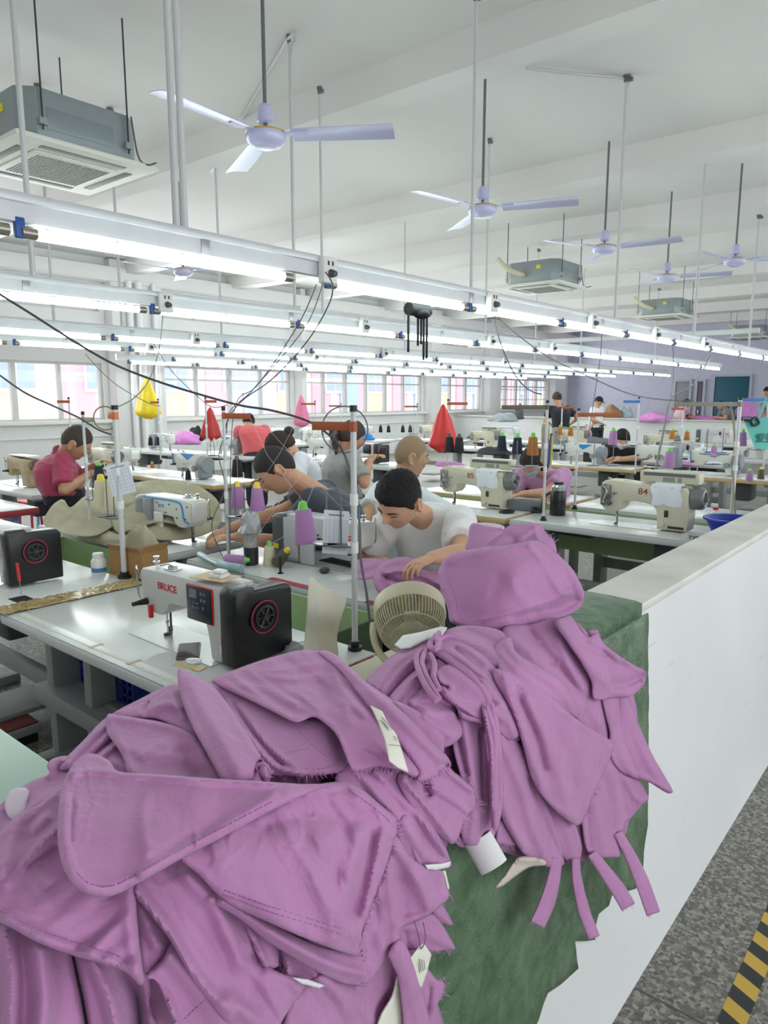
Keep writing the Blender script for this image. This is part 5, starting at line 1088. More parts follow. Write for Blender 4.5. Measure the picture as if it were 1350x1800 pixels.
sheet('purple garment hanging in soft vertical folds at the lower left corner', [(-30, 1600), (60, 1640), (180, 1680), (255, 1700), (262, 1760), (255, 1840), (-30, 1840)], D1, -0.02,
      [([(10, 1640), (20, 1720), (15, 1830)], 12, 0.014), ([(70, 1670), (78, 1760), (70, 1830)], 20, 0.018), ([(128, 1680), (145, 1760), (155, 1820)], 5, -0.03), ([(165, 1690), (190, 1750), (210, 1830)], 14, 0.016), ([(222, 1700), (242, 1760), (245, 1830)], 13, -0.035)], g=6, seed=22)
sheet('folded purple panel lying diagonally through the middle of the near heap', [(233, 1560), (262, 1530), (311, 1508), (332, 1506), (352, 1540), (384, 1572), (382, 1584), (405, 1596), (432, 1612), (440, 1650), (456, 1690), (500, 1715), (540, 1722), (525, 1750), (500, 1784), (470, 1830), (430, 1830), (385, 1780), (340, 1720), (300, 1650), (262, 1602)], D1, 0.0,
      [([(240, 1566), (290, 1630), (340, 1710), (400, 1780)], 10, 0.010), ([(330, 1540), (375, 1585), (400, 1640), (420, 1690)], 18, 0.014), ([(370, 1582), (382, 1580)], 5, 0.006), ([(400, 1760), (450, 1790)], 16, 0.012), ([(440, 1680), (460, 1700)], 12, -0.01)], auto=(55, 50, 0.007), g=6, seed=23)
sheet('purple garment piece with a notch below the diagonal panel', [(236, 1570), (262, 1596), (300, 1648), (312, 1664), (290, 1690), (262, 1716), (250, 1690), (243, 1630)], D1, -0.014, [([(250, 1600), (275, 1660)], 12, 0.01)], g=6, seed=24)
sheet('purple pocket piece with a seam at the bottom of the near heap', [(257, 1714), (285, 1690), (310, 1656), (340, 1712), (385, 1775), (430, 1830), (420, 1850), (330, 1850), (305, 1795), (285, 1740), (272, 1722)], D1, -0.006, [([(262, 1716), (290, 1750), (310, 1798)], 5, 0.007), ([(300, 1680), (350, 1740), (400, 1810)], 20, 0.010)], g=6, stitch=[[(325, 1790), (348, 1768), (372, 1745)]], seed=25)
sheet('small purple folded end tucked beside the dark gap', [(424, 1610), (440, 1614), (482, 1640), (490, 1690), (482, 1700), (468, 1698), (462, 1696), (440, 1650)], D1, -0.004, [([(430, 1616), (450, 1660), (466, 1696)], 5, 0.008), ([(484, 1650), (492, 1700)], 4, -0.01)], g=5, seed=26)
sheet('purple underlayer with upright folds in the lower middle', [(486, 1636), (520, 1650), (575, 1690), (590, 1720), (560, 1730), (515, 1720), (495, 1705)], D1, -0.012, [([(497, 1645), (508, 1712)], 4, 0.01), ([(488, 1645), (497, 1700)], 3, -0.01), ([(540, 1690), (560, 1720)], 10, 0.008)], g=5, seed=27)
sheet('purple frayed ends bunched at the bottom centre of the near heap', [(500, 1720), (560, 1725), (600, 1760), (640, 1790), (650, 1840), (490, 1840), (490, 1790), (510, 1750)], D1, -0.03, [([(540, 1735), (560, 1830)], 6, 0.014), ([(520, 1740), (535, 1830)], 6, -0.02), ([(590, 1770), (610, 1830)], 7, 0.014)], g=6, fray=[([(512, 1716), (560, 1732), (600, 1765), (650, 1800)], 1.0, 16)], seed=28)
sheet('rolled lower hem of the big purple panel', [(376, 1570), (430, 1598), (490, 1632), (560, 1664), (640, 1682), (646, 1700), (645, 1730), (632, 1732), (590, 1722), (530, 1690), (470, 1652), (420, 1612), (380, 1588)], D1, 0.012, [([(390, 1584), (450, 1622), (520, 1665), (580, 1695), (640, 1712)], 9, 0.012)], g=5.5, seed=29)
sheet('big purple panel with a double stitched hem on the near heap', [(318, 1506), (350, 1484), (420, 1452), (470, 1425), (520, 1398), (555, 1382), (590, 1376), (612, 1378), (640, 1392), (668, 1416), (697, 1440), (700, 1455), (690, 1480), (678, 1520), (660, 1570), (645, 1610), (634, 1640), (636, 1672), (632, 1680), (590, 1668), (530, 1645), (470, 1618), (420, 1596), (385, 1572), (350, 1535)], D1, 0.030,
      [([(540, 1392), (600, 1384), (650, 1408), (692, 1446)], 6, 0.004), ([(470, 1450), (560, 1430), (640, 1445)], 22, -0.007), ([(632, 1460), (615, 1530), (600, 1590), (620, 1640)], 16, 0.012), ([(655, 1470), (640, 1540), (620, 1600)], 13, -0.012), ([(560, 1480), (570, 1560), (600, 1640)], 20, 0.008), ([(380, 1500), (420, 1560), (520, 1620)], 26, 0.006), ([(672, 1460), (650, 1560), (632, 1650)], 5, 0.006)],
      auto=(75, 80, 0.008), g=6, rollw=10, stitch=[[(395, 1565), (470, 1592), (560, 1620), (625, 1640)], [(392, 1572), (466, 1600), (556, 1628), (622, 1650)], [(612, 1388), (655, 1418), (688, 1446)]], fray=[([(700, 1458), (672, 1540), (636, 1650)], 0.3, 11), ([(694, 1442), (702, 1462)], 1.2, 14), ([(630, 1650), (640, 1690)], 0.8, 16)], seed=30)
sheet('wide purple collar flap with a rounded hem on the near heap', [(119, 1362), (132, 1340), (150, 1327), (170, 1328), (192, 1340), (208, 1358), (260, 1362), (340, 1368), (400, 1372), (470, 1376), (530, 1380), (570, 1380), (545, 1392), (500, 1412), (446, 1440), (390, 1470), (321, 1506), (270, 1535), (232, 1556), (205, 1570), (180, 1575), (156, 1570), (133, 1556), (116, 1530), (107, 1500), (103, 1457), (106, 1410), (111, 1380)], D1, 0.050,
      [([(123, 1362), (160, 1358), (215, 1362), (300, 1369), (400, 1376), (480, 1380)], 4, 0.006), ([(150, 1330), (135, 1350), (118, 1400), (114, 1470), (128, 1530), (170, 1560), (225, 1545)], 7, 0.003), ([(122, 1366), (126, 1420), (122, 1480)], 6, -0.004), ([(300, 1420), (330, 1470)], 40, -0.006), ([(480, 1400), (430, 1430), (330, 1490), (250, 1535)], 8, 0.005), ([(260, 1400), (250, 1440), (260, 1500)], 10, 0.003)],
      auto=(100, 120, 0.006), g=6, rollw=10, stitch=[[(119, 1400), (118, 1470), (130, 1525), (155, 1552), (190, 1558), (225, 1545), (300, 1503), (400, 1450), (480, 1408)]], seed=31)
# ---- far heap
G2 = 'purple garments hanging over the green covered wall end'
def s2(label, out, layer, folds=(), **k): return sheet(label, out, D2, layer, folds, group=G2, **k)
s2('crumpled purple garment deep inside the far heap', [(660, 1200), (720, 1145), (790, 1110), (900, 1100), (1000, 1110), (1090, 1180), (1120, 1260), (1110, 1380), (1090, 1480), (980, 1520), (860, 1490), (800, 1480), (790, 1380), (740, 1280), (690, 1240)], -0.05, auto=(80, 50, 0.02), g=11, seed=41)
s2('purple garment bulging left of the knot on the far heap', [(643, 1200), (668, 1172), (700, 1146), (745, 1126), (770, 1118), (775, 1150), (748, 1170), (725, 1200), (700, 1225), (684, 1232), (660, 1216)], -0.01,
   [([(660, 1205), (700, 1165), (745, 1140)], 9, 0.014), ([(655, 1195), (690, 1158), (730, 1136)], 5, -0.006), ([(685, 1226), (715, 1190), (745, 1165)], 6, -0.016), ([(672, 1214), (705, 1178), (740, 1152)], 5, 0.012)], g=4.5, seed=42)
s2('purple garment rolled below the dark crease at the left of the far heap', [(684, 1232), (712, 1196), (745, 1170), (775, 1160), (790, 1190), (800, 1230), (796, 1252), (760, 1250), (720, 1242)], -0.004,
   [([(690, 1228), (725, 1196), (755, 1178)], 7, 0.014), ([(705, 1240), (740, 1215), (770, 1208)], 6, 0.010), ([(720, 1232), (750, 1200)], 4, -0.012), ([(715, 1243), (760, 1225), (790, 1235)], 8, 0.010)], g=4.5, seed=43)
s2('purple garment folded under the knot with creases fanning out', [(712, 1240), (735, 1222), (765, 1215), (795, 1248), (812, 1282), (808, 1296), (785, 1312), (762, 1308), (740, 1270)], 0.002, [([(725, 1236), (760, 1252), (796, 1256)], 6, 0.010), ([(745, 1262), (790, 1290)], 14, 0.014), ([(722, 1232), (750, 1228)], 4, 0.008)], g=5, seed=44)
s2('purple garment falling in a long sweep at the left of the far heap', [(806, 1250), (830, 1250), (860, 1280), (870, 1340), (872, 1420), (868, 1470), (840, 1484), (815, 1480), (810, 1440), (812, 1380), (800, 1330), (796, 1300)], -0.012, [([(815, 1262), (825, 1330), (835, 1420), (830, 1475)], 12, 0.016), ([(852, 1290), (858, 1380), (862, 1460)], 8, 0.010), ([(842, 1280), (846, 1400)], 5, -0.012), ([(806, 1300), (820, 1360)], 5, -0.01)], g=5, seed=45)
s2('purple garment with twin stitched seams in the middle of the far heap', [(862, 1270), (900, 1290), (930, 1340), (955, 1400), (975, 1450), (990, 1510), (988, 1520), (975, 1528), (950, 1518), (925, 1506), (900, 1470), (880, 1430), (868, 1370)], -0.002,
   [([(880, 1300), (915, 1380), (935, 1450), (965, 1515)], 12, 0.014), ([(900, 1300), (925, 1350), (940, 1410), (985, 1500)], 7, 0.006), ([(870, 1340), (890, 1430), (920, 1490)], 8, 0.012), ([(930, 1370), (955, 1440), (985, 1505)], 6, -0.014)], g=5, stitch=[[(884, 1290), (912, 1330), (926, 1390), (945, 1440), (972, 1510)], [(892, 1288), (920, 1330), (933, 1390), (952, 1440), (978, 1505)]], fray=[([(920, 1506), (975, 1528)], 0.2, 7)], seed=46)
s2('purple garment cuff end behind the beige strip', [(880, 1440), (905, 1480), (905, 1486), (882, 1484), (872, 1478)], -0.012, g=5, fray=[([(872, 1480), (904, 1487)], 0.6, 8)], seed=47)
s2('purple garment hanging beside the long stitched strips', [(940, 1340), (985, 1420), (1010, 1450), (1022, 1490), (1014, 1516), (1000, 1516), (985, 1496), (965, 1440)], -0.014, [([(960, 1370), (990, 1440), (1008, 1510)], 9, 0.010)], g=5, seed=48)
s2('purple stitched strip hanging from the lower right of the far heap', [(1010, 1400), (1050, 1340), (1062, 1370), (1078, 1440), (1090, 1500), (1075, 1506), (1045, 1506), (1030, 1490), (1022, 1440)], -0.004, [([(1035, 1380), (1050, 1440), (1060, 1500)], 9, 0.008), ([(1030, 1420), (1036, 1490)], 4, -0.008)], g=5, stitch=[[(1044, 1370), (1054, 1430), (1060, 1500)]], fray=[([(1045, 1507), (1090, 1502)], 0.5, 6)], seed=49)
s2('purple garment below the right spike of the far heap', [(1050, 1330), (1075, 1342), (1100, 1362), (1120, 1368), (1139, 1402), (1130, 1412), (1112, 1434), (1100, 1446), (1090, 1470), (1076, 1470), (1066, 1420), (1055, 1370)], -0.016, [([(1070, 1350), (1085, 1400), (1085, 1460)], 11, 0.010), ([(1100, 1370), (1115, 1400), (1128, 1410)], 6, 0.008), ([(1085, 1362), (1100, 1430)], 3, -0.006)], g=5, fray=[([(1136, 1404), (1112, 1434)], 0.5, 6)], seed=50)
s2('purple garment sweeping under the knot to the centre of the far heap', [(770, 1200), (800, 1178), (830, 1175), (862, 1180), (880, 1215), (905, 1250), (915, 1285), (895, 1300), (870, 1280), (842, 1270), (812, 1262), (800, 1240), (778, 1222)], 0.012,
   [([(780, 1215), (815, 1232), (850, 1240), (880, 1262)], 9, 0.012), ([(784, 1222), (812, 1256), (845, 1268)], 6, 0.008), ([(850, 1200), (885, 1250), (905, 1290)], 10, 0.012), ([(860, 1250), (880, 1240)], 7, 0.01)], g=4.5, seed=51)
s2('purple garment edge with a rounded stitched end under the knot', [(765, 1182), (775, 1172), (800, 1170), (830, 1190), (860, 1216), (862, 1240), (845, 1262), (825, 1255), (800, 1240), (780, 1222), (790, 1208), (772, 1198)], 0.022, [([(768, 1184), (776, 1200), (792, 1210)], 5, 0.007), ([(790, 1180), (830, 1205), (858, 1230)], 16, 0.010), ([(786, 1222), (800, 1236), (830, 1256)], 5, 0.006)], g=4.5, stitch=[[(773, 1180), (776, 1192), (792, 1204)]], seed=52)
knot_garment = s2('purple garment fold running from the knot down the centre left', [(752, 1130), (775, 1125), (805, 1125), (850, 1150), (880, 1190), (905, 1240), (915, 1290), (905, 1300), (885, 1260), (850, 1205), (820, 1180), (790, 1165), (765, 1150)], 0.006,
   [([(765, 1138), (810, 1155), (850, 1190), (885, 1240)], 9, 0.014), ([(770, 1130), (815, 1138), (855, 1170)], 6, 0.010), ([(800, 1142), (845, 1180)], 4, -0.010)], g=4.5, seed=53)
s2('purple garment panel under the rounded upper bundle', [(780, 1112), (820, 1100), (880, 1110), (895, 1140), (905, 1170), (890, 1180), (860, 1165), (820, 1140), (790, 1130)], 0.004, [([(800, 1118), (850, 1140), (890, 1168)], 9, 0.010), ([(822, 1108), (870, 1130)], 5, -0.006)], g=5, seed=54)
s2('purple garment deep fold below the rounded upper bundle', [(885, 1105), (930, 1098), (985, 1088), (1010, 1130), (1040, 1180), (1060, 1240), (1070, 1300), (1040, 1290), (1000, 1250), (950, 1200), (905, 1160)], -0.02, [([(900, 1120), (950, 1170), (1010, 1240)], 12, 0.012), ([(930, 1110), (970, 1160), (1030, 1230)], 9, -0.016), ([(985, 1130), (1010, 1190), (1050, 1270)], 10, 0.012)], g=6, fray=[([(928, 1146), (965, 1118), (985, 1090)], 0.9, 9), ([(965, 1168), (985, 1172)], 0.9, 14)], seed=55)
s2('purple garment layer left of the large stitched flap', [(870, 1140), (895, 1120), (905, 1145), (925, 1160), (960, 1180), (998, 1208), (1016, 1258), (990, 1250), (950, 1232), (910, 1200), (880, 1180)], 0.012, [([(890, 1130), (915, 1165), (970, 1200), (1005, 1240)], 12, 0.012), ([(880, 1150), (920, 1190), (980, 1230)], 6, 0.006)], g=5, seed=56)
s2('large purple flap with a stitched hem at the centre of the far heap', [(868, 1178), (890, 1180), (925, 1196), (965, 1222), (1010, 1262), (1050, 1288), (1076, 1306), (1072, 1330), (1060, 1360), (1044, 1392), (1030, 1430), (1016, 1450), (995, 1440), (970, 1418), (948, 1392), (932, 1360), (922, 1320), (908, 1270), (890, 1230), (872, 1200)], 0.02,
   [([(885, 1190), (905, 1250), (930, 1320), (955, 1385)], 9, 0.012), ([(905, 1215), (940, 1290), (955, 1350)], 8, -0.014), ([(930, 1230), (960, 1300), (985, 1370), (1000, 1430)], 14, 0.014), ([(975, 1290), (1000, 1330), (1005, 1380)], 12, -0.006), ([(890, 1188), (950, 1222), (1010, 1268), (1070, 1310)], 5, 0.003), ([(945, 1385), (975, 1418), (1010, 1440)], 6, 0.005)],
   auto=(60, 50, 0.004), g=5, stitch=[[(882, 1192), (945, 1226), (1005, 1272), (1062, 1314)], [(940, 1372), (975, 1408), (1012, 1432)]], fray=[([(1076, 1308), (1062, 1360), (1018, 1450)], 0.8, 7)], seed=57)
s2('narrow purple strips hanging in a tight bunch left of centre', [(846, 1230), (866, 1235), (876, 1270), (882, 1330), (884, 1400), (878, 1440), (870, 1462), (864, 1440), (862, 1380), (860, 1320), (852, 1270)], 0.03, [([(856, 1245), (870, 1300), (870, 1400), (870, 1450)], 3.2, 0.008), ([(864, 1240), (877, 1300), (879, 1400)], 3.2, 0.008), ([(850, 1250), (863, 1310), (865, 1420)], 2.5, 0.006)], g=3.6, rollw=4, roll=0.006, seed=58)
s2('purple sleeve with an open scooped end at the right of the far heap', [(975, 1095), (990, 1085), (1003, 1084), (1030, 1120), (1050, 1112), (1056, 1124), (1070, 1140), (1095, 1158), (1118, 1172), (1134, 1180), (1133, 1200), (1122, 1214), (1105, 1224), (1080, 1226), (1045, 1229), (1040, 1200), (1022, 1165), (995, 1125)], 0.006,
   [([(982, 1096), (1020, 1150), (1060, 1195), (1100, 1220)], 12, 0.014), ([(1040, 1130), (1080, 1150), (1128, 1182)], 5, 0.008), ([(1080, 1205), (1105, 1200), (1128, 1188)], 8, -0.03), ([(1060, 1150), (1090, 1170)], 12, -0.012), ([(1030, 1140), (1060, 1150)], 4, 0.008), ([(1065, 1140), (1085, 1160)], 4, 0.008)], g=4.5, fray=[([(1050, 1116), (1095, 1158), (1134, 1180)], 0.9, 7), ([(1134, 1182), (1126, 1214)], 0.9, 8)], stitch=[[(1060, 1134), (1095, 1162), (1126, 1184)]], seed=59)
s2('purple square ended strap curling up behind the scooped sleeve', [(998, 1086), (1010, 1092), (1030, 1125), (1048, 1134), (1052, 1128), (1051, 1108), (1032, 1108), (1040, 1122), (1018, 1098)], -0.012, g=4, rollw=3, round_=False, seed=60)
s2('long purple spike pointing down right from the far heap', [(1060, 1228), (1075, 1222), (1100, 1224), (1108, 1240), (1125, 1280), (1145, 1325), (1165, 1360), (1180, 1386), (1181, 1393), (1170, 1392), (1140, 1374), (1112, 1366), (1085, 1350), (1070, 1318), (1072, 1290), (1064, 1255)], -0.006,
   [([(1072, 1232), (1078, 1290), (1100, 1345), (1116, 1362)], 7, 0.008), ([(1086, 1226), (1092, 1290), (1108, 1335), (1120, 1362)], 3, -0.006), ([(1098, 1230), (1120, 1300), (1160, 1375)], 10, 0.010), ([(1125, 1364), (1160, 1382), (1178, 1390)], 4, 0.008)], g=4.5, stitch=[[(1090, 1228), (1092, 1280), (1104, 1325), (1122, 1360)]], seed=61)
s2('dark purple inside of the spike below the large stitched flap', [(1074, 1315), (1090, 1340), (1112, 1364), (1090, 1362), (1066, 1345), (1068, 1330)], -0.016, g=4, seed=62)
# straps
def strap(label, c, w, layer=0.0, twist=0.0):
    cs = smooth2(c, 6, False); L = []; R = []
    for i, p in enumerate(cs):
        a = cs[max(0, i-1)]; b = cs[min(len(cs)-1, i+1)]; dx, dy = b[0]-a[0], b[1]-a[1]; l = math.hypot(dx, dy); k = w/2*(0.62+0.38*min(1, i/len(cs)*1.6)); L.append((p[0]-dy/l*k, p[1]+dx/l*k)); R.append((p[0]+dy/l*k, p[1]-dx/l*k))
    sheet(label, L+R[::-1], D2, layer, [(c, w*0.35, 0.003)], g=4.0, round_=False, rollw=3, roll=0.003, group='purple straps hanging below the far heap', seed=int(c[0][0]), fray=[([L[-1], R[-1]], 0.8, 5)])
strap('purple strap hanging left and curving to a slanted end, leftmost of the four', [(978, 1508), (974, 1540), (962, 1585), (944, 1625)], 26, 0.01)
strap('thin purple strap widening to a square end, second from the left', [(1012, 1510), (1014, 1545), (1026, 1600), (1044, 1648)], 20, 0.01)
strap('purple strap slanting down right, third from the left', [(1040, 1500), (1062, 1530), (1085, 1562), (1104, 1594)], 26, 0.006)
strap('purple strap hanging furthest right with a square end', [(1086, 1464), (1108, 1505), (1128, 1550), (1148, 1606)], 24, 0.0)
# knot cords
m = MB(); Dk = lambda x, y, l=0.03: pD(x, y, rest(D2(x, y), x, y)-l*1.5)
for pts_ in ([(772, 1112), (764, 1128), (752, 1142), (738, 1146), (732, 1160), (738, 1185), (752, 1212), (768, 1232)], [(752, 1140), (745, 1150), (742, 1170), (755, 1200), (772, 1228)], [(762, 1140), (790, 1158), (826, 1186), (856, 1226), (866, 1262), (870, 1330), (872, 1410), (868, 1455)], [(766, 1146), (798, 1168), (838, 1202), (862, 1250), (874, 1330), (878, 1400)], [(758, 1142), (775, 1122), (800, 1118)], [(756, 1150), (764, 1168), (762, 1190), (772, 1212)]):
    m.tube(smoothpts([Dk(*p) for p in pts_], 5), 0.0052, 7)
m.tube(smoothpts([Dk(766, 1118, 0.04), Dk(772, 1130, .045), Dk(764, 1142, .045), Dk(756, 1134, .04), Dk(764, 1124, .05), Dk(774, 1138, .04)], 6), 0.0065, 8)
m.build('drawcord', purple, knot_garment, label='knotted purple drawcord')
# upper rounded bundle
def s3(label, out, layer, folds=(), **k): return sheet(label, out, D3, layer, folds, group=G2, **k)
s3('purple garment collar standing up behind the rounded bundle', [(820, 968), (824, 945), (829, 922), (858, 926), (884, 930), (900, 924), (942, 920), (960, 938), (975, 955), (970, 985), (900, 990), (850, 985)], -0.02, [([(862, 955), (885, 940), (905, 948)], 8, -0.016), ([(915, 950), (942, 922)], 6, 0.012), ([(940, 926), (945, 948), (960, 958)], 5, 0.010), ([(900, 960), (925, 945)], 6, -0.012)], g=4.5, fray=[([(829, 922), (884, 930)], 0.7, 6), ([(884, 930), (942, 920)], 0.9, 8), ([(942, 920), (975, 955)], 1.0, 14)], seed=71)
s3('white inner edge of the standing purple collar', [(829, 921), (850, 919), (880, 923), (886, 930), (860, 929), (834, 927)], -0.026, g=3.5, rollw=2, roll=0.002, mat=M('pale_lilac', (224, 206, 222), 0.8), name='collar_lining', cat='garment', seed=72)
s3('rounded purple garment bundle standing on top of the far heap', [(773, 1025), (771, 1005), (778, 990), (791, 976), (818, 968), (855, 962), (895, 958), (930, 951), (948, 952), (965, 962), (990, 984), (1008, 1004), (1020, 1026), (1026, 1046), (1020, 1066), (1000, 1080), (975, 1088), (940, 1096), (905, 1108), (885, 1116), (855, 1114), (830, 1112), (808, 1100), (792, 1092), (788, 1072), (780, 1048)], 0.0,
   [([(790, 985), (840, 972), (930, 958)], 10, 0.010), ([(776, 1010), (790, 1050), (796, 1088)], 10, 0.012), ([(930, 958), (960, 1000), (985, 1040), (1015, 1045)], 7, 0.008), ([(850, 1090), (900, 1075), (960, 1060), (1018, 1030)], 6, 0.009), ([(945, 1075), (985, 1070), (1012, 1055)], 14, -0.022), ([(900, 1020), (915, 1050), (950, 1070)], 12, 0.008), ([(870, 1040), (880, 1020)], 16, -0.008), ([(800, 1095), (850, 1100), (890, 1090)], 10, 0.008), ([(1000, 1000), (1018, 1040)], 6, 0.006)],
   auto=(30, 60, 0.006), g=4.5, rollw=8, roll=0.008, stitch=[[(832, 1094), (880, 1084), (940, 1066), (1010, 1044)], [(784, 1005), (800, 1050), (806, 1085)]], fray=[([(965, 962), (1005, 1004), (1022, 1034)], 0.8, 8)], seed=73)
# ---- paper and fabric tags on the heaps
paper_m = M('tag_paper', (232, 230, 214), 0.7); ink = M('tag_ink', (150, 150, 146), 0.8); wht = M('tag_white', (232, 232, 230), 0.7)
tg = sheet('cream paper care tag lying on the top flap of the near heap', [(651, 1240), (672, 1251), (680, 1268), (697, 1292), (708, 1325), (718, 1358), (700, 1350), (684, 1338), (676, 1300), (664, 1268)], D1, 0.052, g=4, rollw=2, roll=0.001, thick=0.001, mat=paper_m, name='paper_tag', cat='tag', group='paper tags on the garments', round_=False)
for (ax, ay, bx, by, w) in ((671, 1260, 690, 1282, .0010), (668, 1265, 684, 1284, .0010), (673, 1268, 682, 1280, .0010), (691, 1294, 699, 1298, .001), (692, 1298, 698, 1302, .001), (684, 1309, 704, 1311, .0009)):
    m = MB(); m.tube([pD(ax, ay, rest(D1(ax, ay), ax, ay)-.0785), pD(bx, by, rest(D1(bx, by), bx, by)-.0785)], w*0.5, 4); m.build('print_line', ink, tg)
sheet('pale paper hanging behind the strap at the bottom of the near heap', [(700, 1715), (712, 1745), (718, 1840), (660, 1840), (668, 1790), (690, 1750)], D1, 0.012, g=6, rollw=2, roll=0.001, mat=paper_m, name='paper_tag', cat='tag', group='paper tags on the garments')
tg = sheet('white string tag with print hanging from the near heap above the green cover', [(738, 1662), (745, 1658), (758, 1678), (750, 1710), (741, 1736), (733, 1738), (722, 1700), (720, 1686)], D1, 0.03, g=4, rollw=2, roll=0.001, thick=0.001, mat=paper_m, name='paper_tag', cat='tag', group='paper tags on the garments', round_=False)
for k in range(5):
    m = MB(); m.tube([pD(729+k*4, 1684+k*1, rest(D1(735, 1690), 735, 1690)-.0465), pD(735+k*3, 1712-k*2, rest(D1(738, 1710), 738, 1710)-.0465)], 0.0007, 4); m.build('print_line', ink, tg)
m = MB(); m.tube(smoothpts([pD(x, y, rest(D1(x, y), x, y)-.050) for x, y in ((728, 1618), (736, 1645), (740, 1668), (748, 1650), (744, 1622))], 5), 0.0009, 5); m.build('string', stitch_m, tg)
sheet('small white tag corner peeping out at the right edge of the near heap', [(770, 1532), (782, 1530), (789, 1560), (780, 1576), (768, 1552)], D1, -0.002, g=4, rollw=2, roll=0.001, mat=paper_m, name='paper_tag', cat='tag', group='paper tags on the garments', round_=False)
sheet('white lining edge showing between two tiers of the near heap', [(747, 1520), (775, 1518), (792, 1514), (788, 1524), (765, 1529), (750, 1527)], D1, 0.016, g=4, rollw=2, roll=0.001, mat=wht, name='lining_strip', cat='garment', round_=False)
sheet('white lining edge at the bottom centre of the near heap', [(513, 1718), (540, 1722), (570, 1732), (560, 1736), (530, 1728)], D1, 0.008, g=4, rollw=2, roll=0.001, mat=wht, name='lining_strip', cat='garment', round_=False)
sheet('blank white label strip lying over the back of the desk fan', [(694, 1134), (708, 1118), (740, 1112), (775, 1102), (786, 1104), (778, 1116), (750, 1124), (722, 1138), (704, 1140)], D2, 0.012, g=4, rollw=2, roll=0.001, mat=wht, name='fabric_label', cat='tag', round_=False)
# white loop of elastic and beige strip below the far heap
a, b = pD(838, 1478, 1.235), pD(868, 1530, 1.235); ax_ = (b-a).normalized(); c0 = pD(846, 1490, 1.24); c1 = pD(866, 1522, 1.23)
m = MB(); Tm = (pD(856, 1500, 1.25)); xa = (pD(884, 1506, 1.25)-pD(832, 1484, 1.25)); p0 = pD(839, 1473, 1.25); p1 = pD(868, 1524, 1.235)
d_ = (p1-p0); n_ = 28; vs = []
u1 = (pD(862, 1462, 1.25)-pD(820, 1487, 1.25)).normalized(); u2 = d_.normalized().cross(u1)
for rr in (0.0262, 0.0246):
    for q in (0, 1):
        for i in range(n_): a = 2*math.pi*i/n_; vs.append(p0+d_*q+u1*rr*math.cos(a)+u2*rr*0.7*math.sin(a))
fs = [(i, (i+1) % n_, n_+(i+1) % n_, n_+i) for i in range(n_)]+[(2*n_+i, 3*n_+i, 3*n_+(i+1) % n_, 2*n_+(i+1) % n_) for i in range(n_)]+[(i, 2*n_+i, 2*n_+(i+1) % n_, (i+1) % n_) for i in range(n_)]+[(n_+i, n_+(i+1) % n_, 3*n_+(i+1) % n_, 3*n_+i) for i in range(n_)]
m.add(vs, fs); tag(m.build('elastic_loop', wht), 'wide white elastic loop hanging below the far heap', 'elastic band')
sheet('beige folded strip sticking out under the far heap', [(870, 1560), (888, 1538), (908, 1510), (930, 1506), (956, 1512), (958, 1520), (930, 1524), (905, 1540), (884, 1556)], D2, 0.012, g=4, rollw=3, roll=0.006, mat=M('beige_cloth', (206, 194, 184), 0.8), name='fabric_strip', cat='cloth', folds=[([(908, 1512), (950, 1512)], 4, 0.008)])
sheet('pale pinkish fabric strip lying at the left edge of the near heap', [(18, 1392), (40, 1386), (50, 1392), (46, 1410), (40, 1436), (22, 1440), (10, 1420)], D1, -0.02, g=5, mat=M('pale_lilac', (224, 206, 222), 0.8), name='fabric_strip', cat='cloth')
# ---- green cloth wrapped over the wall end
def green_cloth():
    m = bpy.data.materials.new('green_cover'); m.use_nodes = True; nt = m.node_tree; b = nt.nodes['Principled BSDF']; tc = nt.nodes.new('ShaderNodeTexCoord')
    n = nt.nodes.new('ShaderNodeTexNoise'); n.inputs['Scale'].default_value = 9; n.inputs['Detail'].default_value = 9; n.inputs['Distortion'].default_value = 2.2; nt.links.new(tc.outputs['Object'], n.inputs['Vector'])
    r = nt.nodes.new('ShaderNodeValToRGB'); e = r.color_ramp.elements; e[0].position = .3; e[1].position = .75; e[0].color = (lin(70), lin(98), lin(68), 1); e[1].color = (lin(112), lin(136), lin(108), 1)
    nt.links.new(n.outputs['Fac'], r.inputs[0]); nt.links.new(r.outputs[0], b.inputs['Base Color']); b.inputs['Roughness'].default_value = 0.5
    w = nt.nodes.new('ShaderNodeTexNoise'); w.inputs['Scale'].default_value = 22; w.inputs['Detail'].default_value = 8; w.inputs['Distortion'].default_value = 3; nt.links.new(tc.outputs['Object'], w.inputs['Vector'])
    b1 = nt.nodes.new('ShaderNodeBump'); b1.inputs['Strength'].default_value = .6; b1.inputs['Distance'].default_value = 0.012; nt.links.new(w.outputs['Fac'], b1.inputs['Height']); nt.links.new(b1.outputs[0], b.inputs['Normal']); return m
gm_ = green_cloth()
XF = lambda z: -0.69+(1.02-z)/0.47*0.035 if z > 0.55 else -0.655+(0.55-z)/0.43*0.025
def on_face(x, y):
    q = pX(x, y, -0.68)
    for _ in range(4): q = pX(x, y, XF(q.z)+0.0045)
    return q
out = [(1139, 1078), (1139, 1200), (1138, 1350), (1137, 1450), (1128, 1530), (1116, 1562), (1096, 1566), (1080, 1562), (1068, 1590), (1050, 1606), (1044, 1640), (1046, 1652), (1010, 1654), (1014, 1700), (985, 1730), (960, 1745), (945, 1790), (930, 1830), (300, 1900), (300, 1560), (600, 1395), (900, 1212), (1000, 1150)]
ps = []; n = len(out)
for a, b in zip(out, out[1:]+out[:1]):
    k = max(1, int(math.hypot(b[0]-a[0], b[1]-a[1])/14)); ps += [(a[0]+(b[0]-a[0])*i/k+rnd.uniform(-1, 1), a[1]+(b[1]-a[1])*i/k+rnd.uniform(-1, 1)) for i in range(k)]
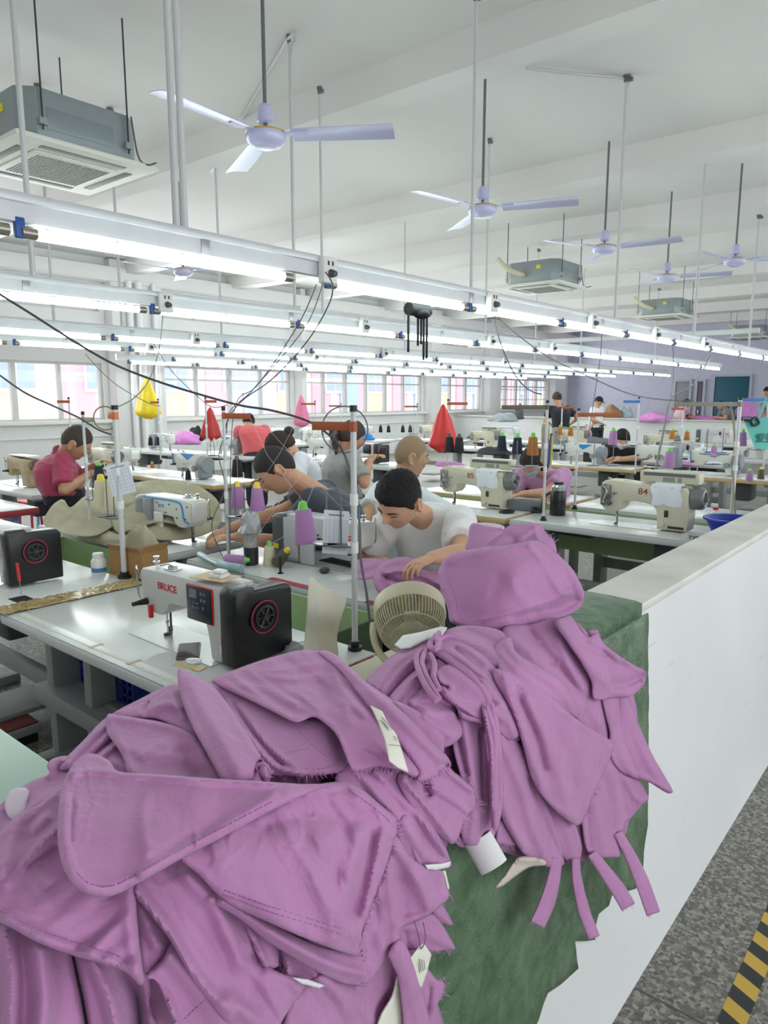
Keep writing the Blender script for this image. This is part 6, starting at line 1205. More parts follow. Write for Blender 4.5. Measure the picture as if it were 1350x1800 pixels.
inn = [Vector((x, y)) for x in range(310, 1139, 16) for y in range(1090, 1880, 16) if inside(x, y, ps) and segd(x, y, ps+ps[:1]) > 8]
res = geometry.delaunay_2d_cdt([Vector(p) for p in ps]+inn, [(i, (i+1) % len(ps)) for i in range(len(ps))], [], 1, 1e-4)
m = MB(); vs = []
for p in res[0]:
    q = on_face(p.x, p.y); q.x += 0.004*max(0, noise.noise(Vector((q.y*9, q.z*9, 1))))+0.002; q.z = min(q.z, 1.034); vs.append(q)
m.add(vs, [tuple(f) for f in res[2]])
# over the coping and down the far side
ya_, yb_ = -0.4, pz(1137, 1062, 1.035).y
prof = [(-0.6825, 1.0), (-0.683, 1.034), (-0.70, 1.0385), (-0.78, 1.0395), (-0.87, 1.0385), (-0.889, 1.033), (-0.8895, 0.9), (-0.8895, 0.72)]
vs = []; ny = 40
for i in range(ny+1):
    y = ya_+(yb_-ya_)*i/ny
    for k, (x, z) in enumerate(prof): vs.append((x+(0.002*noise.noise(Vector((y*8, k, 0)))), y+(0.01*noise.noise(Vector((k*1.3, 0, 2))) if i == ny else 0), z+(0.004*max(0, noise.noise(Vector((y*10, k*.7, 3)))) if 1 < k < 6 else 0)))
m.add(vs, [(i*8+k, i*8+k+1, (i+1)*8+k+1, (i+1)*8+k) for i in range(ny) for k in range(7)])
o = m.build('wall_cover', gm_, smooth=60); tag(o, 'torn green woven cover wrapped over the near end of the white partition', 'cover'); md = o.modifiers.new('t', 'SOLIDIFY'); md.thickness = 0.002; md.offset = 1
# ---------------- things on and around the near tables ----------------
def lump(name, label, cat, c, r, mat, seed=0, n=36, amp=0.22, group=None, T=None, flat=True):
    """crumpled cloth heap resting at c (bottom centre)"""
    mb = MB(); vs = []; nv = n//2
    for j in range(nv+1):
        th = math.pi*j/nv
        for i in range(n):
            ph = 2*math.pi*i/n; d = Vector((math.sin(th)*math.cos(ph), math.sin(th)*math.sin(ph), math.cos(th)))
            k = 1+amp*noise.noise(d*1.6+Vector((seed, 0, 0)))+amp*0.9*(0.4-abs(noise.noise(d*2.6+Vector((seed, 4, 0)))))+amp*0.35*(0.3-abs(noise.noise(d*6+Vector((seed, 9, 0)))))
            z = d.z*k*r[2]; z = z if z > 0 else z*0.08
            p = Vector((d.x*k*r[0], d.y*k*r[1], z)); vs.append((T @ p if T is not None else p))
    mb.add(vs, [(j*n+i, j*n+(i+1) % n, (j+1)*n+(i+1) % n, (j+1)*n+i) for j in range(nv) for i in range(n)])
    o = mb.build(name, mat, None, smooth=80); o.location = Vector(c)+Vector((0, 0, 0.002+0.08*r[2]*1.3)); tag(o, label, cat, group); return o
def simple(name, label, cat, mb, mat, loc=None, rz=0, group=None, smooth=35):
    o = mb.build(name, mat, None, smooth=smooth); tag(o, label, cat, group)
    if loc is not None: o.location = loc
    o.rotation_euler = (0, 0, rz); return o
khaki = M('khaki_cloth', (172, 164, 140), 0.9, var=0.08, vs=8, bump=0.2, bs=30); navyc = M('dark_cloth', (40, 42, 48), 0.9, var=0.2, bump=0.3, bs=20)
cardboard = M('cardboard', (168, 128, 82), 0.8, var=0.06); blue_p = M('blue_plastic', (36, 56, 150), 0.45)
pt = lambda x, y: pz(x, y, TZ)
# phone, tape scraps, ruler, seam tape
q = pt(332, 1147); t = thing('mobile_phone', 'dark mobile phone lying on the table left of the nearest machine column', 'phone', q, 0.9)
MB().box(-0.036, 0.036, -0.07, 0.07, 0.0005, 0.0095, 0.003).build('phone_case', M('phone_case', (112, 92, 84), 0.4), t); MB().box(-0.032, 0.032, -0.066, 0.066, 0.0095, 0.0102).build('screen', M('phone_screen', (30, 34, 38), 0.08), t)
q = pt(330, 1172); simple('tape_scrap', 'tan tape scraps under a clear wrapper in front of the phone', 'tape', MB().box(-0.05, 0.05, -0.012, 0.012, 0.0005, 0.0015).box(0.03, 0.06, -0.02, 0.02, 0.0015, 0.0025), M('tan_tape', (206, 172, 96), 0.3), q, 0.3)
lump('plastic_wrapper', 'crumpled clear plastic wrapper on the tan tape scraps', 'wrapper', pt(340, 1163), (0.035, 0.02, 0.006), M('clear_wrap', (236, 238, 240), 0.15), 3, 20)
m = MB(); m.box(0, 1.30, 0, 0.032, 0.0005, 0.0018)
r_ = thing('measuring_strip', 'clear measuring strip taped along the front edge of the nearest table', 'ruler', (-2.76, 1.12, TZ)); m.build('strip', M('ruler_strip', (224, 226, 218), 0.2), r_)
m = MB()
for i in range(1, 129): m.box(i*0.01, i*0.01+0.0012, 0.002, 0.008 if i % 5 else 0.014, 0.0018, 0.0021)
m.build('tick_marks', M('ruler_ink', (120, 124, 120), 0.6), r_)
for x in (0.55, 0.78): MB().box(x, x+0.016, -0.006, 0.04, 0.0021, 0.003).build('holding_tape', M('tape_tan', (190, 162, 138), 0.4), r_, label='tan tape across the strip')
def crinkle(x0, x1, y0, y1, z, amp, nx=14, ny=90, seed=0):
    m = MB(); vs = []
    for j in range(ny+1):
        for i in range(nx+1):
            x = x0+(x1-x0)*i/nx+0.006*noise.noise(Vector((j*.2, seed, 0)))*(i in (0, nx)); y = y0+(y1-y0)*j/ny
            vs.append((x, y, z+amp*(0.5+0.5*noise.noise(Vector((i*.9, j*.22, seed))))+amp*0.6*(noise.noise(Vector((i*1.7, j*0.8, seed+4)))>0.1)))
    m.add(vs, [(j*(nx+1)+i, j*(nx+1)+i+1, (j+1)*(nx+1)+i+1, (j+1)*(nx+1)+i) for j in range(ny) for i in range(nx)]); return m
o = simple('seam_tape', 'crinkled glossy brown tape sealing the seam between the two near tables', 'tape', crinkle(-2.91, -2.785, 1.085, 1.69, TZ+0.001, 0.006), M('brown_tape', (176, 152, 104), 0.12, var=0.35, vs=30)); md = o.modifiers.new('t', 'SOLIDIFY'); md.thickness = 0.001
# screwdriver, slotted plate
q = pt(38, 1046); t = thing('screwdriver', 'small screwdriver with a red handle leaning on the left machine', 'tool', q); MB().cyl((0, 0, 0), (-0.008, 0.0, 0.06), 0.0018, n=8).build('blade', chrome, t); MB().cyl((-0.008, 0, 0.06), (-0.02, 0.0, 0.135), 0.007, 0.006, n=12).build('handle', m_red, t, label='red handle')
q = pt(44, 1056); m = MB()
for i in range(4): m.box(-0.075+i*0.038, -0.042+i*0.038, -0.03, 0.03, 0.0005, 0.003)
simple('slot_plate', 'black slotted plate set in the front of the left table', 'plate', m.box(-0.08, 0.08, -0.035, 0.035, 0.0002, 0.0012), dark, q)
# pill bottle, carton, khaki cloth
q = Vector((-3.13, 1.655, TZ)); t = thing('plastic_bottle', 'white plastic bottle with a ribbed lid and blue label beside the carton', 'bottle', q)
MB().lathe([(0, 0), (0.031, 0), (0.033, 0.004), (0.033, 0.062), (0.026, 0.075), (0.022, 0.078), (0, 0.078)], 24).build('bottle_body', white_pl, t); MB().lathe([(0, 0.078), (0.024, 0.078), (0.0245, 0.082), (0.0245, 0.097), (0.022, 0.1), (0, 0.1)], 24).build('lid', white_pl, t); MB().lathe([(0.0333, 0.012), (0.0335, 0.012), (0.0335, 0.032), (0.0333, 0.032)], 24).build('label_band', M('label_blue', (70, 120, 176), 0.5), t, label='blue label')
q = Vector((-2.99, 1.78, TZ)); t = thing('cardboard_box', 'open brown cardboard box with khaki cloth in it behind the seam tape', 'box', q, 0.15)
for b_ in ((-0.115, 0.115, -0.075, -0.071), (-0.115, 0.115, 0.071, 0.075), (-0.115, -0.111, -0.071, 0.071), (0.111, 0.115, -0.071, 0.071)): MB().box(*b_, 0.003, 0.12).build('side_panel', cardboard, t)
MB().box(-0.115, 0.115, -0.075, 0.075, 0.0, 0.003).build('bottom_panel', cardboard, t)
m = MB(); m.T = rotm(rx=0.5, loc=(0, -0.073, 0.12)); m.box(-0.11, 0.11, -0.002, 0.0, 0, 0.03); m.build('flap', cardboard, t); m = MB(); m.T = rotm(ry=0.3, loc=(0.113, 0, 0.12)); m.box(0, 0.003, -0.07, 0.07, 0, 0.035); m.build('flap', cardboard, t)
lump('khaki_cloth', 'khaki cloth bulging out of the open cardboard box', 'cloth', (-2.99, 1.80, TZ+0.055), (0.10, 0.062, 0.15), khaki, 5, 40)
D4 = tps([(75, 925, 4.2), (150, 870, 4.45), (230, 850, 4.6), (330, 860, 4.55), (370, 880, 4.4), (120, 940, 3.95), (230, 900, 4.3), (300, 920, 4.1), (180, 945, 3.95), (360, 920, 4.25)])
kk = dict(mat=khaki, name='khaki_garment', cat='garment', group='khaki cloth heaped behind the blue striped machine')
sheet('khaki cloth heap rising behind the blue striped machine', [(180, 880), (235, 850), (300, 843), (350, 855), (385, 885), (380, 930), (300, 950), (200, 930), (160, 900)], D4, -0.06, [([(200, 880), (270, 862), (350, 875)], 14, 0.03), ([(230, 852), (300, 885), (340, 925)], 9, 0.03), ([(280, 846), (330, 890)], 8, -0.03)], g=8, auto=(40, 30, 0.03), seed=81, **kk)
sheet('khaki cloth sleeve reaching left from the heap behind the blue striped machine', [(76, 918), (84, 900), (96, 885), (112, 878), (124, 892), (150, 872), (185, 860), (230, 862), (260, 880), (240, 905), (200, 925), (165, 942), (120, 940), (90, 932)], D4, 0.0,
      [([(122, 892), (130, 905), (105, 925)], 6, -0.03), ([(100, 890), (90, 915)], 9, 0.02), ([(150, 885), (190, 900), (225, 885)], 10, 0.025), ([(140, 925), (190, 905), (240, 890)], 8, -0.02)], g=6, seed=82, auto=(20, 30, 0.02), **kk)
sheet('khaki cloth fold lying below the thread pole on the table behind', [(200, 905), (250, 880), (300, 885), (340, 905), (330, 925), (280, 918), (235, 930), (205, 935)], D4, 0.03, [([(210, 920), (260, 900), (320, 905)], 8, 0.025), ([(230, 928), (280, 908)], 6, -0.02)], g=6, auto=(10, 26, 0.015), seed=83, **kk)
lump('khaki_cloth', 'low khaki cloth spread under the heap on the striped machine table', 'cloth', pz(190, 950, TZ), (0.30, 0.10, 0.06), khaki, 9, 32)
# purple work in front of the man in the white tee
D5 = tps([(630, 990, 3.2), (640, 1015, 3.02), (665, 990, 3.0), (700, 985, 2.95), (740, 990, 2.9), (770, 1010, 2.86), (800, 1030, 2.8), (660, 1030, 2.86), (700, 1045, 2.78), (760, 1050, 2.72), (680, 1060, 2.76), (720, 1010, 2.82)])
pw = dict(group='purple work under the hands of the man in the white tee')
sheet('flat purple cloth under the presser foot of the grey machine', [(625, 988), (640, 982), (672, 984), (680, 1000), (668, 1012), (645, 1018), (625, 1016)], D5, 0.0, [([(630, 1000), (665, 990)], 5, 0.01), ([(630, 1010), (660, 1002)], 4, -0.01)], g=5, seed=91, **pw)
sheet('gathered purple garment in front of the man in the white tee', [(657, 1010), (668, 992), (690, 982), (715, 979), (735, 985), (745, 1003), (775, 1002), (800, 1010), (820, 1040), (800, 1052), (770, 1050), (745, 1058), (700, 1060), (685, 1052), (665, 1040), (658, 1025)], D5, 0.03,
      [([(676, 1008), (720, 1004), (780, 1030)], 5, 0.022), ([(674, 1012), (700, 1022), (760, 1034), (810, 1042)], 4, -0.025), ([(672, 1016), (690, 1032), (740, 1044)], 5, 0.018), ([(668, 1000), (664, 1030), (680, 1050)], 6, 0.018), ([(680, 992), (700, 984)], 8, 0.015), ([(678, 1020), (690, 1040), (700, 1050)], 4, -0.02)], g=4.5, roll=0.03, seed=92, **pw)
# big cone and thread stands near
s1 = make_stand(h=0.775, arm=0.155, tray_z=0.35, tray_dx=-0.055, label='tall white thread pole with a brown top bar and a paper chart, nearest', r=0.010, armdir=-1, rz=0.2, loc=pt(624, 1142), barh=0.02)
cone('purple_g', pD(538, 955, 2.42), 'large purple thread cone with a green core beside the paper chart', tilt=(0, -0.1, 0), scale=1.12)
s3_ = make_stand(h=0.755, arm=0.165, tray_z=0.235, tray_dx=0.06, label='white thread pole with a faded brown bar holding two purple cones', r=0.008, armdir=1, rz=0.2, loc=pt(402, 985), barh=0.0)
cone('purple_y', pD(418, 893, 3.66), 'left of two purple thread cones with yellow cores', scale=1.08)
cone('purple_y', pD(453, 897, 3.58), 'right of two purple thread cones with yellow cores', scale=1.1)
s2_ = make_stand(h=0.765, arm=0.06, tray_z=0.28, tray_dx=-0.06, label='grey thread pole with an orange clamp behind the seam tape', r=0.0125, armdir=-1, rz=0.0, loc=pt(219, 1016), barm=M('bar_orange', (204, 112, 58), 0.45))
s2b = make_stand(h=0.72, arm=0.12, tray_z=0.25, tray_dx=0.06, label='white thread pole with a green bar left of the paper sheet', r=0.008, armdir=1, rz=0.0, loc=pz(160, 948, TZ), barm=M('bar_green', (150, 160, 130), 0.5))
cone('cream_y', pD(180, 890, 3.55), 'left of two cream thread cones with yellow cores', scale=1.25)
cone('cream_y', pD(199, 889, 3.50), 'right of two cream thread cones with yellow cores', scale=1.25)
cone('navy_g', pD(175, 848, 3.7), 'navy thread cone with a green core above the cream cones', scale=0.85)
cone('cream_g', pt(474, 994), 'cream thread cone standing left of the grey machine on the table', scale=0.95)
cone('olive_y', pt(478, 992)+Vector((0.06, -0.02, 0.02)), 'olive thread cone with a yellow core leaning beside the cream one', tilt=(0.15, 0.75, 0.3), scale=0.9)
cone('purple_g', pt(398, 996)+Vector((0, 0, 0.03)), 'purple thread cone lying on its side under the teal plastic tube', tilt=(0, 1.5, 0.5), scale=0.95)
def chart(px, D, w, h, rx, rz, label, lines):
    t = thing('paper_sheet', label, 'paper', pD(px[0], px[1], D), rz); t.rotation_euler = (0, rx, rz)
    MB().box(-w/2, w/2, -0.0004, 0.0004, -h/2, h/2).build('sheet', M('paper', (230, 234, 240), 0.7), t, smooth=0)
    m = MB(); x0, x1 = -w*0.42, w*0.42
    for i in range(lines+1): z = h*0.28-(h*0.68)*i/lines; m.box(x0, x1, -0.0012, -0.0006, z, z+0.0006)
    for i in range(5): x = x0+(x1-x0)*(0, .2, .42, .66, 1)[i]; m.box(x, x+0.0006, -0.0012, -0.0006, h*0.28-h*0.68, h*0.28)
    m.build('table_lines', M('ink_grey', (140, 144, 150), 0.7), t, smooth=0)
    m = MB()
    for i in range(9): x = -w*0.3+i*w*0.068; m.box(x, x+w*0.045, -0.0013, -0.0006, h*0.38, h*0.38+0.004)
    m.build('heading_marks', M('ink_dark', (60, 62, 66), 0.7), t, smooth=0); return t
chart((590, 936), 2.33, 0.083, 0.145, 0.06, YAW-0.1, 'white paper chart with a printed grid clipped to the nearest pole', 14)
chart((212, 842), 3.2, 0.115, 0.14, -0.22, YAW-0.15, 'tilted white paper sheet with a faint table taped to the grey pole', 6)
m = MB(); m.torus((0, 0, 0), 0.075, 0.0022, 'y', 32); simple('cable_coil', 'loop of thin grey cable hung at the top of the nearest pole', 'cable', m, grey_cable, pD(606, 755, 2.33), YAW)
m = MB(); m.torus((0, 0, 0), 0.052, 0.003, 'y', 32); simple('cable_coil', 'loop of yellow and black cable hung at the top of the grey pole', 'cable', m, M('olive_cable', (120, 122, 60), 0.5), pD(185, 735, 3.2), YAW)
# thread ends running up to the guide arms
thr = M('thread_pale', (216, 196, 214), 0.7)
for i, (lab, D, pts_) in enumerate((('pale thread crossing left above the big purple cone', 2.45, [(538, 888), (520, 930), (470, 960)]), ('pale thread from the big purple cone to the brown bar', 2.42, [(538, 888), (600, 735)]), ('pale thread slanting from the left bar to the big purple cone', 2.9, [(440, 735), (470, 800), (540, 890)]), ('pale thread crossing the dark shirted man to the right', 2.8, [(600, 740), (560, 800), (500, 870), (440, 960)]), ('pale thread from the left bar over the dark shirted man', 3.0, [(452, 733), (560, 850), (612, 905)]), ('thin thread from the brown bar down to the purple cones', 3.3, [(520, 742), (490, 800), (455, 852)]), ('thin thread rising from the left purple cone', 3.6, [(418, 845), (414, 730)]))):
    tag(MB().tube([pD(x, y, D) for x, y in pts_], 0.0006, 4).build('sewing_thread', thr), lab, 'thread', 'threads running up from the cones')
# dark tumbler wrapped in a clear bag
q = pt(442, 992); t = thing('tumbler', 'dark ribbed tumbler with a crumpled clear bag over its top behind the nearest machine', 'cup', q)
MB().lathe([(0, 0), (0.034, 0), (0.036, 0.01), (0.036, 0.09), (0, 0.09)], 24).build('cup_base', M('cup_dark', (52, 50, 52), 0.3), t, label='dark lower half')
MB().lathe([(0.035, 0.09), (0.037, 0.17), (0.0, 0.17)], 24).build('cup_body', M('cup_grey', (176, 172, 172), 0.25, var=0.3, vs=30), t)
m = MB(); lm = lump('tmp', 'x', 'x', (0, 0, 0), (0.055, 0.05, 0.1), M('bag_clear', (196, 198, 202), 0.12, trans=0.3), 14, 40, 0.4); lm.name = 'plastic_bag'; lm.parent = t; lm.location = (0, 0, 0.165); del lm['label']; del lm['category']
# small things around the grey machine
q = pt(493, 1008); simple('table_peg', 'small black peg standing on the table edge left of the olive cone', 'peg', MB().lathe([(0, 0), (0.014, 0), (0.014, 0.004), (0.006, 0.006), (0.006, 0.07), (0.01, 0.075), (0.008, 0.082), (0, 0.084)], 16), dark, q)
q = pt(560, 1010); simple('computer_mouse', 'dark rounded mouse like object on the table under the grey machine', 'mouse', MB().ball((0, 0, 0.012), (0.022, 0.03, 0.014), 16), M('mouse_grey', (66, 66, 70), 0.4), q+Vector((0, 0.04, 0.002)))
q = pt(590, 992); t = thing('tablet', 'black tablet with a bright reflection lying under the grey machine arm', 'tablet', q+Vector((0, 0.03, 0)), -0.05); MB().box(-0.11, 0.11, -0.045, 0.045, 0.001, 0.008, 0.003).build('case', dark, t); MB().box(-0.102, 0.102, -0.038, 0.038, 0.008, 0.0086).build('screen', M('glossy_dark', (40, 46, 50), 0.04), t)
m = MB(); m.tube(smoothpts([pt(352, 985)+Vector((0, 0, .03)), pt(372, 996)+Vector((0, 0, .03)), pt(395, 1004)+Vector((0, 0, .026)), pt(425, 1008)+Vector((0, .0, .022))], 5), [0.018]*8+[0.022]*8, 12); simple('plastic_roll', 'pale teal rolled plastic lying behind the nearest machine', 'roll', m, M('teal_plastic', (164, 190, 196), 0.15, var=0.15, vs=18))
q = pD(432, 1026, 2.24); t = thing('sensor_box', 'small white device on a piece of tan card on top of the nearest machine', 'device', Vector((-1.80, 1.34, TZ+0.262)), 0.2)
MB().box(-0.075, 0.06, -0.045, 0.045, 0, 0.002).build('card', M('tan_card', (206, 184, 150), 0.7), t); MB().box(-0.02, 0.032, -0.022, 0.022, 0.002, 0.014, 0.003).build('device_body', white_pl, t); MB().box(-0.012, 0.03, -0.016, 0.018, 0.014, 0.026, 0.006).build('device_top', white_pl, t)
# cream cloth standing behind the nearest machine
cr = tps([(550, 1015, 2.2), (600, 1050, 2.22), (540, 1100, 2.14), (600, 1120, 2.2), (560, 1168, 2.12), (570, 1080, 2.1)])
sheet('stiff cream canvas piece standing upright right of the nearest machine', [(547, 1014), (560, 1026), (580, 1038), (606, 1050), (608, 1060), (598, 1090), (592, 1120), (594, 1150), (588, 1172), (560, 1168), (534, 1162), (536, 1120), (540, 1080), (542, 1040)], cr, 0.0, [([(560, 1040), (556, 1100), (570, 1160)], 12, 0.02), ([(585, 1060), (575, 1110)], 14, -0.012)], g=5, mat=M('cream_canvas', (220, 214, 196), 0.85, var=0.04), name='canvas_piece', cat='cloth', seed=95)
lump('clear_bag', 'crumpled clear plastic behind the nearest machine beside the canvas', 'plastic', pt(520, 1150), (0.06, 0.05, 0.03), M('bag_clear', (196, 198, 202), 0.12, trans=0.3), 22, 30, 0.4)
# desk fan seen from behind
fcol = M('fan_cream', (216, 208, 180), 0.4)
fc = pD(722, 1097, 2.12); t = thing('desk_fan', 'cream desk fan seen from behind, between the two garment heaps', 'fan', (fc.x, fc.y, fc.z))
ax = (V3(0.04, -0.50, 0.86)).normalized(); FR = ax.to_track_quat('Z', 'Y').to_matrix().to_4x4()   # local z points to the viewer side
R0 = 0.105
def fm(): m = MB(); m.T = FR; return m
m = fm(); m.lathe([(R0, -0.075), (R0+0.004, -0.07), (R0+0.004, -0.03), (R0, -0.022), (R0-0.003, -0.03), (R0-0.003, -0.07), (R0, -0.075)], 48); m.build('rim', fcol, t)
rib = lambda r: float(np.interp(r, [0.0, 0.036, 0.066, 0.088, 0.099, R0], [0.062, 0.06, 0.053, 0.040, 0.014, -0.03]))
m = fm()
for k in range(64):
    a = 2*math.pi*k/64; rs = [0.036, 0.05, 0.066, 0.088, 0.099, R0]; m.tube([(r*math.cos(a), r*math.sin(a), rib(r)) for r in rs], 0.0013, 4, cap=False)
m.build('rear_grille', fcol, t)
for r in (0.062, 0.089): m = fm(); m.torus((0, 0, rib(r)), r, 0.002, 'z', 48, 6); m.build('grille_ring', fcol, t)
m = fm(); m.lathe([(0, 0.05), (0.03, 0.046), (0.038, 0.036), (0.038, 0.02), (0, 0.02)], 32); m.build('motor_cap', fcol, t)
m = fm(); m.box(-0.022, 0.022, 0.05, 0.078, 0.018, 0.034, 0.004); m.build('carry_grip', fcol, t)
m = fm(); m.lathe([(0, -0.05), (0.02, -0.05), (0.02, -0.02), (0, -0.02)], 20); m.build('fan_hub', fcol, t)
for k in range(5):
    m = MB(); m.T = FR @ Matrix.Rotation(k*2*math.pi/5, 4, 'Z') @ Matrix.Rotation(0.5, 4, 'X'); m.prism([(0.018, -0.012), (0.06, -0.03), (0.092, -0.02), (0.09, 0.026), (0.05, 0.022), (0.018, 0.012)], 'z', -0.036, -0.034); m.build('fan_blade', M('fan_blade_clear', (196, 190, 172), 0.3), t)
m = MB(); m.tube([p-fc for p in smoothpts([pD(657, 1096, 2.13), pD(656, 1115, 2.11), pD(663, 1140, 2.1), pD(682, 1164, 2.08), pD(722, 1185, 2.06), pD(765, 1180, 2.06), pD(790, 1150, 2.1)], 6)], 0.0105, 12); m.build('support_yoke', fcol, t)
b0 = pD(722, 1188, 2.06)-fc; m = MB(); m.cyl(b0, (b0.x, b0.y, -fc.z+0.80), 0.02, n=16); m.lathe([(0, 0), (0.085, 0), (0.085, 0.012), (0.05, 0.03), (0, 0.032)], 32, Matrix.Translation((b0.x, b0.y, -fc.z+TZ-0.0))); m.build('fan_stand', fcol, t)
# side shelf that carries the fan, joined to the end of the table
zs = TZ; m = MB(); m.box(-1.43, -1.06, 1.2, 1.85, TZ-0.03, TZ, 0.004); st = thing('side_table', 'pale side board under the desk fan beside the partition wall', 'table', (0, 0, 0)); m.build('table_top', M('board_pale', (206, 198, 176), 0.5), st)
for x in (-1.40, -1.10):
    for y in (1.24, 1.80): MB().box(x-0.015, x+0.015, y-0.015, y+0.015, 0, TZ-0.03).build('leg', leg_grey, st)
# mint table corner at the lower left
place = pz(88, 1345, TZ); t = thing('cutting_board_table', 'mint green table top cut by the lower left edge', 'table', (0, 0, 0)); MB().box(-2.9, -1.30, -0.4, 0.68, TZ-0.03, TZ, 0.01).build('table_top', M('mint_top', (176, 204, 190), 0.3), t)
for x in (-2.8, -1.4):
    for y in (-0.3, 0.6): MB().box(x-0.02, x+0.02, y-0.02, y+0.02, 0, TZ-0.03).build('leg', leg_grey, t)
# under the near table: crate, treadle pad, sacks
q = pz(60, 1150, 0.5); t = thing('plastic_crate', 'blue plastic crate with holes on the rail under the left end of the nearest table', 'crate', (-2.95, 1.45, 0.36)); 
m = MB(); W, Dp, Hh = 0.42, 0.3, 0.26
for i in range(11): m.box(i*W/10-0.006, i*W/10+0.006, -0.004, 0.0, 0, Hh)
for i in range(8): m.box(0, W, -0.004, 0.0, i*Hh/7-0.006, i*Hh/7+0.006)
m.build('front_grid', blue_p, t)
m = MB(); m.box(0, W, Dp-0.004, Dp, 0, Hh); m.build('back_panel', blue_p, t); m = MB(); m.box(-0.004, 0, 0, Dp, 0, Hh); m.build('side_panel', blue_p, t); MB().box(W, W+0.004, 0, Dp, 0, Hh).build('side_panel', blue_p, t); MB().box(0, W, 0, Dp, -0.004, 0).build('bottom_panel', blue_p, t); MB().box(-0.01, W+0.01, -0.012, 0, Hh-0.015, Hh).build('rim', blue_p, t)
simple('support_rail', 'grey metal shelf rail carrying the blue crate under the near tables', 'rail', MB().box(-3.1, -2.45, 1.30, 1.78, 0.28, 0.355, 0.004), M('rail_grey', (150, 154, 154), 0.5))
lump('cloth_bundle', 'brown and red cloth stuffed on top of the blue crate', 'cloth', (-2.72, 1.55, 0.6), (0.16, 0.1, 0.05), M('brown_cloth', (110, 92, 84), 0.9, var=0.3, vs=6), 31, 28)
q = pz(30, 1268, 0.12); t = thing('foot_treadle', 'foot treadle with a red brown pad on the floor at the left edge', 'treadle', (q.x-0.12, q.y-0.02, 0)); MB().box(-0.16, 0.16, -0.12, 0.12, 0.05, 0.09, 0.006).build('treadle_frame', leg_grey, t); MB().box(-0.145, 0.145, -0.105, 0.105, 0.09, 0.1, 0.003).build('treadle_pad', M('pad_brown', (124, 62, 60), 0.8), t); MB().box(-0.14, 0.14, -0.1, 0.1, 0, 0.05).build('treadle_base', dark, t)
lump('fabric_sack', 'brown sack lying on the floor under the nearest table', 'sack', (-2.35, 1.55, 0.0), (0.2, 0.15, 0.14), M('brown_sack', (92, 78, 66), 0.9), 33, 28)
# ---------------- around machines 84 and 85 ----------------
q = pt(980, 905); t = thing('thermos_flask', 'black vacuum flask with a silver neck on the corner of the table by machine 84', 'flask', q)
MB().lathe([(0, 0), (0.052, 0), (0.055, 0.006), (0.055, 0.165), (0.05, 0.175), (0, 0.175)], 28).build('flask_body', M('flask_black', (24, 24, 26), 0.3), t); MB().lathe([(0, 0.175), (0.05, 0.175), (0.05, 0.2), (0.035, 0.215), (0, 0.215)], 28).build('neck', chrome, t, label='silver neck'); MB().lathe([(0, 0.215), (0.034, 0.215), (0.034, 0.235), (0, 0.237)], 24).build('lid', dark, t)
m = MB(); m.tube(smoothpts([(-0.05, 0, 0.16), (-0.10, -0.01, 0.12), (-0.12, -0.02, 0.03), (-0.16, -0.03, 0.008), (-0.19, -0.01, 0.03), (-0.15, 0, 0.03), (-0.12, 0, 0.01)], 5), 0.010, 8); m.build('carry_strap', dark, t)
q = pt(922, 898); t = thing('control_pedal_box', 'long grey plastic box beside machine 85', 'box', q+Vector((0, 0.03, 0)), 0.12); MB().box(-0.13, 0.13, -0.05, 0.05, 0, 0.075, 0.008).build('box_body', M('box_grey', (110, 116, 122), 0.5), t); MB().box(-0.11, 0.11, -0.035, 0.035, 0.075, 0.077).build('box_inset', M('box_dark', (84, 90, 96), 0.6), t)
simple('cable_coil', 'coil of black cable on the table edge in front of machine 85', 'cable', MB().torus((0, 0, 0.008), 0.05, 0.005, 'z').torus((0.01, 0.005, 0.016), 0.045, 0.005, 'z'), dark, pt(890, 902))
cone('orange_g', pt(953, 893)+Vector((0, .02, 0)), 'small orange thread cone at the foot of the cluttered pole', scale=0.85)
q = pt(1258, 922); t = thing('spray_bottle', 'white spray bottle with a red collar behind machine 84', 'bottle', q+Vector((-0.02, 0.05, 0))); MB().lathe([(0, 0), (0.03, 0), (0.03, 0.06), (0.022, 0.08), (0.012, 0.09), (0, 0.09)], 20).build('bottle_body', white_pl, t); MB().lathe([(0, 0.09), (0.018, 0.09), (0.018, 0.105), (0, 0.105)], 16).build('collar', m_red, t, label='red collar'); MB().box(-0.03, 0.012, -0.01, 0.01, 0.105, 0.13, 0.004).build('trigger', white_pl, t)
q = pt(1215, 948); t = thing('control_unit', 'grey control unit lettered TYPICAL on the table by the blue basket', 'control unit', q+Vector((0.04, 0.04, 0)), 0); MB().prism([(-0.09, 0), (0.05, 0), (0.05, 0.03), (-0.05, 0.03)], 'x', -0.09, 0.14, 0.003).build('unit_body', M('unit_grey', (176, 178, 178), 0.5), t); text_mesh('TYPICAL', 0.036, M('ink_blue', (60, 66, 110), 0.5), 'brand_text', t, facing((0, -0.6, 0.8), up=(0, 0.8, 0.6), loc=(0.02, -0.072, 0.0168)), bold=0.0005)
q = pz(1262, 935, 0.86); t = thing('plastic_basket', 'blue plastic basket rim beside the partition wall right of machine 84', 'basket', (-1.10, 4.55, TZ)); MB().lathe([(0.10, 0.0), (0.15, 0.10), (0.165, 0.10), (0.165, 0.112), (0.143, 0.112), (0.095, 0.008), (0, 0.008), (0, 0)], 32).build('basket_body', M('basket_blue', (40, 62, 178), 0.4), t)
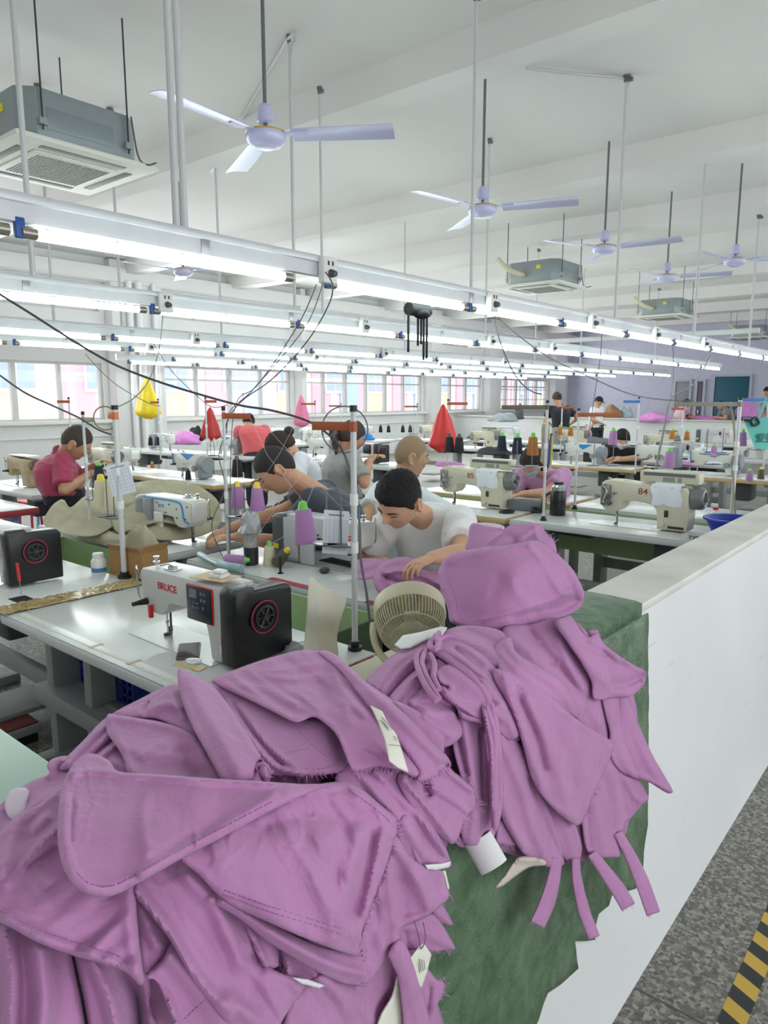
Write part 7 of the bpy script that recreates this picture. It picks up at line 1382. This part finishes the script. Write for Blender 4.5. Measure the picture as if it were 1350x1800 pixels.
# hanging red bag and its stand
def hang_bag(name, label, cat, px, py, D, w, h, mat, seed=0, group=None, flare=1.0):
    c = pD(px, py, D); m = MB(); n = 36; nv = 22; vs = []
    for j in range(nv+1):
        v = j/nv; rad = w/2*(0.06+0.94*min(1, (v*1.25))**0.75*flare) if v < 0.9 else w/2*(0.95-0.7*(v-0.9)/0.1)
        for i in range(n):
            a = 2*math.pi*i/n; k = 1+0.18*math.sin(a*5+seed)*(1-v*0.5)+0.10*noise.noise(Vector((math.cos(a)*2, math.sin(a)*2, v*3+seed)))
            p = CRH*(rad*k*math.cos(a))+TOH*(rad*0.5*k*math.sin(a))-UP*(h*v)+UP*(0.02*noise.noise(Vector((a*2, v*4, seed)))); vs.append(p)
    m.add(vs, [(j*n+i, j*n+(i+1) % n, (j+1)*n+(i+1) % n, (j+1)*n+i) for j in range(nv) for i in range(n)]+[tuple(range(n)), tuple(range(nv*n, nv*n+n))])
    o = m.build(name, mat, None, smooth=70); o.location = c; tag(o, label, cat, group); return o
redbag = M('red_bag', (220, 50, 44), 0.35, var=0.1, vs=10)
b_ = hang_bag('plastic_bag', 'red plastic bag hanging from a thread stand arm above the machines', 'bag', 779, 712, 6.4, 0.26, 0.42, redbag, 2)
make_stand(h=0.78, arm=0.20, tray_z=0.26, tray_dx=0.06, label='thread stand carrying the red plastic bag and two black cones', r=0.010, armdir=1, rz=YAW, loc=pz(786, 838, TZ))
cone('black', pD(790, 795, 6.3), 'left of two black thread cones below the red bag', scale=1.3); cone('black', pD(807, 796, 6.25), 'right of two black thread cones below the red bag', scale=1.3)
hang_bag('plastic_bag', 'yellow plastic bag hanging on the pier between the windows', 'bag', 258, 664, 12.3, 0.42, 0.7, M('yellow_bag', (236, 206, 40), 0.4, var=0.15, vs=6), 5)
hang_bag('plastic_bag', 'small red and gold bag hanging left of the coral topped person', 'bag', 369, 716, 9.0, 0.24, 0.42, M('redgold_bag', (196, 44, 44), 0.4, var=0.3, vs=8), 7)
hang_bag('plastic_bag', 'pink translucent bag hanging before the middle windows', 'bag', 529, 695, 10.5, 0.24, 0.46, M('pink_bag', (238, 130, 170), 0.3, var=0.1), 8)
hang_bag('plastic_bag', 'pink sack standing on the far cutting table at right', 'bag', 1314, 700, 18.0, 0.62, 0.52, M('pink_sack', (216, 140, 208), 0.5, var=0.1), 9)
hang_bag('plastic_bag', 'small lilac bag behind the masked woman in black, near the low partition', 'bag', 1031, 746, 13.0, 0.2, 0.24, M('lilac_bag', (200, 140, 196), 0.5), 11)
# teal tote
t = thing('tote_bag', 'teal shopping bag with dark lettering hanging at the right edge', 'bag', pD(1336, 765, 6.2)); tm_ = M('teal_bag', (92, 190, 178), 0.5, var=0.05)
def tp(x, y, d=0.0): return pD(x, y, 6.2-d)-t.location
m = MB(); m.add([tp(1306, 735), tp(1370, 733), tp(1368, 785), tp(1344, 791), tp(1326, 786), tp(1306, 735, -.16), tp(1370, 733, -.16), tp(1368, 785, -.16), tp(1344, 791, -.16), tp(1326, 786, -.16)], [(0, 1, 2, 3, 4), (9, 8, 7, 6, 5), (0, 5, 6, 1), (1, 6, 7, 2), (2, 7, 8, 3), (3, 8, 9, 4), (4, 9, 5, 0)]); m.build('bag_body', tm_, t)
m = MB(); m.tube(smoothpts([tp(1334, 735), tp(1342, 715), tp(1348, 700), tp(1356, 715), tp(1364, 735)], 4), 0.010, 6); m.build('bag_handle', tm_, t); m = MB(); m.tube(smoothpts([tp(1307, 738, .02), tp(1318, 740, .02), tp(1324, 748, .03), tp(1334, 744, .02), tp(1328, 734, .02), tp(1320, 740, .03)], 4), 0.011, 6); m.build('black_strap', dark, t)
text_mesh('爱买', 0.085, M('tote_ink', (40, 96, 100), 0.6), 'print_text', t, facing(TOH, loc=tp(1345, 771, 0.012)), bold=0.001)
# ---------------- stands and cones further off ----------------
far_st = [((955, 915), .78, .37, -0.10, -1, 0.30, 'cluttered thread pole wrapped in tan cloth with tools, behind the flask', 'tan'), ((1285, 915), .80, .45, -0.10, -1, 0.42, 'heavy grey pole frame with bundled cables right of machine 84', 'grey'),
          ((1010, 895), .72, .33, 0.14, 1, 0.30, 'white thread stand left of machine 84', 'w'), ((1116, 838), .8, .32, -0.12, -1, 0.16, 'blue thread stand in front of the masked woman in black', 'blue'),
          ((1340, 842), .82, .3, -0.05, -1, 0.3, 'blue barred thread stand holding the teal bag', 'blue'), ((283, 812), .78, .2, -0.05, -1, 0.1, 'thin pole under the yellow bag', 'w'), ((130, 838), .8, .3, -0.05, -1, 0.12, 'rusty wire thread stand by the windows at left', 'w'),
          ((555, 800), .75, .2, -0.05, -1, 0.2, 'thin thread stand right of the pink bag', 'w'), ((733, 790), .7, .25, -0.06, -1, 0.2, 'thin thread stand above the bald man', 'w'), ((985, 800), .7, .2, 0.05, 1, 0.2, 'thread stand with two orange cones near the partition', 'w'),
          ((1195, 812), .7, .25, -0.05, -1, 0.15, 'thread stand with two orange cones right of the masked woman', 'w'), ((600, 785), .7, .2, -0.05, -1, 0.2, 'thin thread stand behind the ponytail', 'w'), ((366, 832), .8, .2, 0.04, 1, 0.12, 'thread stand beside the blue triangle machine at left', 'w')]
cols = {'tan': M('bar_dark', (108, 100, 84), 0.6), 'grey': M('bar_grey', (140, 138, 126), 0.5), 'w': brown_bar, 'blue': M('bar_blue', (60, 120, 190), 0.5)}
for (p, h, tz, dx, ad, arm, lab, ck) in far_st: make_stand(h=h, arm=arm, tray_z=tz, tray_dx=dx, label=lab, r=0.012 if ck == 'grey' else 0.009, armdir=ad, rz=YAW if ck != 'grey' else YAW-0.1, loc=pz(p[0], p[1], TZ), barm=cols[ck])
for k, px_, py_, D, lab, s_ in (('navy_g', 882, 792, 5.0, 'left navy thread cone on the tray above machine 85', 1.0), ('navy_g', 909, 798, 4.95, 'right navy thread cone on the tray above machine 85', 1.1), ('orange_g', 936, 800, 4.9, 'orange thread cone beside the navy ones above machine 85', 1.2), ('purple_g', 1176, 822, 5.0, 'purple thread cone with a green core above the control box of machine 84', 1.1),
    ('orange_g', 984, 765, 8.9, 'left of two small orange cones near the partition', 1.0), ('orange_g', 1003, 766, 8.9, 'right of two small orange cones near the partition', 1.0), ('orange_g', 1181, 772, 8.4, 'left of two orange cones right of the masked woman', 1.0), ('orange_g', 1207, 774, 8.4, 'right of two orange cones right of the masked woman', 1.0),
    ('purple_g', 1077, 782, 7.45, 'slim purple cone left of the masked woman', 1.4), ('purple_g', 1304, 784, 6.5, 'slim purple cone left of the teal bag', 1.2), ('purple_g', 1317, 846, 6.6, 'short purple cone in front of the right blue triangle machine', 0.95), ('olive_y', 1337, 842, 6.7, 'olive cone beside the right edge on the wood edged table', 0.9), ('purple_g', 1254, 803, 6.3, 'purple cone behind the pale cloth on the covered machine', 0.9),
    ('black', 265, 783, 10.5, 'left of two dark cones under the yellow bag', 1.1), ('black', 277, 783, 10.5, 'right of two dark cones under the yellow bag', 1.1), ('black', 331, 843, 7.2, 'black cone in front of the left blue triangle machine', 0.9), ('orange_g', 268, 826, 8.6, 'small brown cone right of the black machine back', 0.8),
    ('black', 417, 838, 5.6, 'black cone left of the dark shirted man', 1.3), ('white', 367, 786, 9.0, 'left of two white cones under the red and gold bag', 0.9), ('white', 377, 786, 9.0, 'right of two white cones under the red and gold bag', 0.9), ('black', 669, 760, 12.0, 'left dark cone above the bald man', 1.0), ('black', 683, 760, 12.0, 'second dark cone above the bald man', 1.0), ('black', 708, 760, 12.0, 'third dark cone above the bald man', 1.0), ('black', 721, 760, 12.0, 'rightmost dark cone above the bald man', 1.0),
    ('purple_g', 553, 756, 12.0, 'left small purple cone under the pink bag', 1.2), ('purple_g', 585, 757, 12.0, 'right small purple cone under the pink bag', 1.2)):
    cone(k, pD(px_, py_, D), lab, scale=s_)
# tan wrap and tools on the cluttered pole
q = pD(958, 790, 4.8); t = thing('pole_wrap', 'tan cloth and tape wrapped round the cluttered pole with pens stuck in', 'wrap', (q.x, q.y, q.z)); MB().lathe([(0.012, 0.18), (0.026, 0.17), (0.03, 0.12), (0.024, 0.0), (0.028, -0.08), (0.012, -0.1)], 14).build('cloth_wrap', M('wrap_tan', (186, 172, 148), 0.8, var=0.2, vs=20), t)
for i, (dx, c_) in enumerate(((0.04, (60, 90, 170)), (0.055, (190, 180, 90)), (0.048, (70, 72, 76)))): MB().cyl((dx, -0.02, -0.1), (dx*1.1, -0.02, 0.07+0.02*i), 0.008, n=8).build('pen', M('pen%d' % i, c_, 0.4), t)
# cloth piles in the background
for i, (px_, py_, z_, r3, col, lab) in enumerate(((1052, 782, .8, (.30, .15, .11), (112, 116, 120), 'grey cloth pile left of the masked woman'), (935, 868, .8, (.28, .16, .07), (36, 38, 42), 'black cloth in the hands of the lilac shirted person'), (325, 782, .8, (.35, .2, .2), (214, 140, 206), 'pink cloth pile by the pier under the windows'), (345, 776, .8, (.16, .12, .24), (30, 30, 34), 'black cloth on the pink pile under the windows'),
    (1150, 742, .95, (.4, .3, .22), (226, 150, 216), 'pink cloth lying on the far cutting table, left'), (1240, 742, .95, (.6, .3, .16), (222, 140, 212), 'pink cloth lying on the far cutting table, right'), (885, 742, .95, (.35, .3, .22), (150, 156, 162), 'grey cloth pile below the barred window'), (912, 738, .95, (.12, .2, .36), (90, 92, 98), 'dark thing standing right of the grey pile by the barred window'),
    (1075, 735, .98, (.3, .25, .3), (170, 140, 104), 'brown stack of pieces on the far shelf'), (1100, 735, .98, (.2, .2, .3), (196, 214, 224), 'pale blue bags on the far shelf'), (1195, 818, .8, (.25, .14, .04), (196, 130, 190), 'purple cloth in front of the grey machine at right'), (600, 778, .8, (.12, .1, .05), (236, 214, 60), 'yellow tray of trims behind the woman in grey'), (640, 773, .8, (.22, .15, .11), (40, 130, 214), 'bright blue box of trims right of the ponytail'), (870, 800, .8, (.25, .15, .10), (60, 60, 64), 'dark cloth behind the navy cones'), (845, 772, .8, (.3, .12, .06), (40, 40, 44), 'black cloth right of the small cream machine'), (790, 820, .8, (.2, .12, .05), (196, 130, 190), 'purple cloth beside machine 85'), (1238, 815, .79, (.22, .12, .16), (224, 224, 230), 'pale cloth draped over the covered machine'))):
    p = pz(px_, py_, z_ if z_ > .9 else TZ); lump('cloth_pile', lab, 'cloth', p, r3, M('pile_%d_%d_%d' % col, col, 0.85, var=0.12, vs=5), 40+i, 26, 0.3, group='cloth piles in the background')
# cutting tables beyond the low partition
for i, (x0, x1, y0) in enumerate(((-11.5, -8.2, 20.3), (-7.8, -4.6, 20.3), (-4.3, -1.6, 20.3))):
    t = thing('cutting_table', 'long white cutting table behind the low partition, %s' % ('left', 'middle', 'right')[i], 'table', (0, 0, 0), 0, 'cutting tables beyond the partition'); MB().box(x0, x1, y0, y0+1.6, 0.90, 0.94, 0.004).build('table_top', table_white, t)
    for x in (x0+0.1, x1-0.1):
        for y in (y0+0.1, y0+1.5): MB().box(x-0.03, x+0.03, y-0.03, y+0.03, 0, 0.9).build('leg', leg_grey, t)
# left side: white board with a red edge, stools, blue rail
t = thing('work_table', 'white topped table with a dark red edge at the left edge', 'table', (0, 0, 0)); MB().box(-7.2, -5.42, 1.5, 2.42, TZ-0.004, TZ, 0.001).build('table_top', table_white, t); MB().box(-7.2, -5.415, 1.495, 2.425, TZ-0.05, TZ-0.004, 0.004).build('table_edge', M('edge_red', (150, 44, 52), 0.5), t)
for x in (-7.0, -5.55):
    for y in (1.6, 2.3): MB().box(x-0.02, x+0.02, y-0.02, y+0.02, 0, TZ-0.05).build('leg', M('leg_blue', (120, 160, 206), 0.5), t)
def stool(loc, col, label, rz=0):
    t = thing('work_stool', label, 'stool', loc, rz, 'stools between the sewing tables'); MB().box(-0.17, 0.17, -0.14, 0.14, 0.44, 0.465, 0.006).build('seat', M('stool_%d' % col[0], col, 0.5), t)
    for sx in (-1, 1):
        for sy in (-1, 1): m = MB(); m.cyl((sx*0.14, sy*0.11, 0.44), (sx*0.16, sy*0.13, 0), 0.014, n=8); m.build('leg', M('stool_%d' % col[0], col, 0.5), t)
    return t
q = pz(62, 880, .46); stool((q.x, q.y, 0), (206, 60, 72), 'red wooden stool behind the white table with the red edge'); q = pz(90, 886, .46); stool((q.x-0.1, q.y+0.1, 0), (120, 168, 220), 'pale blue stool beside the maroon shirted man', 0.4)
stool((pD(762, 1040, 3.72).x, pD(762, 1040, 3.72).y+0.02, 0), (150, 150, 146), 'grey stool under the man in the white tee'); stool((pD(590, 1010, 4.15).x, pD(590, 1010, 4.15).y, 0), (176, 200, 196), 'pale green stool under the dark shirted man'); q = pz(575, 905, .46); stool((q.x, q.y, 0), (150, 190, 186), 'pale green stool behind the dark shirted man'); q = pD(608, 880, 6.2); stool((q.x, q.y, 0), (140, 176, 176), 'stool under the woman in grey')
q = pD(703, 990, 4.85); stool((q.x, q.y, 0), (120, 110, 100), 'brown stool under the bald man')
simple('blue_rail', 'pale blue painted rail running behind the red stool', 'rail', MB().box(-8.4, -6.3, 3.1, 3.14, 0.66, 0.72).box(-8.38, -8.34, 3.1, 3.14, 0, 0.66).box(-6.36, -6.32, 3.1, 3.14, 0, 0.66), M('leg_blue', (120, 160, 206), 0.5))
# ---------------- cables ----------------
dkc = M('dark_cable', (74, 74, 78), 0.5)
def cab(label, pts_, r, mat=grey_cable): return cable('cable', [pD(x, y, D) for x, y, D in pts_], r, mat, label, 'cable', group='cables drooping from the lamp rails')
cab('thick dark cable sagging from the left edge to the nearest pole', [(-20, 505, 2.2), (60, 555, 2.25), (135, 603, 2.3), (200, 640, 2.32), (270, 668, 2.34), (340, 690, 2.36), (420, 712, 2.38), (480, 722, 2.38), (545, 742, 2.38), (590, 775, 2.38), (606, 800, 2.37)], 0.0042, dkc)
cab('dark cable from the left edge to the grey pole with the orange clamp', [(-20, 645, 3.0), (40, 688, 3.05), (90, 712, 3.1), (140, 735, 3.15), (172, 755, 3.2), (196, 764, 3.22)], 0.004, dkc)
q1 = (566, 490, 3.12)
cab('left cable from the nearest rail socket to the brown barred pole', [(556, 500, 3.1), (530, 560, 3.2), (480, 640, 3.4), (440, 690, 3.55), (405, 722, 3.6), (398, 760, 3.6)], 0.0026)
cab('middle cable from the nearest rail socket to the brown barred pole', [(568, 498, 3.1), (545, 560, 3.2), (510, 610, 3.3), (450, 680, 3.5), (410, 730, 3.6), (404, 980, 3.62)], 0.0022)
cab('right cable looping from the nearest rail socket to the brown barred pole', [(572, 478, 3.1), (584, 500, 3.1), (578, 535, 3.15), (540, 600, 3.3), (480, 665, 3.45), (425, 705, 3.55), (398, 745, 3.6), (396, 800, 3.6)], 0.003, dkc)
cab('cable curving from the second rail socket to the orange clamp pole', [(286, 530, 4.9), (285, 570, 4.8), (278, 620, 4.6), (262, 668, 4.2), (235, 700, 3.8), (200, 718, 3.3)], 0.0034)
cab('cable from the near rail to the cluttered pole', [(868, 540, 4.9), (876, 590, 4.9), (895, 640, 4.9), (915, 672, 4.9), (935, 688, 4.85), (952, 693, 4.8)], 0.0045, dkc)
cab('long cable slanting right from the near rail to the heavy grey pole frame', [(866, 545, 4.9), (900, 580, 5.2), (960, 625, 5.6), (1020, 655, 5.8), (1100, 690, 5.6), (1160, 702, 5.2), (1220, 705, 4.9)], 0.0045)
cab('cable hanging from the third rail to the machines at left', [(150, 622, 7.5), (175, 650, 7.6), (210, 680, 7.6), (260, 708, 7.6), (282, 714, 7.6)], 0.004)
cab('cable from the third rail slanting right over the yellow bag', [(270, 605, 6.4), (300, 650, 6.5), (340, 690, 6.6), (372, 715, 6.7), (400, 712, 6.7)], 0.0034)
cab('two thin cables hanging from the second near rail at centre', [(1058, 560, 6.8), (1056, 620, 7.0), (1046, 690, 7.2), (1035, 760, 7.4)], 0.004)
cab('cable hanging at right from the near rail', [(1182, 592, 9.5), (1184, 650, 9.0), (1180, 690, 8.5), (1170, 740, 8.5)], 0.004)
cab('thick pale cable hanging left of the grey pole frame', [(1250, 625, 9), (1220, 675, 8), (1180, 700, 7), (1166, 760, 6), (1152, 830, 5.2), (1150, 880, 5.0)], 0.009)
cab('grey cable running down behind the nearest pole', [(606, 800, 2.36), (622, 850, 2.33), (632, 920, 2.33), (634, 980, 2.3), (644, 1040, 2.3), (650, 1090, 2.32), (652, 1118, 2.34)], 0.0042)
cab('thin cable hanging from the brown barred pole to the table', [(398, 760, 3.6), (385, 800, 3.6), (395, 860, 3.6), (372, 920, 3.6), (385, 965, 3.64), (398, 990, 3.6)], 0.0026)
cab('cable bundle running down the heavy grey pole', [(1283, 706, 4.78), (1291, 760, 4.78), (1289, 840, 4.76), (1293, 912, 4.76)], 0.007, M('cable_tan', (150, 144, 126), 0.6))
